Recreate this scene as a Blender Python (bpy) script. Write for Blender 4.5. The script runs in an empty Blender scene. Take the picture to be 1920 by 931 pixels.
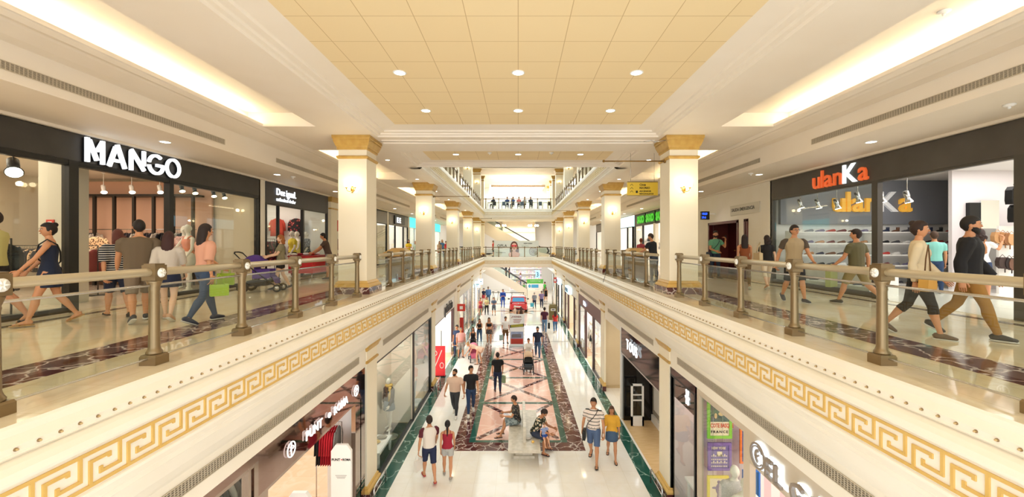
import bpy, math, random
from mathutils import Vector, Matrix
random.seed(7)
PI = math.pi
C = bpy.context.scene.collection
S = bpy.context.scene
# ------------------------------------------------------------------ camera
FPX, VX, VY, EYE = 784.0, 971.5, 458.0, 1.25
cam = bpy.data.cameras.new('camera'); camo = bpy.data.objects.new('camera', cam); C.objects.link(camo)
camo.location = (0, 0, EYE); camo.rotation_euler = (PI/2, 0, 0)
cam.sensor_width = 36; cam.lens = FPX/1920*36
cam.shift_x = -(VX-960)/1920; cam.shift_y = -(465.5-VY)/1920
cam.clip_start = 0.05; cam.clip_end = 300
S.camera = camo
# ------------------------------------------------------------------ world, exposure
S.view_settings.view_transform = 'Standard'; S.view_settings.look = 'None'
S.view_settings.gamma = 1; S.view_settings.use_curve_mapping = False
S.view_settings.exposure = 0.70
W = bpy.data.worlds.new('world'); S.world = W; W.use_nodes = True
bg = W.node_tree.nodes['Background']; bg.inputs[0].default_value = (0.93, 0.97, 1.0, 1); bg.inputs[1].default_value = 2.0
S.cycles.max_bounces = 7; S.cycles.diffuse_bounces = 4; S.cycles.glossy_bounces = 3
S.cycles.transparent_max_bounces = 14; S.cycles.transmission_bounces = 3
S.cycles.sample_clamp_indirect = 4.0; S.cycles.caustics_reflective = False; S.cycles.caustics_refractive = False
K_ROOM, K_DOWN, K_COVE, K_SCONCE = 6.5, 42.0, 15.0, 4.5     # light levels: shop ceilings, downlights, coves, sconces
GZ, L2 = -5.25, 4.85           # ground floor, second floor
COLY = [10.6 + 8*k for k in range(5)]

def lin(c):
    if isinstance(c, str):
        c = [int(c[i:i+2], 16)/255 for i in (0, 2, 4)]
    return tuple(((v/12.92) if v <= 0.04045 else ((v+0.055)/1.055)**2.4) for v in c[:3]) + (1,)

def area_light(loc, sx, sy, power, col=(1, .94, .86), rot=(0, 0, 0)):
    l = bpy.data.lights.new('ceiling_light_source', 'AREA'); l.shape = 'RECTANGLE'; l.size = sx; l.size_y = sy
    l.energy = power; l.color = col
    o = bpy.data.objects.new('ceiling_light_source', l); o.location = loc; o.rotation_euler = rot; C.objects.link(o)
    return o
def spot_light(loc, power, col=(1, .93, .83), size=2.2, blend=1.0):
    l = bpy.data.lights.new('downlight_source', 'SPOT'); l.energy = power; l.color = col; l.spot_size = size; l.spot_blend = blend
    l.shadow_soft_size = .08
    o = bpy.data.objects.new('downlight_source', l); o.location = loc; C.objects.link(o); return o
def point_light(loc, power, col=(1, .88, .68), r=.06):
    l = bpy.data.lights.new('lamp_source', 'POINT'); l.energy = power; l.color = col; l.shadow_soft_size = r
    o = bpy.data.objects.new('lamp_source', l); o.location = loc; C.objects.link(o); return o

# ------------------------------------------------------------------ materials
MATS = {}
def mat(name, col='ffffff', rough=.5, metal=0.0, emit=None, es=0.0, spec=None, coat=0.0):
    if name in MATS: return MATS[name]
    m = bpy.data.materials.new(name); m.use_nodes = True
    b = m.node_tree.nodes['Principled BSDF']
    b.inputs['Base Color'].default_value = lin(col); b.inputs['Roughness'].default_value = rough
    b.inputs['Metallic'].default_value = metal
    if spec is not None: b.inputs['Specular IOR Level'].default_value = spec
    if coat: b.inputs['Coat Weight'].default_value = coat
    if emit: b.inputs['Emission Color'].default_value = lin(emit); b.inputs['Emission Strength'].default_value = es
    MATS[name] = m; return m
def nodes(m):
    nt = m.node_tree; return nt, nt.nodes, nt.links, nt.nodes['Principled BSDF']
def noisy(name, c1, c2, scale=3, rough=.5, metal=0., detail=3, bump=0.0, stretch=(1, 1, 1)):
    if name in MATS: return MATS[name]
    m = mat(name, c1, rough, metal); nt, N, L, b = nodes(m)
    tc = N.new('ShaderNodeTexCoord'); mp = N.new('ShaderNodeMapping'); mp.inputs['Scale'].default_value = stretch
    nz = N.new('ShaderNodeTexNoise'); nz.inputs['Scale'].default_value = scale; nz.inputs['Detail'].default_value = detail
    mx = N.new('ShaderNodeMix'); mx.data_type = 'RGBA'; mx.inputs[6].default_value = lin(c1); mx.inputs[7].default_value = lin(c2)
    rp = N.new('ShaderNodeMapRange'); rp.inputs[1].default_value = .3; rp.inputs[2].default_value = .7
    L.new(tc.outputs['Object'], mp.inputs[0]); L.new(mp.outputs[0], nz.inputs['Vector']); L.new(nz.outputs[0], rp.inputs[0])
    L.new(rp.outputs[0], mx.inputs[0]); L.new(mx.outputs[2], b.inputs['Base Color'])
    if bump:
        bp = N.new('ShaderNodeBump'); bp.inputs['Strength'].default_value = bump; L.new(nz.outputs[0], bp.inputs['Height']); L.new(bp.outputs[0], b.inputs['Normal'])
    return m
def tiled(name, c1, c2, mortar, w=.6, h=.6, rough=.12, ms=.004, vein=None, offs=0.0, swap=False, spec=.5):
    """stone or panel tiles, seen in world metres"""
    if name in MATS: return MATS[name]
    m = mat(name, c1, rough, spec=spec); nt, N, L, b = nodes(m)
    g = N.new('ShaderNodeNewGeometry'); mp = N.new('ShaderNodeMapping')
    if swap: mp.inputs['Rotation'].default_value = (0, 0, PI/2)
    if swap == 'x': mp.inputs['Rotation'].default_value = (PI/2, 0, 0)
    br = N.new('ShaderNodeTexBrick'); br.offset = offs; br.squash = 1
    br.inputs['Scale'].default_value = 1; br.inputs['Brick Width'].default_value = w; br.inputs['Row Height'].default_value = h
    br.inputs['Mortar Size'].default_value = ms; br.inputs['Mortar Smooth'].default_value = .2
    br.inputs['Color1'].default_value = lin(c1); br.inputs['Color2'].default_value = lin(c2); br.inputs['Mortar'].default_value = lin(mortar)
    L.new(g.outputs['Position'], mp.inputs[0]); L.new(mp.outputs[0], br.inputs['Vector'])
    out = br.outputs['Color']
    if vein:
        nz = N.new('ShaderNodeTexNoise'); nz.inputs['Scale'].default_value = 2.2; nz.inputs['Detail'].default_value = 7; nz.inputs['Distortion'].default_value = 1.2
        L.new(g.outputs['Position'], nz.inputs['Vector'])
        mr = N.new('ShaderNodeMapRange'); mr.inputs[1].default_value = .45; mr.inputs[2].default_value = .75; L.new(nz.outputs[0], mr.inputs[0])
        mx = N.new('ShaderNodeMix'); mx.data_type = 'RGBA'; L.new(mr.outputs[0], mx.inputs[0]); L.new(out, mx.inputs[6]); mx.inputs[7].default_value = lin(vein)
        mul = N.new('ShaderNodeMath'); mul.operation = 'MULTIPLY'; mul.inputs[1].default_value = .55; L.new(mr.outputs[0], mul.inputs[0]); L.new(mul.outputs[0], mx.inputs[0])
        out = mx.outputs[2]
    L.new(out, b.inputs['Base Color'])
    return m
def veined(name, base, base2, vein, scale=2.5, thick=.035, rough=.1):
    if name in MATS: return MATS[name]
    m = mat(name, base, rough); nt, N, L, b = nodes(m)
    g = N.new('ShaderNodeNewGeometry')
    nz = N.new('ShaderNodeTexNoise'); nz.inputs['Scale'].default_value = 2.5; nz.inputs['Detail'].default_value = 5
    L.new(g.outputs['Position'], nz.inputs['Vector'])
    ad = N.new('ShaderNodeMix'); ad.data_type = 'VECTOR'; ad.inputs[0].default_value = .35
    L.new(g.outputs['Position'], ad.inputs[4]); L.new(nz.outputs['Color'], ad.inputs[5])
    vo = N.new('ShaderNodeTexVoronoi'); vo.feature = 'DISTANCE_TO_EDGE'; vo.inputs['Scale'].default_value = scale; L.new(ad.outputs[1], vo.inputs['Vector'])
    mr = N.new('ShaderNodeMapRange'); mr.inputs[1].default_value = 0; mr.inputs[2].default_value = thick; mr.inputs[3].default_value = 1; mr.inputs[4].default_value = 0
    L.new(vo.outputs['Distance'], mr.inputs[0])
    m1 = N.new('ShaderNodeMix'); m1.data_type = 'RGBA'; m1.inputs[6].default_value = lin(base); m1.inputs[7].default_value = lin(base2); L.new(nz.outputs[0], m1.inputs[0])
    m2 = N.new('ShaderNodeMix'); m2.data_type = 'RGBA'; L.new(m1.outputs[2], m2.inputs[6]); m2.inputs[7].default_value = lin(vein)
    ml = N.new('ShaderNodeMath'); ml.operation = 'MULTIPLY'; ml.inputs[1].default_value = .8; L.new(mr.outputs[0], ml.inputs[0]); L.new(ml.outputs[0], m2.inputs[0])
    L.new(m2.outputs[2], b.inputs['Base Color']); return m
def stripes(name, c1, c2, period=.05, duty=.5, rough=.8, axis='Z'):
    if name in MATS: return MATS[name]
    m = mat(name, c1, rough); nt, N, L, b = nodes(m)
    tc = N.new('ShaderNodeTexCoord'); sp = N.new('ShaderNodeSeparateXYZ'); L.new(tc.outputs['Object'], sp.inputs[0])
    dv = N.new('ShaderNodeMath'); dv.operation = 'DIVIDE'; dv.inputs[1].default_value = period; L.new(sp.outputs[axis], dv.inputs[0])
    fr = N.new('ShaderNodeMath'); fr.operation = 'FRACT'; L.new(dv.outputs[0], fr.inputs[0])
    gt = N.new('ShaderNodeMath'); gt.operation = 'GREATER_THAN'; gt.inputs[1].default_value = duty; L.new(fr.outputs[0], gt.inputs[0])
    mx = N.new('ShaderNodeMix'); mx.data_type = 'RGBA'; mx.inputs[6].default_value = lin(c1); mx.inputs[7].default_value = lin(c2)
    L.new(gt.outputs[0], mx.inputs[0]); L.new(mx.outputs[2], b.inputs['Base Color']); return m
def spots(name, c1, c2, c3=None, scale=14, t=.38, rough=.8):
    if name in MATS: return MATS[name]
    m = mat(name, c1, rough); nt, N, L, b = nodes(m)
    tc = N.new('ShaderNodeTexCoord'); vo = N.new('ShaderNodeTexVoronoi'); vo.inputs['Scale'].default_value = scale
    L.new(tc.outputs['Object'], vo.inputs['Vector'])
    gt = N.new('ShaderNodeMath'); gt.operation = 'LESS_THAN'; gt.inputs[1].default_value = t; L.new(vo.outputs['Distance'], gt.inputs[0])
    mx = N.new('ShaderNodeMix'); mx.data_type = 'RGBA'; mx.inputs[6].default_value = lin(c1); mx.inputs[7].default_value = lin(c2)
    L.new(gt.outputs[0], mx.inputs[0]); out = mx.outputs[2]
    if c3:
        g2 = N.new('ShaderNodeMath'); g2.operation = 'LESS_THAN'; g2.inputs[1].default_value = t*.5; L.new(vo.outputs['Distance'], g2.inputs[0])
        m2 = N.new('ShaderNodeMix'); m2.data_type = 'RGBA'; L.new(out, m2.inputs[6]); m2.inputs[7].default_value = lin(c3); L.new(g2.outputs[0], m2.inputs[0]); out = m2.outputs[2]
    L.new(out, b.inputs['Base Color']); return m
def glass(name='glass', tint='f7fbfa', k0=.035, kg=.75):
    """clear pane: looks through, mirrors more at grazing angles (same from both faces)"""
    if name in MATS: return MATS[name]
    m = bpy.data.materials.new(name); m.use_nodes = True; nt = m.node_tree; nt.nodes.clear()
    o = nt.nodes.new('ShaderNodeOutputMaterial'); t = nt.nodes.new('ShaderNodeBsdfTransparent'); g = nt.nodes.new('ShaderNodeBsdfGlossy')
    f = nt.nodes.new('ShaderNodeLayerWeight'); f.inputs[0].default_value = .5; x = nt.nodes.new('ShaderNodeMixShader')
    p = nt.nodes.new('ShaderNodeMath'); p.operation = 'POWER'; p.inputs[1].default_value = 5.0
    a = nt.nodes.new('ShaderNodeMath'); a.operation = 'MULTIPLY_ADD'; a.inputs[1].default_value = kg; a.inputs[2].default_value = k0
    t.inputs[0].default_value = lin(tint); g.inputs['Roughness'].default_value = 0.0
    L = nt.links.new
    L(f.outputs['Facing'], p.inputs[0]); L(p.outputs[0], a.inputs[0]); L(a.outputs[0], x.inputs[0])
    L(t.outputs[0], x.inputs[1]); L(g.outputs[0], x.inputs[2]); L(x.outputs[0], o.inputs[0])
    MATS[name] = m; return m

CREAM = noisy('cream_plaster', 'f3ecde', 'efe7d6', 1.2, .55)
CREAM2 = noisy('warm_ceiling_plaster', 'f1e7d8', 'ede1cf', .8, .6)
COLUMN = noisy('column_paint', 'f4ebd4', 'f2e7cd', 1.0, .5)
GOLD = noisy('gold_ochre_paint', 'd6b166', 'cfa85a', 4, .45)
GOLD2 = noisy('capital_gold_paint', 'c9a455', 'b98f42', 6, .4)
WHITE = mat('white_paint', 'f4f2ee', .5)
BRASS = mat('polished_brass', 'c9a24a', .25, 1.0)
BRONZE = mat('bronze_post_metal', '8a7657', .38, .75)
RAILM = noisy('satin_rail_metal', 'cdc2a8', 'b9ad92', 2, .3, .65, stretch=(1, .05, 1))
STEEL = mat('brushed_steel', 'c9c9c9', .25, 1.0)
CHROME = mat('polished_chrome', 'b9a9a0', .06, 1.0)
BLACK = mat('black_metal', '181818', .4, .2)
CHAR = noisy('charcoal_panel', '3d3a36', '35322f', 3, .5)
DARKBR = mat('dark_frame', '2d2926', .4, .3)
GLASS = glass(); GLASSG = glass('green_edge_glass', 'f6faf7', .04, .7)
FLOORU = tiled('upper_marble_tiles', 'f0e2c6', 'ead9ba', 'dccaa4', .62, .62, .07, .004, vein='e0cba2', spec=.7)
FLOORG = tiled('ground_marble_tiles', 'f4f1ea', 'f0ece3', 'e0d9ca', .6, .6, .07, .004, vein='ebe4d4', spec=.6)
REDMARB = veined('red_marble', '45201f', '6b3a37', 'efe3dc', 4.0, .05)
GREENMARB = veined('green_marble', '1f4a3d', '35665a', 'a9cabd', 1.6, .02)
PINKMARB = veined('pink_marble', 'efc0ae', 'e6b3a2', 'f7d9cd', 1.5, .05, .12)
TILEC = tiled('tiled_ceiling', 'f0daae', 'eed7aa', 'cdb082', .664, .664, .7, .006, spec=.2)

# ------------------------------------------------------------------ mesh builder
class MB:
    def __init__(s): s.v = []; s.f = []; s.m = []; s.sm = []; s.xf = None; s.mi = 0
    def add(s, vs, fs, m=None, smooth=False):
        n = len(s.v); m = s.mi if m is None else m
        for p in vs:
            p = Vector(p)
            if s.xf is not None: p = s.xf @ p
            s.v.append(p)
        for f in fs: s.f.append(tuple(i+n for i in f)); s.m.append(m); s.sm.append(smooth)
    def box(s, x0, x1, y0, y1, z0, z1, m=None):
        if x0 > x1: x0, x1 = x1, x0
        if y0 > y1: y0, y1 = y1, y0
        if z0 > z1: z0, z1 = z1, z0
        s.add([(x0,y0,z0),(x1,y0,z0),(x1,y1,z0),(x0,y1,z0),(x0,y0,z1),(x1,y0,z1),(x1,y1,z1),(x0,y1,z1)],
              [(0,3,2,1),(4,5,6,7),(0,1,5,4),(1,2,6,5),(2,3,7,6),(3,0,4,7)], m)
    def prism(s, poly, ax, a, b, m=None):
        """poly of 2d points in the two axes other than ax"""
        def p3(p, t):
            return {'x': (t, p[0], p[1]), 'y': (p[0], t, p[1]), 'z': (p[0], p[1], t)}[ax]
        n = len(poly)
        s.add([p3(p, a) for p in poly] + [p3(p, b) for p in poly],
              [tuple(range(n)), tuple(range(2*n-1, n-1, -1))] + [(i, (i+1) % n, n+(i+1) % n, n+i) for i in range(n)], m)
    def sweep(s, prof, y0, y1, m=None, smooth=False, ax='y'):
        """open profile swept along an axis"""
        n = len(prof)
        P = (lambda p, t: (p[0], t, p[1])) if ax == 'y' else (lambda p, t: (t, p[0], p[1]))
        s.add([P(p, y0) for p in prof] + [P(p, y1) for p in prof], [(i, i+1, n+i+1, n+i) for i in range(n-1)], m, smooth)
    def loft(s, rings, m=None, smooth=True, cap=True):
        n = len(rings[0]); vs = [p for r in rings for p in r]; fs = []
        for k in range(len(rings)-1):
            for i in range(n):
                j = (i+1) % n; fs.append((k*n+i, k*n+j, (k+1)*n+j, (k+1)*n+i))
        if cap: fs.append(tuple(range(n-1, -1, -1))); fs.append(tuple((len(rings)-1)*n+i for i in range(n)))
        s.add(vs, fs, m, smooth)
    def tube(s, pts, r, n=8, m=None, smooth=True, side=None):
        """pts list of points, r radius or list of radius or (r1,r2)"""
        pts = [Vector(p) for p in pts]; rings = []
        u0 = None
        for i, p in enumerate(pts):
            d = (pts[min(i+1, len(pts)-1)] - pts[max(i-1, 0)])
            d = d.normalized() if d.length > 1e-9 else Vector((0, 0, 1))
            if side is not None: ref = Vector(side)
            elif u0 is not None: ref = u0
            else: ref = Vector((1, 0, 0)) if abs(d.x) < .9 else Vector((0, 1, 0))
            u = ref - d*ref.dot(d)
            if u.length < 1e-4: u = d.orthogonal()
            u.normalize(); w = d.cross(u); u0 = u
            rr = r[i] if isinstance(r, list) else r
            ra, rb = rr if isinstance(rr, tuple) else (rr, rr)
            rings.append([p + u*ra*math.cos(2*PI*k/n) + w*rb*math.sin(2*PI*k/n) for k in range(n)])
        s.loft(rings, m, smooth)
    def cyl(s, p, q, r, n=16, m=None, r2=None): s.tube([p, q], [r, r if r2 is None else r2], n, m)
    def lathe(s, prof, c=(0, 0, 0), n=16, m=None, smooth=True):
        c = Vector(c); s.loft([[c + Vector((r*math.cos(2*PI*k/n), r*math.sin(2*PI*k/n), z)) for k in range(n)] for r, z in prof], m, smooth)
    def sphere(s, c, rx, ry=None, rz=None, nu=12, nv=8, m=None, fn=None):
        ry = rx if ry is None else ry; rz = rx if rz is None else rz; c = Vector(c); rings = []
        for j in range(nv+1):
            t = PI*(j if 0 < j < nv else (.02 if j == 0 else nv-.02))/nv
            ring = []
            for k in range(nu):
                a = 2*PI*k/nu; p = Vector((math.sin(t)*math.cos(a), math.sin(t)*math.sin(a), -math.cos(t)))
                p = fn(p) if fn else p
                ring.append(c + Vector((p.x*rx, p.y*ry, p.z*rz)))
            rings.append(ring)
        s.loft(rings, m, True)
    def stroke(s, p, q, w, t, m=None):
        """flat bar in the local XZ plane from p to q, width w, thickness t towards -Y"""
        p = Vector(p); q = Vector(q); d = (q-p).normalized(); nrm = Vector((-d.y, d.x))*w/2
        s.prism([tuple(p+nrm), tuple(p-nrm), tuple(q-nrm), tuple(q+nrm)], 'y', -t, 0, m)
    def arc(s, c, r, a0, a1, w, t, n=20, m=None, sx=1.0):
        P = []
        for i in range(n+1):
            a = math.radians(a0+(a1-a0)*i/n); P.append((c[0]+sx*(r)*math.cos(a), c[1]+r*math.sin(a), c[0]+sx*(r-w)*math.cos(a), c[1]+(r-w)*math.sin(a)))
        for i in range(n):
            A, B = P[i], P[i+1]
            s.prism([(A[0], A[1]), (B[0], B[1]), (B[2], B[3]), (A[2], A[3])], 'y', -t, 0, m)
    def mesh(s, name, mats, off=(0, 0, 0)):
        me = bpy.data.meshes.new(name); off = Vector(off)
        me.from_pydata([v-off for v in s.v], [], s.f)
        for mm in (mats if isinstance(mats, (list, tuple)) else [mats]): me.materials.append(mm)
        me.polygons.foreach_set('material_index', s.m); me.polygons.foreach_set('use_smooth', s.sm)
        import bmesh
        b = bmesh.new(); b.from_mesh(me); bmesh.ops.recalc_face_normals(b, faces=b.faces); b.to_mesh(me); b.free()
        me.update(); return me
    def build(s, name, mats, parent=None, loc=None, rot=0):
        """with a parent: coordinates are world ones and are shifted to the parent; local=loc given"""
        off = parent_origin(parent) if parent is not None and loc is None else (0, 0, 0)
        o = bpy.data.objects.new(name, s.mesh(name, mats, off)); C.objects.link(o)
        if parent is not None: o.parent = parent
        elif loc is not None: o.location = loc; o.rotation_euler = (0, 0, rot)
        return o
    def thing(s, name, mats, label, cat, group=None, loc=None, rot=0):
        """single mesh thing with its origin at the foot of its bounding box"""
        if loc is None:
            xs = [v.x for v in s.v]; ys = [v.y for v in s.v]; zs = [v.z for v in s.v]
            c = ((min(xs)+max(xs))/2, (min(ys)+max(ys))/2, min(zs))
            o = bpy.data.objects.new(name, s.mesh(name, mats, c)); o.location = c
        else:
            o = bpy.data.objects.new(name, s.mesh(name, mats)); o.location = loc; o.rotation_euler = (0, 0, rot)
        C.objects.link(o); return tag(o, label, cat, group)
ORG = {}
def parent_origin(p):
    v = Vector((0, 0, 0))
    while p is not None: v += Vector(p.location); p = p.parent
    return v
def tag(o, label=None, cat=None, group=None, kind=None):
    if label: o['label'] = label
    if cat: o['category'] = cat
    if group: o['group'] = group
    if kind: o['kind'] = kind
    return o
def empty(name, loc, label, cat, group=None, rot=0):
    o = bpy.data.objects.new(name, None); o.location = loc; o.rotation_euler = (0, 0, rot); o.empty_display_size = .1
    C.objects.link(o); return tag(o, label, cat, group)
def struct(name, mb, mats):
    o = mb.build(name, mats); o['kind'] = 'structure'; return o
def copytree(o, parent=None):
    c = o.copy(); C.objects.link(c)
    if parent is not None: c.parent = parent
    for ch in list(o.children): copytree(ch, c)
    return c
def frame(origin, right):
    """matrix: local x -> right, local z -> up, local -y -> towards the viewer facing the wall"""
    r = Vector(right).normalized(); u = Vector((0, 0, 1)); n = r.cross(u)
    m = Matrix((( r.x, -n.x, u.x, origin[0]), (r.y, -n.y, u.y, origin[1]), (r.z, -n.z, u.z, origin[2]), (0, 0, 0, 1)))
    return m
def text_mb(s, origin, right, size, depth=.02, bold=0.0, squeeze=1.0, align='LEFT', spacing=1.0):
    cu = bpy.data.curves.new('t', 'FONT'); cu.body = s; cu.size = size; cu.extrude = depth/2; cu.offset = bold; cu.align_x = align
    cu.space_character = spacing; cu.resolution_u = 2
    o = bpy.data.objects.new('t', cu); C.objects.link(o)
    dg = bpy.context.evaluated_depsgraph_get(); me = bpy.data.meshes.new_from_object(o.evaluated_get(dg))
    mb = MB(); F = frame(origin, right)
    vs = [F @ Vector((v.co.x*squeeze, -v.co.z-depth/2, v.co.y)) for v in me.vertices]
    mb.add(vs, [tuple(p.vertices) for p in me.polygons])
    bpy.data.objects.remove(o); bpy.data.curves.remove(cu); bpy.data.meshes.remove(me)
    return mb
def side_right(sd): return (0, 1, 0) if sd < 0 else (0, -1, 0)
ORD = ['nearest', 'second', 'third', 'fourth', 'fifth', 'sixth', 'seventh', 'eighth', 'ninth', 'tenth', 'eleventh', 'twelfth',
       'thirteenth', 'fourteenth', 'fifteenth', 'sixteenth', 'seventeenth', 'eighteenth', 'nineteenth', 'twentieth']
SN = {-1: 'left', 1: 'right'}
def depth_at(px, X): return FPX*X/abs(px-VX)          # depth of a picture column on a side plane
def on_floor(px, py, z0):
    y = FPX*(EYE-z0)/(py-VY); return ((px-VX)*y/FPX, y)
# ================================================================== structure
YN, YF = -2.5, 42.0            # near end, front of the cross bridge
YB = 60.0                      # far wall
# ---- ground floor and its inlays
g = MB(); g.box(-9, 9, YN, YB, GZ-.3, GZ); struct('floor', g, FLOORG)
z = GZ+.003
def strip(mb, x0, x1, y0, y1, zz, h=.004): mb.box(x0, x1, y0, y1, zz-h, zz)
a, b_ = 13.18, 33.6
mr = MB()
strip(mr, -2.1, 2.13, a, a+.56, z); strip(mr, -2.1, 2.13, b_, b_+.5, z)
strip(mr, -2.1, -1.62, a+.56, b_, z); strip(mr, 1.62, 2.13, a+.56, b_, z)
tag(struct('trim_1', mr, REDMARB), 'dark red marble border of the floor carpet', None)
gr = MB(); gi, ga, gb = 1.41, a+.72, b_-.2
strip(gr, -1.62, 1.62, a+.56, ga, z); strip(gr, -1.62, 1.62, gb, b_, z)
strip(gr, -1.62, -gi, ga, gb, z); strip(gr, gi, 1.62, ga, gb, z)
pk = MB(); strip(pk, -gi, gi, ga, gb, z); struct('trim_3', pk, PINKMARB)
nmod = 6; ml = (gb-ga)/nmod; dg_ = MB()
for k in range(nmod):
    y0 = ga+ml*k; y1 = y0+ml
    if k: strip(gr, -gi, gi, y0-.09, y0+.09, z+.005)
    for s in (-1, 1):
        p = Vector((-s*gi*.97, y0+.1)); q = Vector((s*gi*.97, y1-.1)); d = (q-p).normalized(); n_ = Vector((-d.y, d.x))*.095
        dg_.prism([tuple(p+n_), tuple(p-n_), tuple(q-n_), tuple(q+n_)], 'z', z-.002, z+.002+s*.0006)
struct('trim_2', gr, GREENMARB); struct('trim_4', dg_, REDMARB)
gs = MB()
for s in (-1, 1):
    strip(gs, s*3.42, s*3.80, YN, YF+2, z)
strip(gs, -9, 9, 45.6, 46.0, z)
struct('trim_5', gs, GREENMARB)
ex = MB(); ex.box(-3.42, 3.42, 28.0, 28.04, z+.003, z+.008); struct('trim_6', ex, mat('expansion_joint', '4a4640', .5))
# star inlay under the car
st = MB(); zc = 40.8
for k in range(8):
    a0 = k*PI/4; R = 3.1 if k % 2 == 0 else 2.0
    tip = (R*math.cos(a0), zc+R*1.2*math.sin(a0)); l = (.8*math.cos(a0+PI/8), zc+.95*math.sin(a0+PI/8)); r = (.8*math.cos(a0-PI/8), zc+.95*math.sin(a0-PI/8))
    st.prism([(0, zc), r, tip], 'z', z-.002, z+.001, 0); st.prism([(0, zc), tip, l], 'z', z-.002, z+.001, 1)
struct('trim_7', st, [REDMARB, noisy('ochre_marble', 'c9a46a', 'b88c56', 2, .1)])

# ---- gallery floors, cornices and friezes
PROF = [(3.515, 0), (3.50, -.02), (3.49, -.07), (3.44, -.13), (3.44, -.175), (3.43, -.19), (3.46, -.215), (3.40, -.24), (3.36, -.275), (3.345, -.32), (3.355, -.345), (3.37, -.36), (3.37, -.675),
        (3.355, -.69), (3.36, -.72), (3.41, -.745), (3.41, -.80), (3.43, -.82), (3.43, -.87), (3.47, -.90), (3.56, -1.08), (3.68, -1.23), (3.80, -1.34), (3.85, -1.375), (3.85, -1.83), (3.9, -1.83)]
def cornice(sd, y0, y1, z0, name, full=True):
    m = MB(); pr = PROF if full else PROF[:20] + [(3.52, -.92), (3.9, -.92)]
    m.sweep([(sd*x, z0+zz) for x, zz in pr], y0, y1); return struct(name, m, CREAM)
def greek(mb, origin, right, length, h=.285, period=.318, w=.026, t=.014):
    mb.xf = frame(origin, right)
    mb.box(0, length, -t, 0, 0, w); mb.box(0, length, -t, 0, h-w, h)
    n = int(length/period); p = length/n; ih = h-2*w
    for k in range(n):
        u = k*p; Z = lambda q: w+ih*q
        mb.box(u+.04*p, u+.04*p+w, -t, 0, Z(0), Z(.8))
        mb.box(u+.04*p+w, u+.60*p, -t, 0, Z(.8)-w, Z(.8))
        mb.box(u+.60*p-w, u+.60*p, -t, 0, Z(.62), Z(.8)-w)
        mb.box(u+.88*p-w, u+.88*p, -t, 0, Z(.2), Z(1))
        mb.box(u+.30*p, u+.88*p-w, -t, 0, Z(.2), Z(.2)+w)
        mb.box(u+.30*p, u+.30*p+w, -t, 0, Z(.2)+w, Z(.44))
    mb.xf = None
for sd in (-1, 1):
    cornice(sd, YN, YF, 0, 'trim_%d' % (9 if sd < 0 else 10))
    cornice(sd, 14.9, YF, L2, 'trim_%d' % (11 if sd < 0 else 12), False)
    f = MB(); o = (sd*3.37, YN if sd < 0 else YF, -.66); greek(f, o, side_right(sd), YF-YN)
    tag(struct('trim_%d' % (13 if sd < 0 else 14), f, GOLD), 'gold Greek key frieze along the %s gallery edge' % SN[sd])
    f = MB(); o = (sd*3.37, 14.9 if sd < 0 else YF, L2-.66); greek(f, o, side_right(sd), YF-14.9)
    struct('trim_%d' % (15 if sd < 0 else 16), f, noisy('pale_gold_paint', 'ddc894', 'd4bc84', 3, .5))
    fl = MB(); fl.box(sd*3.515, sd*15, YN, YB, -.02, 0); fl.box(sd*3.9, sd*15, YN, YB, -.3, -.021); struct('floor', fl, FLOORU)
    fl = MB(); fl.box(sd*3.515, sd*12, 14.9, YB, L2-.3, L2); struct('floor', fl, FLOORU)
    m = MB(); m.box(sd*4.48, sd*5.1, YN, 58, 0, .004); struct('trim_%d' % (17 if sd < 0 else 18), m, REDMARB)
    m = MB(); m.box(sd*7.7, sd*7.86, YN, 45, 0, .004); struct('trim_%d' % (19 if sd < 0 else 20), m, mat('dark_threshold_stone', '5b4a38', .15))
# cross bridge, both storeys
for zz, nm, gm in ((0, 21, GOLD), (L2, 22, MATS['pale_gold_paint'])):
    m = MB(); pr = [(YF + (x-3.515)*-1 - .0, zz+q) for x, q in PROF[:20]]
    pr = [(YF + (3.515-x)*-1, zz+q) for x, q in PROF[:20]] + [(YF+.1, zz-.92), (YF+.1, zz-1.05), (46.5, zz-1.05)]
    m.sweep(pr, -3.9, 3.9, ax='x'); struct('trim_%d' % nm, m, CREAM)
    f = MB(); greek(f, (-3.37, YF-.145, zz-.66), (1, 0, 0), 6.74); struct('trim_%d' % (nm+2), f, gm)
    fl = MB(); fl.box(-3.9, 3.9, YF, 46.5, zz-.3, zz); struct('floor', fl, FLOORU)

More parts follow.
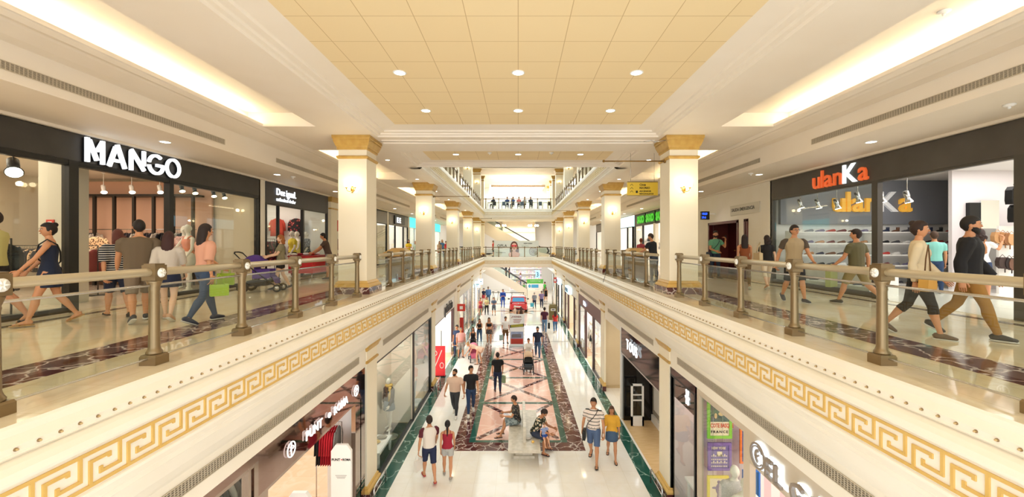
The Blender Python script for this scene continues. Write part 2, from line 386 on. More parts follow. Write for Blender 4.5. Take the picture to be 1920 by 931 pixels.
# ---- ceilings over the galleries
SOF = [(5.96, 4.0), (5.95, 4.06), (5.99, 3.99), (6.06, 3.95), (6.12, 3.955), (6.16, 3.98), (6.2, 3.95), (6.42, 3.88), (6.6, 3.86), (6.6, 3.36), (8.12, 3.36), (8.12, 3.31), (8.2, 3.31)]
COVES = []
yprev = YN
for c in COLY: COVES.append((yprev, c-.85)); yprev = c+1.6
def cove_ceiling(sd, z0, coves, ystart, yend):
    m = MB(); X = lambda x: sd*x
    def rect(x0, x1, y0, y1, z_): m.add([(X(x0), y0, z_), (X(x1), y0, z_), (X(x1), y1, z_), (X(x0), y1, z_)], [(0, 1, 2, 3)])
    rect(3.6, 4.72, ystart, yend, z0)
    y = ystart
    for (a, b) in coves:
        a = max(a, ystart)
        if a > y: rect(4.72, 5.96, y, a, z0)
        # recess: sloping inner side, flat top, ends
        tz = z0+.32
        m.add([(X(4.72), a, z0), (X(4.72), b, z0), (X(5.22), b, tz), (X(5.22), a, tz)], [(0, 1, 2, 3)])
        m.add([(X(5.22), a, tz), (X(5.22), b, tz), (X(6.3), b, tz), (X(6.3), a, tz)], [(0, 1, 2, 3)])
        m.add([(X(6.3), a, tz), (X(6.3), b, tz), (X(6.3), b, z0-.03), (X(6.3), a, z0-.03)], [(0, 1, 2, 3)])
        for e in (a, b): m.add([(X(4.72), e, z0), (X(5.22), e, tz), (X(6.3), e, tz), (X(6.3), e, z0), (X(5.96), e, z0)], [(0, 1, 2, 3, 4)])
        y = b
    if y < yend: rect(4.72, 5.96, y, yend, z0)
    m.sweep([(X(x), z0-4+zz) for x, zz in SOF], ystart, yend)
    return m
TUBE = mat('cove_tube_light', 'fff1c8', .5, emit='fff0cc', es=K_COVE)
for sd in (-1, 1):
    struct('ceiling', cove_ceiling(sd, 4.0, COVES, YN, 46.0), CREAM2)
    up = [(a, b) for a, b in COVES[2:]]
    struct('ceiling', cove_ceiling(sd, 8.95, up, 14.9, 46.0), CREAM2)
    for lv, z0, cs in ((0, 4.0, COVES), (1, 8.95, COVES[2:])):
        for i, (a, b) in enumerate(cs):
            t = MB(); t.cyl((sd*6.14, a+.1, z0+.07), (sd*6.14, b-.1, z0+.07), .025, 8)
            t.thing('cove_light_tube', TUBE, 'warm tube light hidden in the %s ceiling cove of the %s %s gallery' % (ORD[i], SN[sd], ('upper', 'top floor')[lv]), 'light', 'cove light tubes')
# ---- coffered ceiling over the near atrium
def frame_faces(m, x0, x1, y0, y1, X0, X1, Y0, Y1, z_a, z_b):
    """ring between an inner rectangle at z_b and an outer one at z_a"""
    I = [(x0, y0, z_b), (x1, y0, z_b), (x1, y1, z_b), (x0, y1, z_b)]; O = [(X0, Y0, z_a), (X1, Y0, z_a), (X1, Y1, z_a), (X0, Y1, z_a)]
    for i in range(4):
        j = (i+1) % 4; m.add([O[i], O[j], I[j], I[i]], [(0, 1, 2, 3)])
cc = MB()
for (ya, yb, ta, tb) in ((YN-3, 10.72, YN-2, 10.1), (12.35, 14.85, 13.0, 14.35)):
    X = 3.6
    frame_faces(cc, -X+.02, X-.02, ya+.02, yb-.02, -X, X, ya, yb, 4.0, 4.04)
    frame_faces(cc, -X+.09, X-.09, ya+.09, yb-.09, -X+.02, X-.02, ya+.02, yb-.02, 4.04, 4.045)
    frame_faces(cc, -X+.11, X-.11, ya+.11, yb-.11, -X+.09, X-.09, ya+.09, yb-.09, 4.045, 4.08)
    frame_faces(cc, -X+.22, X-.22, ya+.2, yb-.2, -X+.11, X-.11, ya+.11, yb-.11, 4.08, 4.085)
    frame_faces(cc, -X+.24, X-.24, ya+.22, yb-.22, -X+.22, X-.22, ya+.2, yb-.2, 4.085, 4.12)
    frame_faces(cc, -2.98, 2.98, ta, tb, -X+.24, X-.24, ya+.22, yb-.22, 4.12, 4.15)
    tc = MB(); tc.add([(-2.98, ta, 4.15), (2.98, ta, 4.15), (2.98, tb, 4.15), (-2.98, tb, 4.15)], [(0, 3, 2, 1)]); struct('ceiling', tc, TILEC)
bm_ = MB()
cc.sweep([(10.72, 4.0), (11.0, 4.0), (11.02, 3.975), (11.15, 3.97), (11.17, 3.94), (11.9, 3.94), (11.92, 3.97), (12.03, 3.975), (12.05, 4.0), (12.35, 4.0)], -3.6, 3.6, ax='x')
cc.sweep([(14.85, 4.0), (14.9, 4.0), (14.9, 4.9), (15.1, 4.9)], -3.6, 3.6, ax='x')
struct('ceiling', cc, CREAM2)
cu = MB(); cu.box(-16, 16, YN-3, 14.9, 4.45, 4.7); struct('ceiling', cu, CREAM2)
# top floor: wall over the near ceiling, roof with a glazed skylight over the atrium
wl = MB(); wl.box(-12, 12, 14.75, 14.9, 4.7, 9.3); struct('wall_near', wl, WHITE)
rf = MB()
for sd in (-1, 1): rf.box(sd*3.6, sd*12.1, 14.9, YB, 9.4, 9.5); rf.box(sd*3.6, sd*3.75, 14.9, 42, 8.95, 9.5)
rf.box(-3.6, 3.6, 42, YB, 9.4, 9.5)
rf.add([(-3.6, 42, 8.95), (3.6, 42, 8.95), (3.6, 46.4, 8.95), (-3.6, 46.4, 8.95)], [(0, 1, 2, 3)])
struct('ceiling', rf, CREAM2)
sk = MB()
for k in range(14): sk.box(-3.6, 3.6, 15+2*k, 15.08+2*k, 9.3, 9.42)
for x in (-2.4, -1.2, 0, 1.2, 2.4): sk.box(x-.03, x+.03, 14.9, 42, 9.3, 9.42)
so = struct('window_1', sk, WHITE)
sp = MB(); sp.box(-3.6, 3.6, 14.9, 42, 9.42, 9.43); p_ = sp.build('pane', GLASS, so)
# ---- outer walls
for sd in (-1, 1):
    w = MB(); w.box(sd*14.9, sd*15.05, YN, YB, -.3, 4.45); w.box(sd*11.9, sd*12.05, 14.9, YB, L2, 9.4); struct('wall_%s' % SN[sd], w, CREAM)
    w = MB(); w.box(sd*8.9, sd*9.0, YN, YB, GZ, -1.8); struct('wall_%s' % SN[sd], w, CREAM)
    w = MB(); w.box(sd*3.9, sd*9.0, YN, YB, -1.85, -1.8); struct('ceiling', w, WHITE)
w = MB(); w.box(-15, 15, YB, YB+.2, GZ, 9.5); struct('wall_back', w, WHITE)
w = MB(); w.box(-15, 15, YN-3, YN-2.9, 4.0, 4.5); struct('wall_front', w, CREAM)

# ================================================================== columns
def column(sd, c, z0, ztop, label, grp, big=True):
    w = .72; cx = sd*(3.84+w/2); cy = c+w/2
    r = empty('column', (cx, cy, z0), label, 'column', grp)
    def sq(mb, prof):
        mb.loft([[(cx-h, cy-h, zz), (cx+h, cy-h, zz), (cx+h, cy+h, zz), (cx-h, cy+h, zz)] for h, zz in prof], smooth=False)
    h = w/2
    m = MB(); sq(m, [(h+.11, z0), (h+.11, z0+.17)]); m.build('plinth', REDMARB, r)
    m = MB(); sq(m, [(h+.10, z0+.17), (h+.10, z0+.2), (h+.085, z0+.23), (h+.05, z0+.25), (h+.055, z0+.28), (h+.01, z0+.32), (h+.01, z0+.33)]); m.build('base', GOLD, r)
    m = MB(); sq(m, [(h, z0+.33), (h, ztop-.33)]); m.build('shaft', COLUMN, r)
    m = MB(); sq(m, [(h+.0, ztop-.58), (h+.02, ztop-.575), (h+.035, ztop-.55), (h+.04, ztop-.52), (h+.02, ztop-.50), (h, ztop-.495)]); m.build('necking', GOLD2, r)
    m = MB(); sq(m, [(h, ztop-.35), (h+.03, ztop-.33), (h+.03, ztop-.28), (h+.05, ztop-.26), (h+.085, ztop-.17), (h+.10, ztop-.13), (h+.10, ztop-.09), (h+.12, ztop-.07), (h+.12, ztop-.001)]); m.build('capital', GOLD2, r)
    return r
GLOBE = mat('sconce_globe', 'fff6dc', .3, emit='ffe9b8', es=9.0)
def sconce(x, y, zz, label, grp='sconces on the columns', light=True):
    r = empty('sconce', (x, y, zz), label, 'wall light', grp)
    m = MB(); m.sphere((x, y-.012, zz), .045, .02, .07, 12, 8); m.sphere((x, y-.02, zz-.08), .02, .02, .03, 8, 6); m.build('backplate', BRASS, r)
    for s in (-1, 1):
        m = MB(); m.tube([(x, y-.02, zz-.03), (x+s*.04, y-.07, zz-.08), (x+s*.09, y-.10, zz-.06), (x+s*.11, y-.11, zz-.0)], [.010, .010, .009, .008], 6)
        m.lathe([(.006, -.0), (.035, .012), (.03, .03)], (x+s*.11, y-.11, zz), 10); m.build('arm', BRASS, r)
        m = MB(); m.sphere((x+s*.11, y-.11, zz+.085), .06, nu=12, nv=8); m.build('globe', GLOBE, r)
    if light: point_light((x, y-.3, zz+.09), K_SCONCE)
    return r
for sd in (-1, 1):
    for i, c in enumerate(COLY):
        column(sd, c, 0, 4.0, '%s cream square column of the %s gallery, gold capital and dark marble plinth' % (ORD[i], SN[sd]), 'gallery columns')
        if c > 12: column(sd, c, L2, 8.95, '%s cream column on the top floor, %s side of the atrium' % (ORD[i-1], SN[sd]), 'top floor columns')
        sconce(sd*4.2, c, 2.66, 'brass two-globe sconce on the %s column of the %s gallery' % (ORD[i], SN[sd]))
        if c > 12: sconce(sd*4.2, c, L2+2.7, 'brass sconce on the %s top floor column on the %s' % (ORD[i-1], SN[sd]), 'top floor sconces', False)
    for j, c in enumerate((46.9,)):
        column(sd, c, 0, 4.0, 'cream column behind the cross bridge on the %s' % SN[sd], 'gallery columns')
        column(sd, c, L2, 8.95, 'cream column behind the top floor bridge on the %s' % SN[sd], 'top floor columns')
    # pilasters of the ground floor, flush with the shopfronts
    for i, c in enumerate([2.6]+COLY):
        if c < 4: continue
        r = empty('pilaster', (sd*3.84, c+.36, GZ), '%s cream pilaster between the ground floor shops on the %s' % (ORD[i-1], SN[sd]), 'pilaster', 'ground floor pilasters')
        def sq(mb, prof): mb.loft([[(sd*3.9, c-e, zz), (sd*(3.84-e), c-e, zz), (sd*(3.84-e), c+.72+e, zz), (sd*3.9, c+.72+e, zz)] for e, zz in prof], smooth=False)
        m = MB(); sq(m, [(.10, GZ), (.10, GZ+.22)]); m.build('plinth', REDMARB, r)
        m = MB(); sq(m, [(.10, GZ+.22), (.10, GZ+.27), (.05, GZ+.31), (.055, GZ+.34), (.02, GZ+.38)]); m.build('base', GOLD, r)
        m = MB(); sq(m, [(.015, GZ+.38), (.015, -1.30)]); m.build('shaft', COLUMN, r)
        m = MB(); sq(m, [(.015, -1.78), (.05, -1.76), (.05, -1.72), (.015, -1.70)]); m.build('necking', GOLD2, r)
        m = MB(); sq(m, [(.015, -1.47), (.04, -1.45), (.07, -1.38), (.09, -1.35), (.10, -1.28)]); m.build('capital', GOLD2, r)
        # steel guard rail at its foot
        m = MB(); xx = sd*3.62
        m.tube([(xx, c-.1, GZ), (xx, c-.1, GZ+.34), (xx, c-.05, GZ+.38), (xx, c+.77, GZ+.38), (xx, c+.82, GZ+.34), (xx, c+.82, GZ)], .022, 8)
        m.tube([(xx, c-.1, GZ+.2), (xx, c+.82, GZ+.2)], .014, 6)
        m.thing('guard_rail', STEEL, 'steel trolley guard rail at the foot of the %s ground floor pilaster on the %s' % (ORD[i-1], SN[sd]), 'guard rail', 'guard rails')

# ================================================================== railings
def post_mb(x, y, z0, light=False):
    m = MB()
    m.loft([[(x-h, y-h, zz), (x+h, y-h, zz), (x+h, y+h, zz), (x-h, y+h, zz)] for h, zz in ((.085, z0), (.085, z0+.085), (.075, z0+.105))], smooth=False)
    m.lathe([(.07, z0+.10), (.075, z0+.125), (.06, z0+.15), (.052, z0+.18), (.049, z0+.5), (.046, z0+.76), (.052, z0+.785), (.048, z0+.80), (.066, z0+.85), (.072, z0+.875)], (x, y, 0), 14)
    m.box(x-.072, x+.072, y-.072, y+.072, z0+.875, z0+1.035)
    m.box(x-.06, x+.06, y-.06, y+.06, z0+1.035, z0+1.05)
    return m
ROS = mat('white_rosette', 'f0ede4', .35)
def railing(sd, ys, y0, y1, label, z0=0.0, grp='gallery railings'):
    x = sd*3.82; r = empty('railing', (x, (y0+y1)/2, z0), label, 'railing', grp)
    for y in ys:
        p = post_mb(x, y, z0).build('post', BRONZE, r)
        m = MB(); fx = x-sd*.0745; m.cyl((fx, y, z0+.955), (fx-sd*.008, y, z0+.955), .05, 14)
        for k in range(6):
            a = k*PI/3; m.tube([(fx-sd*.008, y, z0+.955), (fx-sd*.012, y+.04*math.cos(a), z0+.955+.04*math.sin(a))], .009, 5)
        m.build('rosette', ROS, p)
    m = MB(); m.cyl((x, y0, z0+.962), (x, y1, z0+.962), .042, 12); m.build('handrail', RAILM, r)
    m = MB(); gx = x+sd*.0
    m.cyl((gx, y0, z0+.825), (gx, y1, z0+.825), .013, 8); m.cyl((gx, y0, z0+.07), (gx, y1, z0+.07), .011, 8); m.build('glass_rail', STEEL, r)
    pts = sorted(set([y0]+list(ys)+[y1]))
    for a, b in zip(pts, pts[1:]):
        if b-a < .3: continue
        m = MB(); m.box(gx-.005, gx+.005, a+.06, b-.06, z0+.075, z0+.82); m.build('glass_panel', GLASSG, r)
    return r
for sd in (-1, 1):
    railing(sd, [1.66, 3.03, 4.39, 5.78, 7.17, 8.56, 9.92], -1.0, 9.99, 'bronze and glass railing of the %s gallery, nearest the camera' % SN[sd])
    for i, c in enumerate(COLY[:4]):
        railing(sd, [c+1.87+1.36*k+.62*(k == 9) for k in range(5)], c+.84, c+7.36, '%s railing of the %s gallery, behind the %s column' % (ORD[i+1], SN[sd], ORD[i]))
        if i: railing(sd, [c+.95+1.3*k for k in range(6)], c+.84, c+7.5, 'top floor railing on the %s, behind its %s column' % (SN[sd], ORD[i-1]), L2, 'top floor railings')
    railing(sd, [15.2, 16.5, 17.6], 15.0, 17.8, 'short top floor railing on the %s before its nearest column' % SN[sd], L2, 'top floor railings')
def bridge_rail(z0, label):
    y = 42.05; r = empty('railing', (0, y, z0), label, 'railing', 'bridge railings')
    for k in range(6):
        x = -3.25+1.3*k
        m = MB(); m.box(x-.06, x+.06, y-.06, y+.06, z0, z0+.1); m.cyl((x, y, z0+.1), (x, y, z0+.9), .04, 10); m.box(x-.055, x+.055, y-.055, y+.055, z0+.9, z0+1.05); m.build('post', BRONZE, r)
    m = MB(); m.cyl((-3.5, y, z0+.97), (3.5, y, z0+.97), .035, 10); m.build('handrail', BRONZE, r)
    m = MB(); m.box(-3.4, 3.4, y-.005, y+.005, z0+.08, z0+.8); m.build('glass_panel', GLASSG, r)
bridge_rail(0, 'bronze and glass railing across the front of the cross bridge')
bridge_rail(L2, 'bronze railing across the top floor bridge before the cafe tables')
# ================================================================== ledge bulbs
bm = MB(); bm.lathe([(.013, 0), (.013, .006), (.010, .010)], (0, 0, 0), 8, 0); bm.sphere((0, 0, .014), .009, .009, .011, 8, 6, 1)
bm.xf = None
bulb = bm.mesh('ledge_bulb', [mat('bulb_socket', '8a6f48', .5, .2), mat('frosted_bulb', 'b89c6c', .35)])
for sd in (-1, 1):
    for k in range(150):
        y = 2.72+.14*k*(1+.0)
        o = bpy.data.objects.new('ledge_bulb', bulb); o.location = (sd*3.44, y, -.152); o.rotation_euler = (0, -sd*PI/2, 0); C.objects.link(o)
        tag(o, 'tiny bulb in the long row along the %s gallery ledge' % SN[sd], 'bulb', 'ledge bulbs on the %s' % SN[sd])
    far = MB()
    for k in range(130):
        y = 2.72+.14*(150+k); far.box(sd*3.44, sd*3.42, y-.012, y+.012, -.165, -.14)
    o = far.build('ledge_bulbs', mat('bulb_socket')); tag(o, 'far run of tiny bulbs along the %s gallery ledge' % SN[sd], 'bulbs', None, 'stuff')

# ================================================================== ceiling fittings
DIFF = mat('downlight_diffuser', 'ffffff', .4, emit='fff6e0', es=9.0)
_dl = {}
def downlight(x, y, zz, label, grp, power=K_DOWN, r=.095):
    o = empty('downlight', (x, y, zz), label, 'ceiling light', grp)
    if r not in _dl:
        m = MB(); m.lathe([(r*1.18, 0), (r*1.18, -.008), (r*.95, -.012), (r*.93, -.002)], (0, 0, 0), 20); a = m.mesh('trim_ring', WHITE)
        m = MB(); m.lathe([(r*.93, -.003), (r*.92, -.007)], (0, 0, 0), 20); b = m.mesh('diffuser', DIFF); _dl[r] = (a, b)
    for nm, me in zip(('trim_ring', 'diffuser'), _dl[r]):
        c = bpy.data.objects.new(nm, me); C.objects.link(c); c.parent = o
    if power: spot_light((x, y, zz-.03), power)
    return o
for j, y in enumerate((7.06, 9.06)):
    for i, x in enumerate((-2, 0, 2)):
        downlight(x, y, 4.15, '%s round downlight in the %s row of the tiled ceiling' % (('left', 'middle', 'right')[i], ('near', 'far')[j]), 'tiled ceiling downlights')
for y in (1.1, 3.1):
    for x in (-2, 0, 2): spot_light((x, y, 4.1), K_DOWN)
for i, x in enumerate((-2, 0, 2)): downlight(x, 13.45, 4.15, '%s downlight in the small tiled ceiling beyond the beam' % ('left', 'middle', 'right')[i], 'far tiled ceiling downlights')
for sd in (-1, 1):
    for i in range(9):
        y = 4.6+4.0*i
        downlight(sd*7.26, y, 3.36, '%s downlight in the soffit along the %s shops' % (ORD[i], SN[sd]), 'soffit downlights', K_DOWN*.55)
        if i > 1: downlight(sd*4.25, y+1.0, 4.0, '%s downlight near the %s atrium edge' % (ORD[i-2], SN[sd]), 'edge downlights', K_DOWN*.3, .07)
def vent_mb(L, h=.12, pitch=.05):
    m = MB(); m.box(0, L, -.012, 0, 0, .012, 0); m.box(0, L, -.012, 0, h-.012, h, 0); m.box(0, .012, -.012, 0, 0, h, 0); m.box(L-.012, L, -.012, 0, 0, h, 0)
    m.box(.012, L-.012, -.002, 0, .012, h-.012, 1)
    for k in range(5): zz = .022+k*(h-.04)/4.6; m.box(.012, L-.012, -.010, -.002, zz, zz+.007, 0)
    n = int(L/pitch)
    for k in range(n): m.box(.02+k*pitch, .02+k*pitch+.008, -.011, -.002, .012, h-.012, 0)
    return m
VM = [mat('vent_metal', 'c9bda8', .5, .2), mat('vent_dark', '6b6256', .8)]
def vent(X, y0, y1, zz, sd, label, h=.12):
    m = vent_mb(y1-y0, h); F = frame((sd*X, y0 if sd < 0 else y1, zz), side_right(sd)); m.v = [F @ v for v in m.v]
    m.thing('air_vent', VM, label, 'vent', 'slot vents')
for sd in (-1, 1):
    for i, (a, b) in enumerate(((-1, 9.4), (11.4, 17.4), (19.4, 25.4), (27.4, 33.4), (35.4, 41.4))):
        vent(6.598, a, b, 3.49, sd, '%s slot vent high on the ceiling step of the %s gallery' % (ORD[i], SN[sd]), .12)
    for i, (a, b) in enumerate(((2.6, 10.1), (11.9, 17.9), (19.9, 25.9), (27.9, 33.9))):
        vent(3.849, a, b, -1.63, sd, '%s slot vent over the ground floor shops on the %s' % (ORD[i], SN[sd]), .16)
# sprinklers and detectors
for i, (x, y, zz, lb) in enumerate(((5.6, 5.5, 4.32, 'camera dome in the right ceiling cove'), (7.4, 6.3, 3.36, 'round speaker in the right soffit near the frame edge'), (-7.0, 13.0, 3.36, 'round detector in the left soffit'), (6.9, 12.4, 3.36, 'round detector in the right soffit'), (-.9, 13.2, 4.15, 'left sprinkler in the far tiled ceiling'), (1.05, 13.2, 4.15, 'right sprinkler in the far tiled ceiling'))):
    m = MB(); m.lathe([(.07, 0), (.075, -.015), (.05, -.03), (.03, -.035)], (x, y, zz), 14); m.lathe([(.02, -.03), (.02, -.06), (.01, -.07)], (x, y, zz), 8)
    m.thing('ceiling_detector', WHITE, lb, 'detector')
# brass banner poles and the cable between the nearest columns
for sd, i in ((1, 0), (-1, 1), (1, 2), (-1, 3)):
    c = COLY[i]; m = MB(); m.cyl((sd*3.84, c+.3, 3.42), (sd*2.25, c+.3, 3.42), .016, 8); m.sphere((sd*2.23, c+.3, 3.42), .035, nu=8, nv=6); m.cyl((sd*3.84, c+.3, 3.42), (sd*3.80, c+.3, 3.42), .05, 10)
    m.thing('banner_pole', mat('dark_brass', '8a6a35', .4, .8), 'dark brass banner pole on the %s column of the %s gallery' % (ORD[i], SN[sd]), 'pole', 'banner poles')
m = MB(); m.tube([(-3.75, 10.5, 3.84), (-1.8, 10.5, 3.80), (0, 10.5, 3.785), (1.8, 10.5, 3.80), (3.2, 10.5, 3.83), (3.78, 10.5, 3.86)], .004, 5)
m.tube([(3.15, 10.5, 3.83), (3.35, 10.5, 3.86), (3.45, 10.5, 3.82), (3.7, 10.5, 3.87)], .012, 6)
m.thing('hanging_cable', STEEL, 'thin steel cable strung between the two nearest columns', 'cable')
m = MB(); m.tube([(3.55, 17.0, .01), (3.6, 17.1, .25), (3.64, 17.3, .4), (3.5, 16.8, .02), (3.36, 16.6, -.3)], .008, 6)
m.thing('power_cable', BLACK, 'thin black cable hanging over the right ledge by the second railing', 'cable')
# ================================================================== people
def remeshed(mb, voxel, smooth=2, fac=.5):
    me = mb.mesh('tmp', WHITE); o = bpy.data.objects.new('tmp', me); C.objects.link(o)
    r = o.modifiers.new('r', 'REMESH'); r.mode = 'VOXEL'; r.voxel_size = voxel; r.use_smooth_shade = True
    if smooth: q = o.modifiers.new('s', 'SMOOTH'); q.factor = fac; q.iterations = smooth
    dg = bpy.context.evaluated_depsgraph_get(); e = o.evaluated_get(dg); m2 = e.to_mesh()
    vs = [v.co.copy() for v in m2.vertices]; fs = [tuple(p.vertices) for p in m2.polygons]
    e.to_mesh_clear(); bpy.data.objects.remove(o); bpy.data.meshes.remove(me)
    out = MB(); out.add(vs, fs, 0, True); return out
D2R = math.radians
SKINS = {'light': 'e3b08e', 'tan': 'c98f68', 'olive': 'b97f5a', 'pale': 'ecc3a6', 'dark': '8a5a3e', 'mannequin': 'ece4d6'}
def cloth(c):
    if isinstance(c, str): return noisy('cloth_'+c, c, c, 8, .85)
    return c
WALK = dict(L=(19, 5, 2), R=(-12, 22, 2), la=(-20, 6, 12), ra=(22, 6, 18))
WALK2 = dict(R=(19, 5, 2), L=(-12, 22, 2), ra=(-20, 6, 12), la=(22, 6, 18))
STEP = dict(L=(12, 4, 2), R=(-8, 12, 2), la=(-8, 6, 12), ra=(12, 6, 14))
STAND = dict(L=(2, 2, 4), R=(-1, 2, 5), la=(0, 7, 8), ra=(2, 7, 10))
PHONE = dict(L=(2, 2, 4), R=(-1, 2, 5), la=(25, 8, 70, 30), ra=(20, 8, 75, 30))
PUSH = dict(L=(18, 6, 2), R=(-10, 18, 2), la=(30, 8, 45, 5), ra=(30, 8, 45, 5))
def person(X, Y, z0, H, heading, label, pose=STAND, sex='m', skin='tan', hair=('short', '241a14'), top=('tee', '333333'), bottom=('long', '2b3550'),
           shoes='3a3a3a', vox=.013, wide=1.0, belly=0., lean=0, yaw=0, nod=0, beard=False, seat=None, name='person', category='person', group=None, specs=False):
    """a figure facing local +y; heading in degrees turns it (0 = away from the camera, 180 = towards it, 90 = left)"""
    F_ = sex == 'f'
    sh = (.098 if F_ else .112)*wide*.99; hipx = .05*(1.05 if F_ else 1)
    ln = D2R(lean)
    P = {}
    def rot_lean(v, a=None):   # lean about the hips
        a = ln if a is None else a
        y, z_ = v.y, v.z-.52
        return Vector((v.x, y*math.cos(a)+z_*math.sin(a), .52-y*math.sin(a)+z_*math.cos(a)))
    feet = []
    for s, k in ((-1, 'L'), (1, 'R')):
        th, kn, ab = pose[k][:3]; fp = pose[k][3] if len(pose[k]) > 3 else None
        hp = Vector((s*hipx, 0, .515)); d1 = Vector((s*math.sin(D2R(ab)), math.sin(D2R(th)), -math.cos(D2R(th)))).normalized()
        knee = hp+d1*.237; sa = th-kn
        d2 = Vector((s*math.sin(D2R(ab))*.3, math.sin(D2R(sa)), -math.cos(D2R(sa)))).normalized(); ank = knee+d2*.237
        if fp is None: fp = 0 if sa > -20 else min(35, -sa-8)
        fd = Vector((s*.12, math.cos(D2R(fp)), -math.sin(D2R(fp)))).normalized(); fu = Vector((0, math.sin(D2R(fp)), math.cos(D2R(fp))))
        sole = ank - fu*.042
        low = min((sole-fd*.035).z, (sole+fd*.105).z)
        P[k] = (hp, knee, ank, fd, fu, sole); feet.append(low)
    dz = -min(feet) if seat is None else (seat/H - .515 + .065)
    sv = Vector((0, 0, dz))
    for k in 'LR': P[k] = tuple((v+sv if i in (0, 1, 2, 5) else v) for i, v in enumerate(P[k]))
    up = lambda v: rot_lean(Vector(v))+sv
    arms = {}
    for s, k in ((-1, 'la'), (1, 'ra')):
        pt, ab, el = pose[k][:3]; inn = pose[k][3] if len(pose[k]) > 3 else 5
        so = up((s*sh, 0, .797))
        pt2 = pt - lean*.6
        d1 = Vector((s*math.sin(D2R(ab)), math.cos(D2R(ab))*math.sin(D2R(pt2)), -math.cos(D2R(ab))*math.cos(D2R(pt2))))
        e_ = so+d1*.172; pf = pt2+el; af = ab-inn
        d2 = Vector((s*math.sin(D2R(af)), math.cos(D2R(af))*math.sin(D2R(pf)), -math.cos(D2R(af))*math.cos(D2R(pf))))
        w_ = e_+d2*.15; arms[k] = (so, e_, w_, d2)
    sc = H
    fat = lambda z_: 1+belly*math.exp(-((z_-.63)/.09)**2)
    if F_: TR = [(.475, .055, .05, 0), (.50, .088, .062, -.004), (.525, .097, .067, -.006), (.56, .092, .062, -.004), (.60, .076, .052, 0), (.63, .070, .049, 0), (.67, .078, .054, .002), (.72, .088, .066, .008), (.75, .090, .064, .008), (.785, .094, .052, 0), (.812, .076, .042, -.002), (.830, .046, .036, -.004), (.842, .034, .033, -.003)]
    else: TR = [(.475, .055, .05, 0), (.50, .083, .060, -.002), (.525, .089, .063, -.004), (.56, .088, .060, -.002), (.60, .083, .057, 0), (.64, .083, .057, .002), (.69, .094, .062, .004), (.74, .106, .066, .005), (.775, .110, .062, .002), (.798, .104, .054, 0), (.815, .080, .046, -.002), (.832, .052, .04, -.004), (.845, .038, .036, -.003)]
    def ring(c, rx, ry, lz=None, n=14):
        pts = []
        for i in range(n):
            a = 2*PI*i/n; pts.append((up((c[0]+rx*math.cos(a), c[1]+ry*math.sin(a), c[2])))*sc)
        return pts
    def torso(mb, a=0, b=99, g=0., kx=1.0, flare=0):
        rr = [ring((0, y, z_), (rx*wide*fat(z_)*kx+g), (ry*fat(z_)**1.6*kx+g)) for z_, rx, ry, y in TR if a <= z_ <= b]
        mb.loft(rr)
    NK = [up((0, -.004, .80)), up((0, 0, .84)), up((0, .008, .885))]
    def limb(mb, pts, rs, n=10, g=0.): mb.tube([p*sc for p in pts], [((r[0]+g)*sc, (r[1]+g)*sc) if isinstance(r, tuple) else (r+g)*sc for r in rs], n, side=(1, 0, 0))
    fw = .90 if F_ else 1.0
    def leg(mb, k, g=0., upto=2, flare=0):
        hp, kn_, an, fd, fu, so = P[k]; A = hp+Vector((0, 0, .01))
        l1 = lambda t: A.lerp(kn_, t); l2 = lambda t: kn_.lerp(an, t); bk = Vector((0, -.006, 0))
        pts = [A, l1(.25), l1(.55), l1(.85), kn_, l2(.12), l2(.32)+bk, l2(.6)+bk*.6, l2(.88), l2(1.0)]; r = [.054, .052, .043, .034, .032, .031, .034, .026, .019, .02]
        r = [q*(wide**.5)*(1.03 if F_ and i < 3 else 1) for i, q in enumerate(r)]
        cut = {0: 3, 1: 5, 2: 9, 1.5: 7, .5: 4}[upto]
        if upto == 0: pts = pts[:3]; r = r[:3]
        elif cut < 9: pts = pts[:cut]; r = r[:cut]
        else: pts = pts[:9]+[l2(.99)]
        if flare: r = [q+flare*i/len(r) for i, q in enumerate(r)]
        limb(mb, pts, r, 10, g)
    def arm(mb, k, g=0., t=1.0, full=False):
        so, e_, w_, d2 = arms[k]; q = lambda t_: so.lerp(e_, t_); q2 = lambda t_: e_.lerp(w_, t_); ins = Vector((-so.x*.25, 0, .002))
        pts = [so+ins*1.5+Vector((0, 0, .004)), so+ins*.55-Vector((0, 0, .001)), q(.12), q(.35), q(.7), e_, q2(.25), q2(.6), q2(.95)]; r = [.016, .0265, .0305, .0275, .0245, .022, .0235, .019, .0145]
        r = [x*fw*(wide**.6) for x in r]
        if not full:
            n = {.3: 4, .5: 5, .8: 6, 1: 9}[t]; pts = pts[:n]; r = r[:n]
            if t < .8: pts[-1] = q(.62 if t == .5 else .3)
        limb(mb, pts, r, 9, g)
    # ---- body
    B = MB(); torso(B); limb(B, NK, [.036*fw, .033*fw, .031*fw], 10)
    for k in 'LR':
        leg(B, k); hp, kn_, an, fd, fu, so = P[k]
        s_ = lambda t, h_: (so+fd*t+fu*h_)
        B.tube([p*sc for p in (s_(-.033, .022), s_(-.01, .026), s_(.03, .022), s_(.07, .014), s_(.10, .010))], [(.017*sc, .02*sc), (.02*sc, .024*sc), (.022*sc, .019*sc), (.024*sc, .011*sc), (.016*sc, .007*sc)], 10, side=(1, 0, 0))
    for k in ('la', 'ra'):
        arm(B, k, full=True); so, e_, w_, d2 = arms[k]
    B = remeshed(B, vox, 2, .4)
